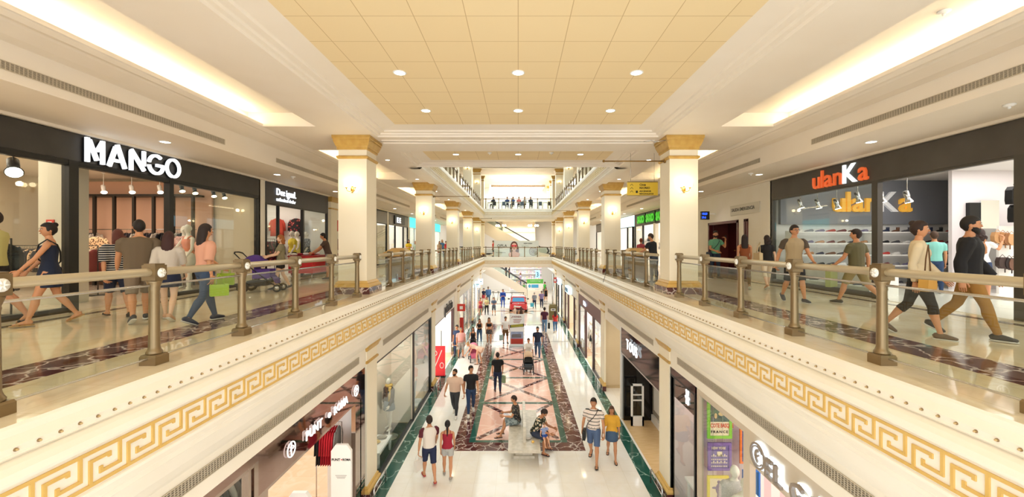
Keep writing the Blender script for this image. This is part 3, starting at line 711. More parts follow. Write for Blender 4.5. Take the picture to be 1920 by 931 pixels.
    # hands
    for k, s in (('la', -1), ('ra', 1)):
        so, e_, w_, d2 = arms[k]; hd = d2.normalized(); sd_ = Vector((s, 0, 0)); pn = (sd_ - hd*sd_.dot(hd))
        pn = pn.normalized() if pn.length > .1 else Vector((0, 0, 1)); wd = hd.cross(pn).normalized()
        if wd.y < 0: wd = -wd
        c0 = w_-hd*.01; cc_ = lambda t, u=0, v=0: (w_+hd*t+wd*u+pn*v)*sc
        B.tube([cc_(-.012), cc_(.008), cc_(.03), cc_(.052), cc_(.058)], [(.010*sc, .014*sc), (.009*sc, .017*sc), (.010*sc, .024*sc), (.008*sc, .023*sc), (.005*sc, .02*sc)], 10, side=tuple(pn))
        for f, (u, L_) in enumerate(((.0175, .036), (.006, .042), (-.006, .040), (-.0175, .031))):
            c1 = -.004-.003*f
            B.tube([cc_(.048, u), cc_(.048+L_*.45, u*1.05, c1), cc_(.048+L_*.78, u*1.05, c1*3.2), cc_(.048+L_*.98, u*1.0, c1*5)], [.0055*sc, .0053*sc, .005*sc, .004*sc], 6)
        B.tube([cc_(.008, .016), cc_(.026, .030, -.004), cc_(.042, .036, -.008), cc_(.052, .036, -.012)], [.0075*sc, .0065*sc, .006*sc, .0045*sc], 6)
    # ---- head
    hc = up((0, .012, .933)); Rh = Matrix.Rotation(D2R(yaw), 3, 'Z') @ Matrix.Rotation(-ln*.5 - D2R(nod), 3, 'X')
    HW, HD, HH = .046*(.95 if F_ else 1), .0575, .069
    hx = Matrix.Translation(hc*sc) @ Rh.to_4x4() @ Matrix.Scale(sc, 4)
    def headfn(p):
        x, y, z_ = p
        if z_ < 0: x *= 1-.30*(-z_)**1.5; y = y*(1-.18*(-z_)) + (.10*(-z_) if y > 0 else .25*(-z_))
        if y > .3 and z_ > -.9: y = y*.93
        return Vector((x, y, z_))
    B.xf = hx; B.sphere((0, 0, 0), HW, HD, HH, 20, 16, 0, headfn)
    if name != 'x':
        B.loft([[(x*w1, y1, z1) for x in (-1, 0, 1)]+[(0, y1-.02, z1)] for w1, y1, z1 in ((.004, .053, .012), (.006, .057, 0), (.0095, .0635, -.013), (.008, .055, -.019))], 0)
    for s in (-1, 1): B.sphere((s*(HW+.001), -.004, -.004), .005, .010, .016, 8, 6)
    if skin != 'mannequin':
        for s in (-1, 1):
            B.sphere((s*.0185, .0515, .006), .0072, .004, .0042, 8, 6, 1); B.sphere((s*.0185, .0545, .006), .0034, .002, .0036, 8, 6, 2)
            B.box(s*.010, s*.027, .0485, .056, .0155, .0185, 2)
        B.sphere((0, .0535, -.033), .0125, .005, .0042, 8, 6, 3)
    B.xf = None
    sk = mat('skin_'+skin, SKINS[skin], .55)
    ML = [sk, mat('eye_white', 'f2efe9', .4), mat('hair_'+hair[1], hair[1], .7), mat('lips_'+('f' if F_ else 'm'), 'a8564c' if F_ else '9c5a4a', .5)]
    root = bpy.data.objects.new(name, B.mesh(name, ML)); C.objects.link(root)
    root.location = (X, Y, z0); root.rotation_euler = (0, 0, D2R(heading)); tag(root, label, category, group)
    def child(nm, mb, m): o = bpy.data.objects.new(nm, mb.mesh(nm, m)); C.objects.link(o); o.parent = root; return o
    # ---- clothing
    tk, tc = top[0], cloth(top[1])
    cv = max(vox, .013)
    def limbs_mb(fn): m = MB(); fn(m); return remeshed(m, cv, 3, .5)
    g = .0075
    if tk in ('tee', 'long_sleeve', 'blouse', 'jacket', 'polo'):
        m = MB(); gg = g+(.010 if tk in ('blouse', 'jacket') else .003); torso(m, .505, .84, gg, 1.0)
        limb(m, [up((0, -.002, .80)), up((0, -.002, .842))], [.05, .040], 10)
        for k in ('la', 'ra'): arm(m, k, gg if tk != 'blouse' else gg+.006, 1 if tk in ('long_sleeve', 'jacket') else (.8 if tk == 'blouse' else .5))
        child({'tee': 't_shirt', 'polo': 'polo_shirt', 'blouse': 'blouse', 'jacket': 'jacket', 'long_sleeve': 'shirt'}[tk], remeshed(m, cv, 2, .5), tc)
        if len(top) > 2:     # contrast sleeves
            m = MB()
            for k in ('la', 'ra'): arm(m, k, gg+.004, .5)
            child('sleeve', remeshed(m, cv, 2, .5), cloth(top[2]))
    elif tk in ('tank', 'crop', 'strap'):
        m = MB(); torso(m, .645 if tk == 'crop' else .505, .79, g+.001)
        mm = remeshed(m, cv, 2, .5)
        for s in (-1, 1):
            ws = .016 if tk == 'tank' else .006
            mm.tube([up((s*.052, .052, .765))*sc, up((s*.054, .038, .805))*sc, up((s*.055, .0, .834 if not F_ else .828))*sc, up((s*.054, -.035, .805))*sc, up((s*.052, -.048, .765))*sc], [(ws*sc, .008*sc)]*5, 6, side=(1, 0, 0))
        child('tank_top', mm, tc)
    elif tk == 'dress':
        m = MB(); torso(m, .50, .80, g+.001)
        m.loft([ring((0, 0, z_), rx, ry) for z_, rx, ry in ((.62, .078, .058), (.56, .098, .074), (.50, .112, .086), (.44, .118, .092), (.37, .122, .098))])
        child('dress', remeshed(m, cv, 2, .5), tc)
    bk, bc = bottom[0], cloth(bottom[1]); sk_ = .0016*max(abs(pose['L'][0]), abs(pose['R'][0]))
    if bk in ('long', 'shorts', 'short_shorts', 'wide', 'crop_pants'):
        up_ = {'long': 2, 'wide': 2, 'shorts': 1, 'short_shorts': 0, 'crop_pants': 1.5}[bk]
        fl = {'long': 0, 'wide': .022, 'shorts': .012, 'short_shorts': .008, 'crop_pants': 0}[bk]
        m = MB(); torso(m, .47, .575, g, 1.0)
        for k in 'LR': leg(m, k, g-.001, up_, fl)
        child('shorts' if up_ < 1.5 else 'trousers', remeshed(m, cv, 2, .5), bc)
        if bk != 'x' and tk in ('polo', 'crop', 'jacket'):
            m = MB(); m.loft([ring((0, 0, z_), .096*wide*fat(.56), .068*fat(.56)**1.6) for z_ in (.557, .572)]); child('belt', m, mat('belt_brown', '4a3020', .5))
    elif bk == 'skirt':
        m = MB(); m.loft([ring((0, 0, z_), rx, ry) for z_, rx, ry in ((.60, .082, .062), (.56, .101, .076), (.50, .112, .088+sk_*.3), (.44, .118, .098+sk_*.8), (.385, .12, .102+sk_))]); child('skirt', m, bc)
    if shoes:
        for k in 'LR':
            hp, kn_, an, fd, fu, so = P[k]; s_ = lambda t, h_: (so+fd*t+fu*h_)*sc
            m = MB()
            if shoes == 'sandal' or str(shoes).startswith('s:'):
                c_ = '2a2320' if shoes == 'sandal' else shoes[2:]
                m.tube([s_(-.042, .000), s_(-.02, .0), s_(.05, .0), (s_(.09, .0)), s_(.118, .0)], [(.018*sc, .006*sc), (.022*sc, .007*sc), (.026*sc, .007*sc), (.027*sc, .007*sc), (.014*sc, .005*sc)], 10, side=(1, 0, 0))
                m.tube([s_(.055, .012), s_(.075, .012)], [(.029*sc, .016*sc), (.027*sc, .013*sc)], 10, side=(1, 0, 0)); child('sandal', m, mat('sandal_'+c_, c_, .6))
            else:
                m.tube([s_(-.045, .018), s_(-.03, .024), s_(0, .026), s_(.035, .022), s_(.07, .016), s_(.098, .012), s_(.104, .010)], [(.014*sc, .014*sc), (.023*sc, .025*sc), (.025*sc, .027*sc), (.026*sc, .022*sc), (.027*sc, .017*sc), (.019*sc, .012*sc), (.008*sc, .006*sc)], 12, side=(1, 0, 0))
                o = child('shoe', m, mat('shoe_'+shoes, shoes, .6))
                m = MB(); m.tube([s_(-.047, -.002), s_(-.03, -.002), s_(.045, -.002), s_(.08, -.002), s_(.107, -.002)], [(.016*sc, .006*sc), (.024*sc, .007*sc), (.027*sc, .007*sc), (.026*sc, .007*sc), (.010*sc, .005*sc)], 10, side=(1, 0, 0))
                q = child('sole', m, mat('sole_pale', 'd8d4cc', .7)); q.parent = o
    # ---- hair
    hk = hair[0]; hm = mat('hair_'+hair[1], hair[1], .7)
    if hk and hk != 'none':
        m = MB(); m.xf = hx
        def hf(p):
            x, y, z_ = p
            lim = -.15 if hk in ('short', 'buzz') else -.35
            if z_ < lim and y > -.25: k_ = .75; x *= k_; y *= k_
            if y > .45 and z_ < .42: y *= .72
            if z_ < -.5: x *= .8; y *= .9
            return Vector((x, y, z_))
        e = 1.05 if hk == 'buzz' else 1.12
        m.sphere((0, -.006, .010), (HW+.001)*e, HD*e, HH*(.98 if hk == 'buzz' else 1.03), 18, 14, 0, hf)
        if hk == 'quiff': m.sphere((0, .02, .062), .035, .035, .02, 10, 8)
        if hk == 'bun': m.sphere((0, -.05, .055), .026, .026, .026, 10, 8); 
        if hk in ('long', 'curly'):
            L_ = {'long': -.20, 'curly': -.10}[hk]
            m.loft([[(rx*math.cos(2*PI*i/14), y+ry*math.sin(2*PI*i/14), z_) for i in range(14)] for z_, rx, ry, y in ((.05, .03, .03, -.02), (.02, .052, .045, -.022), (-.03, .056, .040, -.034), (-.08, .058, .032, -.046), (L_*.75-.02, .056, .024, -.056), (L_, .036, .014, -.056))])
            if hk == 'curly':
                for i in range(16):
                    a = PI*(i/15)*1.3-.65+PI; m.sphere((.055*math.sin(a)*-1, -.02+.045*math.cos(a), -.02-.05*random.random()), .02, nu=8, nv=6)
        if hk in ('pony', 'plait'):
            m.tube([(0, -.055, .02), (0, -.085, .0), (.004, -.085, -.06), (.004, -.08, -.12), (0, -.075, -.18)], [.012, .018, .018, .013, .006], 8)
        child('hair', m, hm)
        if beard:
            m = MB(); m.xf = hx
            m.loft([[(rx*math.cos(2*PI*i/12), y+ry*math.sin(2*PI*i/12), z_) for i in range(12)] for z_, rx, ry, y in ((-.020, .0440, .030, .012), (-.042, .0375, .034, .0175), (-.058, .028, .029, .020), (-.071, .013, .013, .026))])
            child('beard', m, hm)
    if specs:
        m = MB(); m.xf = hx
        for s in (-1, 1):
            m.tube([(s*.018+.012*math.cos(a*PI/5), .059, .005+.009*math.sin(a*PI/5)) for a in range(11)], .0014, 5); m.tube([(s*.03, .058, .006), (s*.047, .01, .004)], .0014, 5)
        child('spectacles', m, BLACK)
    root['_t'] = 0; del root['_t']
    J = {k: [root.matrix_basis @ (v*sc) for v in arms[k][:3]] for k in arms}
    J['hand_l'] = root.matrix_basis @ ((arms['la'][2]+arms['la'][3]*.06)*sc); J['hand_r'] = root.matrix_basis @ ((arms['ra'][2]+arms['ra'][3]*.06)*sc)
    J['M'] = root.matrix_basis; J['up'] = lambda v: root.matrix_basis @ (up(v)*sc); J['root'] = root
    return J
def walker(px, head, feet, z0, heading, label, hscale=1.0, **kw):
    """placed by where its feet meet the floor"""
    X, Y = on_floor(px, feet, z0); H = (feet-head)*Y/FPX*hscale
    H = max(1.45, min(1.95, H)) if kw.get('name', 'person') == 'person' and not kw.pop('child', False) else H
    kw.pop('child', None)
    heading += math.degrees(math.atan2(-X, Y))
    return person(X, Y, z0, H, heading, label, **kw)
def shopping_bag(p, h, w, d, m, label, rot=0, cat='bag', name='shopping_bag', strap=.14, group=None):
    r = empty(name, (p[0], p[1], p[2]-strap-h), label, cat, group, rot)
    mb = MB(); mb.loft([[(-w/2*k, -d/2, zz), (w/2*k, -d/2, zz), (w/2*k, d/2, zz), (-w/2*k, d/2, zz)] for k, zz in ((.96, 0), (1, h*.1), (1, h))], smooth=False); mb.build('bag_body', m, r, (0, 0, 0))
    for s in (-1, 1):
        mb = MB(); mb.tube([(-w*.25, s*d/2, h-.01), (-w*.2, s*d*.3, h+strap*.7), (0, 0, h+strap+.01), (w*.2, s*d*.3, h+strap*.7), (w*.25, s*d/2, h-.01)], .005, 5); mb.build('handle', m, r, (0, 0, 0))
    for ch in r.children: ch.location = (0, 0, 0)
    return r
def crossbag(J, m, label, side=1, w=.26, h=.26, zz=.50, strapfrom=-1, y=.0):
    """a bag on a strap across the chest"""
    up = J['up']; c = up((side*.145, y, zz)); rot = J['root'].rotation_euler.z
    r = empty('shoulder_bag', tuple(c-Vector((0, 0, h/2))), label, 'bag', None, rot)
    mb = MB(); mb.loft([[(-.045*k, -w/2*k, q), (.045*k, -w/2*k, q), (.045*k, w/2*k, q), (-.045*k, w/2*k, q)] for k, q in ((.9, 0), (1, .03), (1, h-.03), (.85, h))], smooth=False); mb.build('bag_body', m, r, (0, 0, 0))
    Mi = (Matrix.Translation(r.location) @ Matrix.Rotation(rot, 4, 'Z')).inverted()
    pts = [(side*.13, .02, zz+.07), (side*.075, .078, .64), (0, .084, .72), (strapfrom*.05, .066, .79), (strapfrom*.068, .01, .842), (strapfrom*.05, -.055, .79), (0, -.072, .72), (side*.08, -.068, .62), (side*.13, -.03, zz+.07)]
    mb = MB(); mb.tube([Mi @ up(p) for p in pts], .011, 6); mb.build('strap', m, r, (0, 0, 0))
    for ch in r.children: ch.location = (0, 0, 0)
    return r
# ================================================================== shops
XS = 8.2      # plane of the upper shopfronts
XG = 3.85     # plane of the ground floor shopfronts
def room(sd, x0, x1, y0, y1, z0, z1, wall, floor, ceil=None, power=1.0, col=(1, .95, .88), light=True, back=None):
    """shell of one shop behind its front: side walls, back wall, floor finish, ceiling"""
    m = MB(); t = .06
    m.box(sd*x0, sd*x1, y0, y0+t, z0, z1); m.box(sd*x0, sd*x1, y1-t, y1, z0, z1)
    if back is None: m.box(sd*(x1-t), sd*x1, y0, y1, z0, z1)
    struct('wall_%s' % SN[sd], m, wall)
    if back is not None: m = MB(); m.box(sd*(x1-t), sd*x1, y0, y1, z0, z1); struct('wall_%s' % SN[sd], m, back)
    m = MB(); m.box(sd*x0, sd*x1, y0+t, y1-t, z0, z0+.008); struct('floor', m, floor)
    m = MB(); m.box(sd*x0, sd*x1, y0, y1, z1, z1+.04); struct('ceiling', m, ceil or WHITE)
    if light:
        w, l = (x1-x0)*.6, (y1-y0)*.7
        area_light((sd*(x0+x1)/2, (y0+y1)/2, z1-.03), w, l, K_ROOM*w*l*power, col)
FR = {}
def shopfront(sd, X, y0, y1, z0, ztop, zf, label, fascia, framem, glass_=(), posts=(), thick=.1, jamb=.08, group=None, base=.1, basem=None, head=None):
    """fascia, frame with jambs and posts, panes (y0, y1)"""
    r = empty('shopfront', (sd*X, (y0+y1)/2, z0), label, 'shopfront', group)
    m = MB(); m.box(sd*X, sd*(X+.25), y0, y1, zf, ztop); m.build('fascia', fascia, r)
    m = MB(); m.box(sd*X, sd*(X+thick), y0, y0+jamb, z0, zf); m.box(sd*X, sd*(X+thick), y1-jamb, y1, z0, zf)
    for p in posts:
        p0, w = p if isinstance(p, tuple) else (p, .1)
        m.box(sd*X, sd*(X+thick), p0-w/2, p0+w/2, z0, zf)
    if head: m.box(sd*(X+.008), sd*(X+thick-.008), y0+.008, y1-.008, zf-head-.05, zf-.006)
    m.box(sd*(X+.004), sd*(X+thick-.004), y0+.004, y1-.004, zf-.05, zf-.003)
    for a, b in glass_: m.box(sd*(X+.01), sd*(X+thick-.01), a, b, z0, z0+base)
    m.build('frame', framem, r)
    for a, b in glass_:
        m = MB(); m.box(sd*(X+.04), sd*(X+.05), a, b, z0+base, zf); m.build('glass_pane', GLASS, r)
    return r
def sign_letters(r, txt, origin, right, size, depth, m, bold=.01, squeeze=1.0, widths=None, mats=None, gap=.06):
    """each letter a part of the sign"""
    x = 0; R = Vector(right)
    for i, ch in enumerate(txt):
        if ch == ' ': x += size*.35*squeeze; continue
        t = text_mb(ch, (0, 0, 0), right, size, depth, bold, squeeze)
        us = [v.dot(R) for v in t.v]; u0, u1 = min(us), max(us)
        o = Vector(origin)+R*(x-u0); t.v = [v+o for v in t.v]; t.build('letter', mats[i] if mats else m, r); x += (u1-u0)+size*gap
    return x
LIT = mat('lit_letter_face', 'ffffff', .4, emit='eef6ff', es=.75)
# ---------- wall strip over the upper shopfronts and between them
for sd in (-1, 1):
    m = MB()
    for (a, b) in ({-1: [(13.3, 13.55), (18.0, 24.2), (26.2, 26.5), (31.2, 31.6)], 1: [(13.6, 14.1), (22.2, 23.0), (25.0, 25.4), (36.5, 37.5)]}[sd]):
        m.box(sd*XS, sd*(XS+.2), a, b, 0, 3.33)
    struct('wall_%s' % SN[sd], m, CREAM)
# =================================== MANGO
FLM = tiled('shop_pale_floor', 'd9c7b4', 'd2bfaa', 'b8a590', .8, .8, .1)
PINK = noisy('pink_panel', 'e3b9a0', 'deb196', 1, .6); SAND = noisy('sand_wall', 'e6d8bd', 'e0d0b2', 1, .6)
room(-1, XS, 14.6, YN, 13.3, 0, 3.3, SAND, FLM, mat('shop_ceiling', 'efe5d6', .6), 1.0, (1, .86, .70))
zf = 2.80
shopfront(-1, XS, YN, 13.3, 0, 3.31, zf, 'tall dark framed clothes shopfront left of the camera with white lit letters', CHAR, BLACK,
          [(YN, 4.6), (4.6, 7.65), (9.95, 11.5), (11.5, 13.2)], [(7.72, .17), (9.9, .12)], .14, .1, head=.05)
r = empty('shop_sign', (-XS, 9.0, 2.87), 'white backlit stencil MANGO letters on the dark fascia', 'sign')
def mango(r):
    t = .05; h = .46; y = 7.84
    def L(ch, u, w, fn):
        m = MB(); m.xf = frame((-XS+.05, u, 2.81), (0, 1, 0)); fn(m, w, h, t); o = m.build('letter', LIT, r)
        m = MB(); m.xf = frame((-XS+.01, u, 2.80), (0, 1, 0)); fn(m, w, h, .035); m.build('letter_return', mat('sign_return', '15171a', .4), o)
    def M(m, w, h, t):
        s = h*.135; m.box(0, s, -t, 0, 0, h); m.stroke((s*1.0, h*.93), (w*.60, h*.12), s*1.05, t); m.stroke((w*.62, h*.52), (w-s*.6, h*.93), s*.95, t); m.box(w-s, w, -t, 0, 0, h)
    def A(m, w, h, t):
        s = h*.15; m.stroke((s*.5, 0), (w*.43, h*.88), s, t); m.stroke((w*.50, h), (w-s*.5, 0), s, t); m.box(w*.36, w*.62, -t, 0, h*.22, h*.35)
    def N(m, w, h, t):
        s = h*.135; m.box(0, s, -t, 0, 0, h*.86); m.stroke((s*.5, h*.95), (w-s*.4, h*.08), s*1.1, t); m.box(w-s, w, -t, 0, h*.3, h)
    def G(m, w, h, t):
        m.arc((w*.5, h*.5), h*.5, 50, 172, h*.135, t, sx=w/h); m.arc((w*.5, h*.5), h*.5, 188, 345, h*.135, t, sx=w/h); m.box(w*.5, w*.97, -t, 0, h*.40, h*.54)
    def O(m, w, h, t):
        m.arc((w*.5, h*.5), h*.5, -80, 262, h*.135, t, 28, sx=w/h)
    for ch, a, b, fn in (('M', 158, 193, M), ('A', 199, 235, A), ('N', 241, 270, N), ('G', 275, 306, G), ('O', 309, 336, O)):
        ya, yb = depth_at(a, XS-.05), depth_at(b, XS-.05); L(ch, ya, yb-ya, fn)
mango(r)
# cream walls and pink bays inside
yb = 13.2
m = MB(); m.box(-14.4, -9.6, yb-.10, yb-.03, .0, 3.22); struct('wall_left', m, PINK)
def unit(name, boxes, mt, label, cat, group=None):
    m = MB()
    for b in boxes: m.box(*b)
    return m.thing(name, mt, label, cat, group)
r = empty('display_shelving', (-12.2, 12.95, 0), 'dark framed pink hanging bays on the far wall of the left clothes shop', 'shelving')
for k in range(8):
    x = -14.1+k*.6
    m = MB(); m.box(x-.035, x+.035, 12.7, 12.77, 0.0, 2.72); m.build('upright', DARKBR, r)
m = MB(); m.box(-14.13, -9.83, 12.7, 13.1, 2.72, 2.78); m.build('top_rail', DARKBR, r)
m = MB(); m.cyl((-14.1, 12.8, 1.71), (-9.85, 12.8, 1.71), .012, 8); m.cyl((-14.2, 12.8, 1.05), (-9.85, 12.8, 1.05), .012, 8); m.build('hanging_bar', STEEL, r)
m = MB(); m.box(-14.2, -9.85, 12.72, 13.08, .28, .31); m.box(-14.2, -9.85, 12.72, 13.08, .12, .15); m.build('shelf', DARKBR, r)
def garment(x, y, z, w, h, m, label, group, axis=0, sleeves=True, d=.05):
    """top on a hanger; axis 0 = hangs edge-on across x (seen from the side of the rail), 1 = faces the viewer"""
    r = empty('garment', (x, y, z-h-.1), label, 'clothing', group, 0 if axis else PI/2)
    mb = MB(); H = h+.1
    def sec(zz, hw, hd): return [(hw*math.cos(2*PI*i/10)*(1), hd*math.sin(2*PI*i/10)*(1+.2*math.sin(i*2.1)), zz) for i in range(10)]
    mb.loft([sec(0, w*.5, d*.6), sec(h*.3, w*.47, d*.5), sec(h*.75, w*.44, d*.5), sec(h*.9, w*.40, d*.45), sec(h, w*.16, d*.3)])
    if sleeves:
        for s in (-1, 1): mb.tube([(s*w*.36, 0, h*.9), (s*w*.5, 0, h*.7), (s*w*.53, .01, h*.3)], [(.05, .02), (.05, .02), (.04, .018)], 8)
    mb.build('cloth', m, r, (0, 0, 0))
    mb = MB(); mb.tube([(-w*.3, 0, h*.93), (0, 0, h+.02), (w*.3, 0, h*.93)], .006, 5); mb.tube([(0, 0, h+.02), (0, 0, h+.07), (.02, 0, h+.09), (.0, 0, h+.105)], .003, 5); mb.build('hanger', STEEL, r, (0, 0, 0))
    for c in r.children: c.location = (0, 0, 0)
    return r
LEO = spots('leopard_cloth', 'd9b48c', '1e1712', 'a8734a', 22, .42)
GC = [cloth(c) for c in ('e6ddd0', 'a5564c', '7d3a38', 'd8cbb0', '3a3436', 'd9a58c', '22252c', 'b98a5f')]
k = 0
for i in range(26):
    x = -14.0+i*.155
    if i in (8, 9, 10, 11, 12): continue
    garment(x, 12.8, 1.70, .40, .52, [GC[6], GC[4], cloth('4a4650'), GC[0]][i % 4], 'dark top hanging in a row on the upper bar of the pink bays', 'upper bar tops in the left clothes shop')
    if i % 2 == 0: garment(x+.05, 12.8, 1.04, .36, .6, GC[(i//2) % 8], 'coloured top hanging on the lower bar of the pink bays', 'lower bar tops in the left clothes shop')
garment(-11.1, 11.0, 1.55, .6, .58, LEO, 'leopard print blouse hanging face-on in the left clothes shop', None, 1)
def clothes_rail(cx, cy, L, h, label, grp, cols, lbl, dirx=True):
    r = empty('clothes_rail', (cx, cy, 0), label, 'clothes rail')
    m = MB()
    a, b = ((cx-L/2, cy), (cx+L/2, cy)) if dirx else ((cx, cy-L/2), (cx, cy+L/2))
    m.tube([(a[0], a[1], .03), (a[0], a[1], h), (b[0], b[1], h), (b[0], b[1], .03)], .014, 8); m.build('bar', DARKBR, r)
    m = MB()
    for p in (a, b): m.box(p[0]-.2, p[0]+.2, p[1]-.03, p[1]+.03, .008, .03); m.box(p[0]-.03, p[0]+.03, p[1]-.2, p[1]+.2, .008, .03)
    m.build('foot', DARKBR, r)
    n = int(L/.075)
    for i in range(1, n):
        t = i/n; garment(a[0]+(b[0]-a[0])*t, a[1]+(b[1]-a[1])*t, h+.005, .42, .62, cols[(i*5) % len(cols)], lbl, grp, 0 if dirx else 1)
clothes_rail(-10.9, 10.2, 1.3, 1.22, 'low clothes rail of pale and rust tops behind the left shop door', 'tops on the low rail', GC[:6], 'top hanging on the low rail behind the left shop door')
clothes_rail(-13.2, 11.4, 1.3, 1.22, 'clothes rail of dark tops deep in the left clothes shop', 'tops on the deep rail', [GC[6], GC[4], LEO], 'dark or leopard top on the deep rail')
clothes_rail(-9.5, 7.3, 1.3, 1.35, 'clothes rail of black and leopard tops behind the near left window', 'tops behind the near window', [GC[6], LEO, GC[4], GC[0]], 'top on the rail behind the near left window', True)
# price card, cream fitting-room block, poster behind the near window
m = MB(); m.box(-9.87, -9.34, 8.6, 9.1, 0, 3.3); o = struct('wall_left', m, mat('grey_partition', 'c9c3b2', .5))
def card(x, y, zz, w, h, txt, m1, label, cat='price card', tcol=BLACK, size=.09):
    r = empty('price_card', (x, y, zz), label, cat); mb = MB(); mb.box(x-w/2, x+w/2, y-.008, y+.008, zz, zz+h); mb.build('card', m1, r)
    t = text_mb(txt, (x, y-.009, zz+h/2-size*.35), (1, 0, 0), size, .004, .003, 1, 'CENTER'); t.build('lettering', tcol, r)
    mb = MB(); mb.cyl((x, y+.012, 0), (x, y+.012, zz+h*.5), .008, 6); mb.build('stem', STEEL, r)
X, Y = (50-VX)/FPX*6.6, 6.6
card(-7.7-.9, 6.75, 1.38, .16, .13, '-10%', WHITE, 'white card reading -10% behind the near left window', size=.07)
card(-8.75, 6.72, 1.12, .10, .16, '-20', WHITE, 'small white price card below the -10% card', tcol=mat('sign_red', 'c8332b', .5), size=.05)
m = MB(); m.box(-9.69, -9.53, 8.58, 8.6, 1.62, 1.76, 0); m.box(-9.65, -9.57, 8.575, 8.58, 1.66, 1.72, 1)
m.thing('fire_notice', [mat('sign_red'), WHITE], 'small red notice on the pale partition behind the near left window', 'notice')
# big theatre spotlight behind the near glass, track spots elsewhere
def spotlight(x, y, ztop, drop, tilt, m, label, grp, s=1.0, rail=None, lit=True):
    r = empty('spotlight', (x, y, ztop), label, 'spotlight', grp)
    mb = MB(); mb.cyl((x, y, ztop), (x, y, ztop-drop), .008*s, 6); mb.lathe([(.04*s, 0), (.04*s, -.02*s), (.01*s, -.03*s)], (x, y, ztop), 10); mb.build('stem', m, r)
    d = Vector((math.sin(tilt)*.8, -math.sin(tilt)*.6, -math.cos(tilt))); c = Vector((x, y, ztop-drop)); mb = MB()
    mb.tube([c-d*.11*s, c-d*.10*s, c+d*.03*s, c+d*.05*s, c+d*.13*s, c+d*.14*s], [.03*s, .05*s, .05*s, .04*s, .075*s, .075*s], 14)
    mb.build('lamp_head', m, r)
    mb = MB(); mb.tube([c+d*.139*s, c+d*.143*s], .066*s, 14); mb.build('lamp_face', DIFF if lit else GLOBE, r)
    return r
spotlight(-8.45, 7.0, 2.79, .22, .9, BLACK, 'large black spotlight hanging at the top of the near left window', 'spotlights in the left window', 1.5)
for i in range(4): spotlight(-8.45, 10.5+.42*i+.25*(i > 1), 2.79, .10, .5, BLACK, '%s black spotlight at the top of the second left window' % ORD[i], 'track spots in the second left window', .9, lit=False)
for i in range(5): spotlight(-13.4+.8*i, 11.9, 3.29, .45, .6, WHITE, '%s white track spotlight over the pink bays from the left' % ORD[i], 'white spots in the left shop', 1.0)
for i in range(6):
    for j in range(2): downlight(-9.2-1.2*(i % 3), 4.8+3.3*(i//3)+.0+j*1.6, 3.3, 'downlight in the ceiling of the left clothes shop', 'left shop downlights', 0, .08)
def mannequin(x, y, z0, heading, label, **kw):
    k = dict(skin='mannequin', hair=('none', '000000'), shoes=None, vox=.016, name='mannequin', category='mannequin', group=None); k.update(kw)
    return person(x, y, z0, kw.get('H', 1.78), heading, label, **{a: b for a, b in k.items() if a != 'H'})
MP = dict(L=(6, 3, 2), R=(-4, 6, 2), la=(12, 10, 25, 8), ra=(-8, 14, 10, 5))
mannequin(-9.5, 11.9, .0, 200, 'white mannequin in a pink floral blouse behind the second left window', sex='f', pose=MP, top=('blouse', spots('floral_pink', 'd9a79c', '8a4a4a', 'f0d8c8', 18, .4)), bottom=('long', 'd8d0c4'))
mannequin(-8.75, 11.1, .0, 160, 'white mannequin in a coral top holding out one arm', sex='f', pose=dict(MP, ra=(25, 25, 20, 5)), top=('tank', 'e08868'), bottom=('skirt', 'ece4d6'))
# ================================== Desigual
room(-1, XS, 14.0, 13.55, 18.0, 0, 3.1, WHITE, FLM, None, .8, (1, .88, .74))
shopfront(-1, XS-.02, 13.55, 18.0, 0, 3.305, 2.62, 'dark fronted clothes shop with a white lit name beyond the large left shop', mat('anthracite_fascia', '35343a', .45), BLACK, [(13.6, 14.3), (16.0, 17.9)], [(14.32, .05), (15.95, .1)])
r = empty('shop_sign', (-XS+.02, 14.9, 2.8), 'white Desigual authorized dealer lettering on the second left fascia', 'sign')
text_mb('De', (-XS+.03, 14.10, 2.93), (0, 1, 0), .33, .03, .002, 1.0).build('lettering', LIT, r)
text_mb('s', (-XS+.03, 14.82, 2.93), (0, -1, 0), .33, .03, .002, 1.0).v and None
t = text_mb('s', (-XS+.03, 0, 2.93), (0, 1, 0), .33, .03, .002, 1.0)
ym = [v.y for v in t.v]; yc = (min(ym)+max(ym))/2
for v in t.v: v.y = 2*yc-v.y + 14.50
t.build('lettering', LIT, r)
text_mb('igual.', (-XS+.03, 14.70, 2.93), (0, 1, 0), .33, .03, .002, 1.0).build('lettering', LIT, r)
text_mb('authorized dealer', (-XS+.03, 14.12, 2.73), (0, 1, 0), .17, .02, .003, 1.0).build('lettering', LIT, r)
DARKF = spots('dark_floral', '20181c', 'a03038', 'e0a080', 9, .35)
for i in range(5):
    for j in range(2):
        garment(-12.6+i*.8, 17.7, 2.45-j*1.0, .6, .75, [DARKF, spots('rust_floral', '7a3a2c', 'e8c8a0', '301818', 12, .3), cloth('1c1c20'), cloth('b8402f'), DARKF][(i+j*2) % 5],
                '%s patterned garment on the %s row of the far wall in the dark fronted shop' % (ORD[i], ('upper', 'lower')[j]), 'garments on the dark fronted shop wall', 1)
for i in range(7): garment(-8.7, 14.3+.09*i, 1.45+.0*i, .5, .8, [DARKF, cloth('7c2a52'), cloth('20242c')][i % 3], 'dark floral top on the rail just inside the dark fronted shop', 'tops just inside the dark fronted shop', 1)
clothes_rail(-9.6, 15.2, 1.5, 1.45, 'clothes rail of dark florals inside the dark fronted shop', 'tops on the floral rail', [DARKF, GC[6], GC[0], cloth('a02038')], 'top on the rail of dark florals')
mannequin(-8.8, 16.3, 0, 150, 'mannequin in a yellow top at the dark fronted shop window', sex='f', pose=MP, top=('tee', 'd8c23c'), bottom=('long', '20242c'))
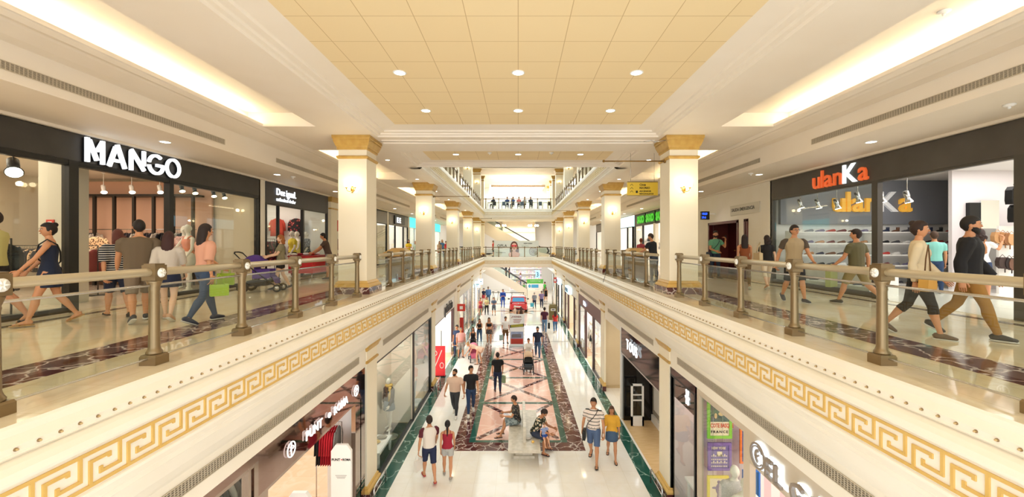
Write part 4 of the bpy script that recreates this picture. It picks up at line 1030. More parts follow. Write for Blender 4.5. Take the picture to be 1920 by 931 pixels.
mannequin(-8.95, 16.95, 0, 140, 'mannequin in a pale yellow dress beside the yellow topped one', sex='f', pose=MP, top=('dress', 'cfc268'), bottom=('none', 'ffffff'))
mannequin(-8.8, 17.4, 0, 140, 'mannequin in a dark dotted top nearest the column end of the window', sex='f', pose=MP, top=('blouse', spots('dots_dark', '2c3038', 'a8b0b8', None, 20, .3)), bottom=('long', '2c3038'))
# red sale table the man leans on
r = empty('sale_table', (-7.55, 15.3, 0), 'low red cloth covered sale table outside the dark fronted shop', 'table')
m = MB(); m.loft([[(-7.55+sx*.42, 15.3+sy*.8, zz) for sx, sy in ((-1, -1), (1, -1), (1, 1), (-1, 1))] for zz in (.25, .82)], smooth=False); m.build('cloth', mat('red_table_cloth', 'c4232b', .7), r)
m = MB(); m.box(-7.99, -7.11, 14.48, 16.12, .82, .86); m.build('table_top', mat('red_table_top', 'a81c24', .5), r)
for sx in (-1, 1):
    for sy in (-1, 1): m = MB(); m.cyl((-7.55+sx*.36, 15.3+sy*.72, 0), (-7.55+sx*.36, 15.3+sy*.72, .26), .02, 8); m.build('leg', STEEL, r)
for i in range(7):
    m = MB(); x = -7.85+.1*(i % 4)+.05*random.random(); y = 14.6+.21*i; m.sphere((0, 0, .045), .13, .11, .045, 10, 6)
    m.thing('folded_garment', [GC[0], cloth('8a1c30'), cloth('d8d0d8'), cloth('c83030')][i % 4], '%s folded garment on the red sale table' % ORD[i], 'folded clothing', 'folded clothes on the red table', (x, y, .86))
# small notices on the pillar by the dark fronted shop
for i, (y, zz, w, h, c) in enumerate(((18.35, 1.95, .16, .22, 'c03028'), (18.3, 1.02, .10, .14, 'b02820'), (18.95, 1.85, .3, .5, 'd02820'), (19.0, 1.0, .26, .5, '7a3034'), (19.0, .45, .26, .4, '8a2a2a'))):
    m = MB(); m.box(-XS, -XS+.02, y, y+w, zz, zz+h, 0); m.box(-XS+.02, -XS+.024, y+w*.3, y+w*.7, zz+h*.3, zz+h*.7, 1)
    m.thing('notice', [mat('notice_'+c, c, .5), WHITE], '%s red notice on the cream wall between the left shops' % ORD[i], 'notice', 'red notices on the left')
# pilaster with gold cap at the wall
for sd, ys in ((-1, (18.1,)), (1, (19.3,))):
    for y in ys:
        r = empty('pilaster', (sd*XS, y+.3, 0), 'flat cream pilaster with gold cap against the %s shop wall' % SN[sd], 'pilaster')
        m = MB(); m.box(sd*XS, sd*(XS-.1), y, y+.62, 0, 3.3); m.build('shaft', COLUMN, r)
        m = MB(); m.box(sd*XS, sd*(XS-.16), y-.05, y+.67, 3.1, 3.32); m.box(sd*XS, sd*(XS-.13), y-.03, y+.65, 2.78, 2.84); m.build('capital', GOLD2, r)
# ================================== far left upper shops
GREYF = mat('grey_fascia', '77726c', .4, .3)
def plain_shop(sd, y0, y1, label, fascia, frame_, inner, gl, posts, zf=2.55, power=1.2, sign=None, floor=None, z0=0.0, X=XS, depth=5.0, ztop=3.31, base=.1):
    room(sd, X, X+depth, y0, y1, z0, ztop-.05, inner, floor or FLM, None, power, (1, .95, .88))
    return shopfront(sd, X, y0, y1, z0, ztop, zf, label, fascia, frame_, gl, posts, base=base)
plain_shop(-1, 24.2, 26.2, 'grey fronted shop beyond the second left column gap', GREYF, BLACK, SAND, [(24.3, 26.1)], [])
plain_shop(-1, 26.5, 31.2, 'grey fronted bag shop with a dark sign box on the left', GREYF, BLACK, WHITE, [(26.6, 28.0), (30.0, 31.1)], [(28.0, .1), (30.0, .1)], power=1.6)
r = empty('shop_sign', (-XS+.05, 28.6, 2.7), 'small black sign box with pale strokes on the grey left fascia', 'sign')
m = MB(); m.box(-XS+.001, -XS+.08, 27.6, 30.0, 2.62, 3.2); m.build('sign_box', BLACK, r)
text_mb('IE IE', (-XS+.1, 27.9, 2.72), (0, 1, 0), .5, .02, .01, 1.1).build('lettering', LIT, r)
TURQ = mat('turquoise_lightbox', '2fc4c8', .4, emit='3fd0d4', es=.9)
plain_shop(-1, 31.6, 36.4, 'shop with a turquoise light box sign on the left gallery', TURQ, STEEL, WHITE, [(31.7, 33.2)], [(33.2, .1)], power=1.6)
plain_shop(-1, 37.0, 44.0, 'farthest left shop under a turquoise sign', TURQ, STEEL, WHITE, [(37.2, 39.5)], [(39.5, .1)], power=1.6)
for i, (y, zz, c) in enumerate(((27.3, 1.75, 'b5605a'), (27.3, 1.1, 'a0284a'), (27.9, 1.75, '6a3038'), (27.9, 1.1, '8c2040'), (29.1, 1.6, 'c8484c'), (33.6, 1.7, '8aa8b0'))):
    X_ = -10.6-.5*(i % 2)
    r = empty('display_shelf', (X_, 30.9, zz), '%s small lit display shelf of bags in the left bag shop' % ORD[i], 'shelf', 'bag display shelves')
    m = MB(); m.box(X_-.4, X_+.4, 30.7, 31.1, zz-.03, zz); m.build('board', WHITE, r)
    for k in range(3):
        m = MB(); m.loft([[(sx*w, sy*.06, q) for sx, sy in ((-1, -1), (1, -1), (1, 1), (-1, 1))] for w, q in ((.12, 0), (.13, .1), (.09, .2))], smooth=False)
        m.tube([(-.07, 0, .19), (-.05, 0, .28), (.05, 0, .28), (.07, 0, .19)], .008, 5)
        m.thing('handbag', mat('bag_'+c, c, .5), 'small handbag, %s on the %s bag shop shelf' % (ORD[k], ORD[i]), 'handbag', 'handbags in the bag shop', (X_-.26+.26*k, 30.88, zz))
# ================================== ulanKa (right)
GREYW = noisy('slate_wall', '8c8f97', '868992', 1, .6)
room(1, XS, 15.2, YN, 13.6, 0, 3.3, WHITE, mat('shop_white_floor', 'efece6', .2), WHITE, .8, (1, .96, .92))
DKB = noisy('umber_fascia', '4d4842', '453f39', 2, .45)
shopfront(1, XS, YN, 13.6, 0, 3.31, 2.72, 'dark fronted shoe shop on the right with orange and white letters', DKB, mat('umber_frame', '4a4641', .4, .3),
          [(9.72, 11.55), (11.55, 13.5), (YN, 6.75)], [(9.62, .16), (6.82, .2)], .12, .12, head=.0, base=.14)
ORANGE = mat('orange_letter', 'e8703a', .45, emit='e8602c', es=.25); WL = mat('white_letter', 'eef6f8', .4, emit='e8f4fa', es=.6)
r = empty('shop_sign', (XS-.1, 10.8, 2.85), 'orange and white ulanKa letters on the dark right fascia', 'sign')
y_l = depth_at(1519, XS-.1); W_ = y_l-depth_at(1622, XS-.1)
def ulanka(r, origin, right, total, size, depth, mats, bold=.006):
    t = [text_mb(ch, (0, 0, 0), right, size, depth, bold, 1.0) for ch in 'ulanKa']; R = Vector(right)
    ex = [(min(v.dot(R) for v in q.v), max(v.dot(R) for v in q.v)) for q in t]; gap = size*.05; full = sum(b-a for a, b in ex)+gap*5; k = total/full; x = 0
    for q, (a, b), mm in zip(t, ex, mats):
        o = Vector(origin); q.v = [Vector(v)+R*((v.dot(R)-a)*k+x-v.dot(R))+o for v in q.v]; x += (b-a+gap)*k; q.build('letter', mm, r)
ulanka(r, (XS-.002, y_l, 2.78), (0, -1, 0), W_, .66, .045, [ORANGE]*4+[WL, ORANGE])
YEL = mat('yellow_letter', 'efb54c', .45, emit='e8a838', es=.3); WLI = mat('white_block_letter', 'f4f4f4', .4, emit='ffffff', es=.1)  # emission added to the yellow to brighten the letters behind glass
yw = 13.5
m = MB(); m.box(XS+.2, 13.75, yw-.12, yw, 1.9, 3.3); o = struct('wall_right', m, GREYW)
r = empty('shop_sign', (11.2, yw-.2, 2.2), 'yellow and white ulanKa block letters on the slate wall inside the shoe shop', 'sign')
xa = (1563-VX)*13.3/FPX; xb = (1711-VX)*13.3/FPX
ulanka(r, (xa, yw-.125, 2.31), (1, 0, 0), xb-xa, .88, .08, [YEL]*4+[WLI, YEL], .018)
r = empty('display_shelving', (11.0, 13.1, 0), 'white shoe shelving across the far wall of the right shop', 'shelving')
zs = [.05, .38, .70, 1.02, 1.30]
zs = [EYE-(q-VY)*13.1/FPX for q in (577, 540, 508, 477, 455, 434.5)]
zs = [.02, .30, .60, .93, 1.29, 1.64]
for zz in zs:
    m = MB(); m.box(XS+.35, 13.7, 12.95, 13.36, zz-.03, zz); m.build('shelf', WHITE, r)
for x in (XS+.33, 11.0, 13.7): m = MB(); m.box(x, x+.03, 12.95, 13.36, 0, 1.68); m.build('side_panel', WHITE, r)
def shoe_mesh(kind):
    m = MB()
    m.tube([(-.13, 0, .035), (-.10, 0, .05), (-.03, 0, .045), (.05, 0, .035), (.11, 0, .025), (.145, 0, .018)], [(.03, .03), (.038, .045), (.04, .04), (.04, .03), (.04, .022), (.02, .012)], 12, 0, side=(0, 1, 0))
    if kind == 1: m.tube([(-.09, 0, .05), (-.09, 0, .15)], [(.04, .045), (.045, .05)], 10, 0, side=(0, 1, 0))
    m.tube([(-.14, 0, .007), (-.1, 0, .007), (.1, 0, .007), (.15, 0, .007)], [(.028, .009), (.038, .012), (.042, .012), (.018, .009)], 10, 1, side=(0, 1, 0))
    m.box(-.02, .06, -.012, .012, .066, .075, 1)
    return m
SC = [('black', '1f1f22'), ('brown', '6a4530'), ('grey', '7d7f86'), ('navy', '28324e'), ('burgundy', '6a2430'), ('white', 'e6e4e0'), ('tan', 'b07c4c'), ('red', 'b8342c'), ('charcoal', '45444a'), ('violet', '6c6488')]
SM = {}
for kd in (0, 1):
    for nm, c in SC: SM[(kd, nm)] = shoe_mesh(kd).mesh('shoe', [mat('leather_'+nm, c, .5), mat('shoe_sole_white', 'dedad4', .6)])
RW = ['bottom', 'second lowest', 'third', 'fourth', 'fifth', 'top']
for j, zz in enumerate(zs):
    n = 15 if j > 1 else 13; step = 5.1/n
    for i in range(n):
        nm = SC[(i*7+j*3+(i//3)) % 10][0]; x = XS+.6+i*step
        kd = 1 if (j == 5 and i > 7) else 0
        o = bpy.data.objects.new('shoe', SM[(kd, nm)]); o.location = (x, 13.14, zz); o.rotation_euler = (0, 0, PI+random.uniform(-.25, .25) if (i % 2) else random.uniform(-.2, .2)+PI); C.objects.link(o)
        tag(o, '%s shoe, %s from the left on the %s shoe shop shelf' % (nm, {**{q: ORD[q] for q in range(1, 20)}, 0: 'first'}[i], RW[j]), 'shoe', 'shoes on the white shelving')
for i in range(6):
    spotlight(XS+.5+.12*i, 12.9-.58*i, 3.28, .75+.06*(i % 3), .25, STEEL, '%s hanging steel spotlight behind the shoe shop window' % ORD[i], 'hanging shop spotlights', 1.15)
# display bench in the window with shoes
r = empty('display_plinth', (8.75, 11.6, 0), 'low white stepped display plinth in the shoe shop window', 'display')
m = MB(); m.box(8.4, 9.1, 10.0, 13.3-.4, .008, .22); m.build('lower_step', WHITE, r); m = MB(); m.box(8.75, 9.1, 10.0, 12.9, .22, .55); m.build('upper_step', WHITE, r)
for i in range(9):
    for j in range(2):
        nm = SC[(i*3+j*5) % 10][0]; o = bpy.data.objects.new('shoe', SM[(0, nm)]); o.location = (8.58+.34*j, 10.2+.31*i, .22+.33*j); o.rotation_euler = (0, 0, 2.6+.3*(i % 2)); C.objects.link(o)
        tag(o, '%s shoe, %s on the %s step of the window plinth' % (nm, ORD[i], ('lower', 'upper')[j]), 'shoe', 'shoes on the window plinth')
# mirror, black panel, slat wall with bags
r = empty('mirror', (12.9, 11.5, .2), 'tall mirror beside a black panel inside the shoe shop', 'mirror')
xm = lambda px, y: (px-VX)*y/FPX
m = MB(); m.box(xm(1818, 11.5), xm(1838, 11.5), 11.5, 11.6, .1, 2.4); m.build('black_panel', BLACK, r)
m = MB(); m.box(xm(1838, 11.5), xm(1872, 11.5), 11.48, 11.52, .3, 2.46); m.build('mirror_glass', mat('mirror', 'e8eceb', .02, 1.0), r)
w_ = MB(); w_.box(xm(1785, 11.6), 15, 11.6, 11.7, 0, 3.3); struct('wall_right', w_, noisy('lilac_white_wall', 'e9e3e4', 'e4dddf', 1, .6))
xs0, ys0 = xm(1873, 10.6), 10.6
r = empty('slat_wall', (xs0+.7, ys0, 0), 'white slat wall with hooks at the right edge of the shoe shop', 'slat wall')
m = MB(); m.box(xs0, 15, ys0, ys0+.06, .0, 1.72)
for k in range(10): m.box(xs0, 15, ys0-.006, ys0, .1+.16*k, .11+.16*k)
m.build('board', WHITE, r)
BTAN = mat('tan_leather', 'a9744c', .55)
for i, (px, zz, c, nm) in enumerate(((1882, 1.05, 'b88a5c', 'tan'), (1890, 1.03, 'a57448', 'tan'), (1897, 1.0, '8a5c38', 'brown'), (1903, 1.0, 'c09468', 'pale tan'), (1884, .42, '3a2a26', 'dark'), (1895, .40, '241c1c', 'dark'), (1900, .38, '6a4a3a', 'brown'))):
    x = xm(px, ys0-.2); m = MB(); m.loft([[(sx*w, sy*.05, q) for sx, sy in ((-1, -1), (1, -1), (1, 1), (-1, 1))] for w, q in ((.05, -.02), (.13, .05), (.14, .16), (.10, .26))], smooth=False)
    m.tube([(-.08, 0, .25), (0, .0, .33), (.08, 0, .25)], .006, 5)
    m.tube([(.03, -.03, 0), (.03, -.03, -.12)], .012, 5)
    m.thing('hanging_bag', mat('bagleather_'+c, c, .6), '%s leather bag hanging on the slat wall, %s of the row' % (nm, ORD[i]), 'bag', 'bags on the slat wall', (x, ys0-.07-.02*i, zz+.25))
for i, (px, zz) in enumerate(((1903, 1.95), (1908, 1.5))):
    m = MB(); m.loft([[(sx*w*.5, sy*.08, q) for sx, sy in ((-1, -1), (1, -1), (1, 1), (-1, 1))] for w, q in ((.30, 0), (.34, .1), (.32, .35), (.2, .44))], smooth=False); m.tube([(-.1, -.09, .4), (-.1, -.12, .1), (-.1, -.09, -.12)], .012, 5)
    m.tube([(0, .0, .43), (0, .03, .50)], .008, 5)
    m.thing('backpack', BLACK, '%s black backpack hung high at the right edge of the shoe shop' % ('upper', 'lower')[i], 'backpack', 'black backpacks', (xm(px, 10.4), 10.4, zz+.3))
# ================================== right wall with red doors, clock, exit room sign
m = MB(); m.box(XS, XS+.2, 14.1, 14.9, 0, 2.15); m.box(XS, XS+.2, 15.15, 15.55, 0, 2.15); m.box(XS, XS+.2, 18.0, 20.4, 0, 2.15); m.box(XS, XS+.2, 14.1, 20.4, 2.15, 3.31)
struct('wall_right', m, CREAM)
DOORM = noisy('dark_red_door', '4c1216', '3f0e12', 2, .35)
for i, (a, b) in enumerate(((15.55, 18.0), (14.9, 15.15))):
    m = MB()
    m.box(XS-.03, XS+.15, a, a+.1, 0, 2.15); m.box(XS-.03, XS+.15, b-.1, b, 0, 2.15); m.box(XS-.03, XS+.15, a, b, 2.07, 2.17)
    d = struct('door_%d' % (i+1), m, mat('dark_red_frame', '5a1a1c', .35))
    m = MB(); m.box(XS+.9, XS+.95, a-.1, b+.1, 0, 2.2); m.build('door_leaf', DOORM, d)
    m = MB(); m.cyl((XS+.89, b-.4, 1.0), (XS+.86, b-.55, 1.0), .015, 8); m.build('door_handle', BRASS, d)
    m = MB(); m.box(XS+.15, XS+.9, a-.15, a-.1, 0, 2.3); m.box(XS+.15, XS+.9, b+.1, b+.15, 0, 2.3); m.box(XS+.15, XS+.95, a-.1, b+.1, 2.2, 2.25); m.build('door_recess', mat('dark_red_wall', '6a2a26', .6), d)
r = empty('clock_display', (XS-.2, 17.4, 2.55), 'small blue lit digital display box high on the right wall', 'clock')
y = 17.3; m = MB(); m.box(XS-.62, XS-.28, y, y+.10, 2.28, 2.62); m.build('case', BLACK, r)
m = MB(); m.box(XS-.62-.0, XS-.02, y+.03, y+.07, 2.5, 2.54); m.build('arm', WHITE, r)
BL = mat('blue_led', '2a58ff', .5, emit='2a58ff', es=1.5)
text_mb('18:20', (XS-.60, y-.003, 2.48), (1, 0, 0), .12, .004, .003, .85).build('lettering', BL, r)
text_mb('29.6', (XS-.60, y-.003, 2.33), (1, 0, 0), .12, .004, .003, .85).build('lettering', BL, r)
r = empty('door_plate', (XS-.02, 15.0, 2.45), 'pale plate reading SALIDA EMERGENCIA over the dark red doors', 'sign')
m = MB(); m.box(XS-.03, XS-.001, 14.15, 16.1, 2.35, 2.72); m.build('plate', mat('pale_grey_plate', 'd9d2c2', .5), r)
text_mb('SALIDA EMERGENCIA', (XS-.032, 16.0, 2.49), (0, -1, 0), .17, .004, .003, .95).build('lettering', mat('grey_letters', '5a5650', .5), r)
# hanging yellow direction sign
YS = mat('yellow_sign', 'e8c53c', .45)
y = 12.6; x0, x1 = xm(1176, y), xm(1233, y); z1, z0 = EYE+(VY-340)*y/FPX, EYE+(VY-366)*y/FPX
r = empty('direction_sign', ((x0+x1)/2, y, z0), 'yellow hanging sign with arrows and ASCENSOR MINUSVALIDOS by the right column', 'sign')
m = MB(); m.box(x0, x1, y-.03, y+.03, z0, z1-.03); m.build('panel', YS, r)
m = MB(); m.box(x0, x1, y-.035, y+.035, z1-.03, z1); m.box(x0, x1, y-.035, y+.035, z0-.01, z0); m.build('frame', BRONZE, r)
for x in (x0+.1, x1-.1): m = MB(); m.cyl((x, y, z1), (x, y, 4.0), .006, 6); m.build('hanger_rod', STEEL, r)
for i, (tx, s_) in enumerate((('Cines', .085), ('RECREO', .085), ('ASCENSOR', .07), ('MINUSVALIDOS', .06))):
    text_mb(tx, (x0+.36, y-.032, z1-.13-.095*i+(.02 if i == 3 else 0)), (1, 0, 0), s_, .003, .002, 1).build('lettering', BLACK, r)
m = MB(); m.xf = frame((x0+.08, y-.031, z1-.13), (1, 0, 0))
for q in range(3): m.stroke((0, -.1*q), (.05, .05-.1*q), .012, .003); m.stroke((.05, .05-.1*q), (.09, -.1*q), .012, .003)
m.box(.17, .23, -.003, 0, -.22, -.15); m.build('arrow', BLACK, r)
# ================================== SAXO etc.
SAX = mat('green_sign', '2f9a1e', .4, emit='3cd020', es=.4)
plain_shop(1, 20.4, 22.2, 'grey shopfront beside the green signed shop on the right', GREYF, STEEL, WHITE, [(20.5, 22.1)], [], power=1.5)
m = MB(); m.box(XS+.8, XS+.85, 20.6, 22.0, .6, 2.3, 0)
m.thing('window_poster', [spots('floral_poster', 'e8eef0', '7ac06a', 'e06a8a', 3, .3)], 'pale floral poster in the grey shopfront on the right', 'poster')
plain_shop(1, 23.0-.4, 29.5, 'bag shop with three green SAXO sign boxes on the right', mat('saxo_fascia', '4a4440', .45), BLACK, WHITE, [(22.7, 23.6), (27.6, 29.4)], [(23.6, .12), (27.6, .15)], power=2.0)
ya = 23.0
for i in range(3):
    y = 24.6+1.9*i
    r = empty('shop_sign', (XS-.1, y, 2.62), 'green SAXO sign box, %s of three over the right bag shop' % ORD[i], 'sign', 'green SAXO boxes')
    m = MB(); m.box(XS-.12, XS-.001, y-1.75, y-.05, 2.60, 3.25); m.build('sign_box', mat('dark_green_box', '16480f', .4), r)
    text_mb('SAXO', (XS-.13, y-.12, 2.68), (0, -1, 0), .62, .03, .03, .93).build('lettering', SAX, r)
plain_shop(1, 30.0, 36.5, 'far right gallery shop with pale fascia', mat('pale_blue_lightbox', 'bfe0ea', .4, emit='bfe0ea', es=1.0), BLACK, WHITE, [(30.1, 31.5), (35.0, 36.4)], [(31.5, .1), (35.0, .1)], power=1.6)
plain_shop(1, 37.5, 44.0, 'farthest shop of the right gallery', GREYF, BLACK, WHITE, [(37.6, 40)], [(40, .1)], power=1.6)
for i in range(10):
    x = 9.2+.45*(i % 5); zz = .9+.55*(i//5)
    if i % 5 == 0:
        r = empty('display_shelf', (10.1, 29.2, zz), '%s long shelf of bags in the green signed shop' % ('lower', 'upper')[i//5], 'shelf'); m = MB(); m.box(8.9, 11.4, 29.0, 29.42, zz-.03, zz); m.build('board', WHITE, r)
    m = MB(); m.loft([[(sx*w, sy*.08, q) for sx, sy in ((-1, -1), (1, -1), (1, 1), (-1, 1))] for w, q in ((.16, 0), (.17, .15), (.12, .28))], smooth=False); m.tube([(-.08, 0, .27), (0, 0, .40), (.08, 0, .27)], .01, 5)
    m.thing('handbag', [BTAN, BLACK, cloth('c8a890'), cloth('884040')][i % 4], 'handbag, %s on the %s shelf of the green signed shop' % (ORD[i % 5], ('lower', 'upper')[i//5]), 'handbag', 'bags in the green signed shop', (x, 29.2, zz))
# kiosk-like bins with tan hipped lids by the railings
for sd, y, lb in ((-1, 15.6, 'left'), (1, 15.9, 'right')):
    x = sd*4.45; r = empty('display_bin', (x, y, 0), 'tan hip-topped square bin standing behind the %s railing' % lb, 'bin')
    m = MB(); m.box(x-.36, x+.36, y-.36, y+.36, .005, .80); m.build('body', mat('brown_bin', '5a4a38', .5), r)
    m = MB(); m.loft([[(x+sx*h, y+sy*h, q) for sx, sy in ((-1, -1), (1, -1), (1, 1), (-1, 1))] for h, q in ((.36, .80), (.44, .82), (.44, .95), (.42, .97), (.22, 1.10), (.22, 1.12))], smooth=False); m.build('lid', noisy('tan_lid', 'c8a468', 'bd9858', 4, .5), r)
# ================================================================== ground floor shops
GZT, GF = -1.83, -2.5       # top and bottom of the ground floor fascias
WOOD = noisy('pale_wood_floor', 'e3c393', 'd8b47f', 3, .25, stretch=(1, 8, 1))
PEACH = tiled('peach_marble_floor', 'e6c4a2', 'dcb48e', 'd4ac88', .9, .9, .12, .003, vein='f0dac4')
SMOKE = noisy('mirror_bronze', 'b39a92', '9c8078', 1.3, .04, 1.0, bump=.6)
def gshop(sd, y0, y1, label, fascia, frame_, inner, floor, gl, posts, zf=GF, power=1.3, depth=4.6, col=(1, .95, .88), jamb=.1, base=.12, fz=GZT):
    room(sd, XG+.02, XG+depth, y0, y1, GZ, -1.9, inner, floor, None, power, col)
    return shopfront(sd, XG, y0, y1, GZ, fz, zf, label, fascia, frame_, gl, posts, jamb=jamb, base=base)
# ---- PUNT ROMA, left nearest
m = MB(); m.box(-3.87, -8.4, 2.0, 2.06, GZ, -1.9); m.box(-8.34, -8.4, 2.06, 15.3, GZ, -1.9); m.box(-4.76, -8.34, 15.24, 15.3, GZ, -1.9); m.box(-3.87, -4.72, 10.44, 10.5, GZ, -1.9); m.box(-4.72, -4.76, 10.44, 15.3, GZ, -1.9); struct('wall_left', m, WHITE)
m = MB(); m.box(-3.87, -8.34, 2.06, 15.24, GZ, GZ+.008); struct('floor', m, PEACH); m = MB(); m.box(-3.87, -8.4, 2.0, 15.3, -1.9, -1.86); struct('ceiling', m, WHITE)
area_light((-6.1, 6.3, -1.93), 3, 6, 85, (1, .95, .9)); area_light((-6.4, 12.6, -1.93), 2.4, 4, 50, (1, .95, .9))
shopfront(-1, XG, 6.2, 10.5, GZ, GZT, -2.48, 'mirror bronze shopfront reading PUNT ROMA at the bottom left', SMOKE, CHROME, [], [(10.05, .3)], jamb=.24, base=.12)
shopfront(-1, XG, 2.0, 6.2, GZ, GZT, -1.95, 'tall clothes window in a chrome frame at the bottom left', SMOKE, CHROME, [(2.1, 6.1)], [(6.0, .06)], jamb=.1, base=.12)
r = empty('shop_sign', (-XG+.02, 8, -2.2), 'white PUNT ROMA letters with round dot and two ring emblems on the mirror fascia', 'sign')
yl = lambda px: depth_at(px, XG)
RW_ = side_right(-1)
WLET = mat('white_sign_letter', 'f6f4f0', .4, emit='ffffff', es=.6)
sign_letters(r, 'PUNT', (-XG+.02, yl(571), -2.29), RW_, .24, .02, WLET, .002, gap=.10)
sign_letters(r, 'ROMA', (-XG+.02, yl(624), -2.29), RW_, .24, .02, WLET, .002, gap=.08)
for c_, rr, nm in ((yl(615), .055, 'dot'), (yl(543.5), .13, 'emblem_ring'), (yl(666), .13, 'emblem_ring')):
    m = MB(); m.xf = frame((-XG+.02, c_, -2.2), RW_)
    if nm == 'dot': m.arc((0, 0), rr, 0, 360, rr*.99, .02, 20)
    else:
        m.arc((0, 0), rr, 0, 360, .016, .015, 24); m.box(-.006, .006, -.015, 0, -rr+.01, rr-.01); m.arc((-.045, .02), .035, -90, 90, .010, .015, 10); m.arc((.04, .02), .03, -90, 90, .010, .015, 10)
    m.build(nm, WLET, r)
def pedestal(px, py, lab, txt):
    X, Y = on_floor(px, py, GZ); return X, Y
for i, (x, y) in enumerate(((-4.05, 9.6), (-4.05, 7.75))):
    r = empty('security_pedestal', (x, y, GZ), 'white security gate panel lettered PUNT ROMA, %s' % ('farther from the camera', 'only its top showing at the frame bottom')[i], 'security gate')
    m = MB(); m.prism([(x-.23, GZ+.01), (x+.23, GZ+.01), (x+.23, GZ+1.78), (x+.13, GZ+1.92), (x-.13, GZ+1.92), (x-.23, GZ+1.78)], 'y', y-.04, y+.04); m.build('panel', WHITE, r)
    text_mb('PUNT', (x-.215, y-.042, GZ+1.56), (1, 0, 0), .075, .003, .002, 1).build('lettering', BLACK, r); text_mb('ROMA', (x+.035, y-.042, GZ+1.56), (1, 0, 0), .075, .003, .002, .85).build('lettering', BLACK, r)
    m = MB(); m.xf = frame((x+.012, y-.041, GZ+1.585), (1, 0, 0)); m.arc((0, 0), .014, 0, 360, .0139, .003, 12); m.build('emblem', mat('sign_red', 'c8332b', .5), r)
    for k in range(3): m = MB(); m.box(x-.13+.02*k, x+.13-.02*k, y-.043, y-.04, GZ+1.22-.03*k, GZ+1.227-.03*k); m.build('lettering', mat('grey_letters', '5a5650', .5), r)
for i in range(9):
    garment(-4.72+.055*i, 9.95, GZ+2.28, .42, .85, [cloth('1c1a1c'), cloth('b01828'), cloth('c42030'), cloth('c42030'), cloth('8c8884')][(i//2) % 5], 'black or red garment on the rail inside the mirror fronted shop', 'garments inside the mirror fronted shop', 0, True, .03)
m = MB(); m.tube([(-4.80, 9.95, GZ), (-4.80, 9.95, GZ+2.29), (-4.2, 9.95, GZ+2.29), (-4.2, 9.95, GZ)], .014, 8)
m.thing('clothes_rail', STEEL, 'steel clothes rail with red and black clothes inside the mirror fronted shop', 'clothes rail')
for i in range(8): garment(-4.6, 6.15+.13*i, GZ+3.02, .5, .8, [cloth('4a4038'), cloth('2c2824'), cloth('c8b8a0'), cloth('6a5a4a')][i % 4], 'brown garment behind the window at the bottom left', 'garments behind the bottom left window', 1)
m = MB(); m.tube([(-4.6, 6.0, GZ), (-4.6, 6.0, GZ+3.03), (-4.6, 7.2, GZ+3.03), (-4.6, 7.2, GZ)], .014, 8); m.thing('clothes_rail', STEEL, 'tall steel clothes rail of brown clothes behind the bottom left window', 'clothes rail')
# ---- left second bay: two big windows
gshop(-1, 11.34, 15.35, 'wide pale shop window with a jacketed mannequin on the left ground floor', CREAM, BLACK, mat('shop_cream_wall', 'f0e3cf', .6), tiled('beige_shop_tiles', 'ddc09a', 'd6b78e', 'c4a47c', .6, .6, .15), [(11.4, 15.3)], [], power=3.5, zf=-1.95, jamb=.05, depth=.85)
gshop(-1, 15.4, 18.55, 'black framed shop window with a pink topped mannequin on the left ground floor', CREAM, BLACK, mat('shop_grey_wall', 'dcd9d4', .6), MATS['beige_shop_tiles'], [(15.5, 18.45)], [], power=1.3, zf=-1.95, jamb=.14)
def gxy(px, d): return (px-VX)*d/FPX
mannequin(-4.35, 14.1, GZ+.30, 150, 'mannequin in a black jacket and yellow scarf in the wide left window', H=1.7, sex='f', pose=MP, top=('jacket', '2a2826'), bottom=('skirt', '6a7c86'))
m = MB(); m.sphere((0, 0, 0), .13, .12, .07, 12, 8); m.tube([(.06, -.1, -.02), (.08, -.14, -.25), (.07, -.13, -.5)], [(.05, .03), (.07, .03), (.06, .02)], 8)
m.thing('scarf', cloth('d9b45c'), 'mustard yellow scarf round the neck of the black jacketed mannequin', 'scarf', None, (-4.35, 14.1, GZ+.30+1.46))
m = MB(); m.lathe([(.3, 0), (.3, .02), (.03, .03), (.03, .30)], (-4.35, 14.1, GZ+.008), 16); m.thing('mannequin_stand', STEEL, 'round steel stand under the black jacketed mannequin', 'stand')
r = empty('display_table', (-4.6, 12.6, GZ), 'low white display table with clothes in the wide left window', 'table')
m = MB(); m.box(-4.66, -4.0, 12.1, 13.3, GZ+.40, GZ+.46); m.build('table_top', WHITE, r)
for x in (-4.6, -4.06):
    for y in (12.15, 13.25): m = MB(); m.box(x-.03, x+.03, y-.03, y+.03, GZ, GZ+.40); m.build('leg', WHITE, r)
for i, c in enumerate(('2c2a28', 'd9b45c', '8a8478')): m = MB(); m.sphere((0, 0, .04), .16, .13, .04, 10, 6); m.thing('folded_garment', cloth(c), '%s folded garment on the low white window table' % ('black', 'yellow', 'grey')[i], 'folded clothing', None, (-4.45+.1*i, 12.4+.33*i, GZ+.46))
mannequin(-4.3, 17.0, GZ+.1, 160, 'mannequin in a pink hooded top and long blue dress in the black framed window', H=1.7, sex='f', pose=MP, top=('blouse', 'e0a494'), bottom=('long', '9db4c4'))
m = MB(); m.box(-4.7, -4.0, 16.6, 17.4, GZ, GZ+.1); m.thing('window_plinth', WHITE, 'low white plinth under the pink topped mannequin', 'plinth')
for i in range(6): spotlight(-4.5, 11.9+.5*i, -1.92, .1, .5, WHITE, '%s small white spotlight along the top of the wide left window' % ORD[i], 'window spots', .6)
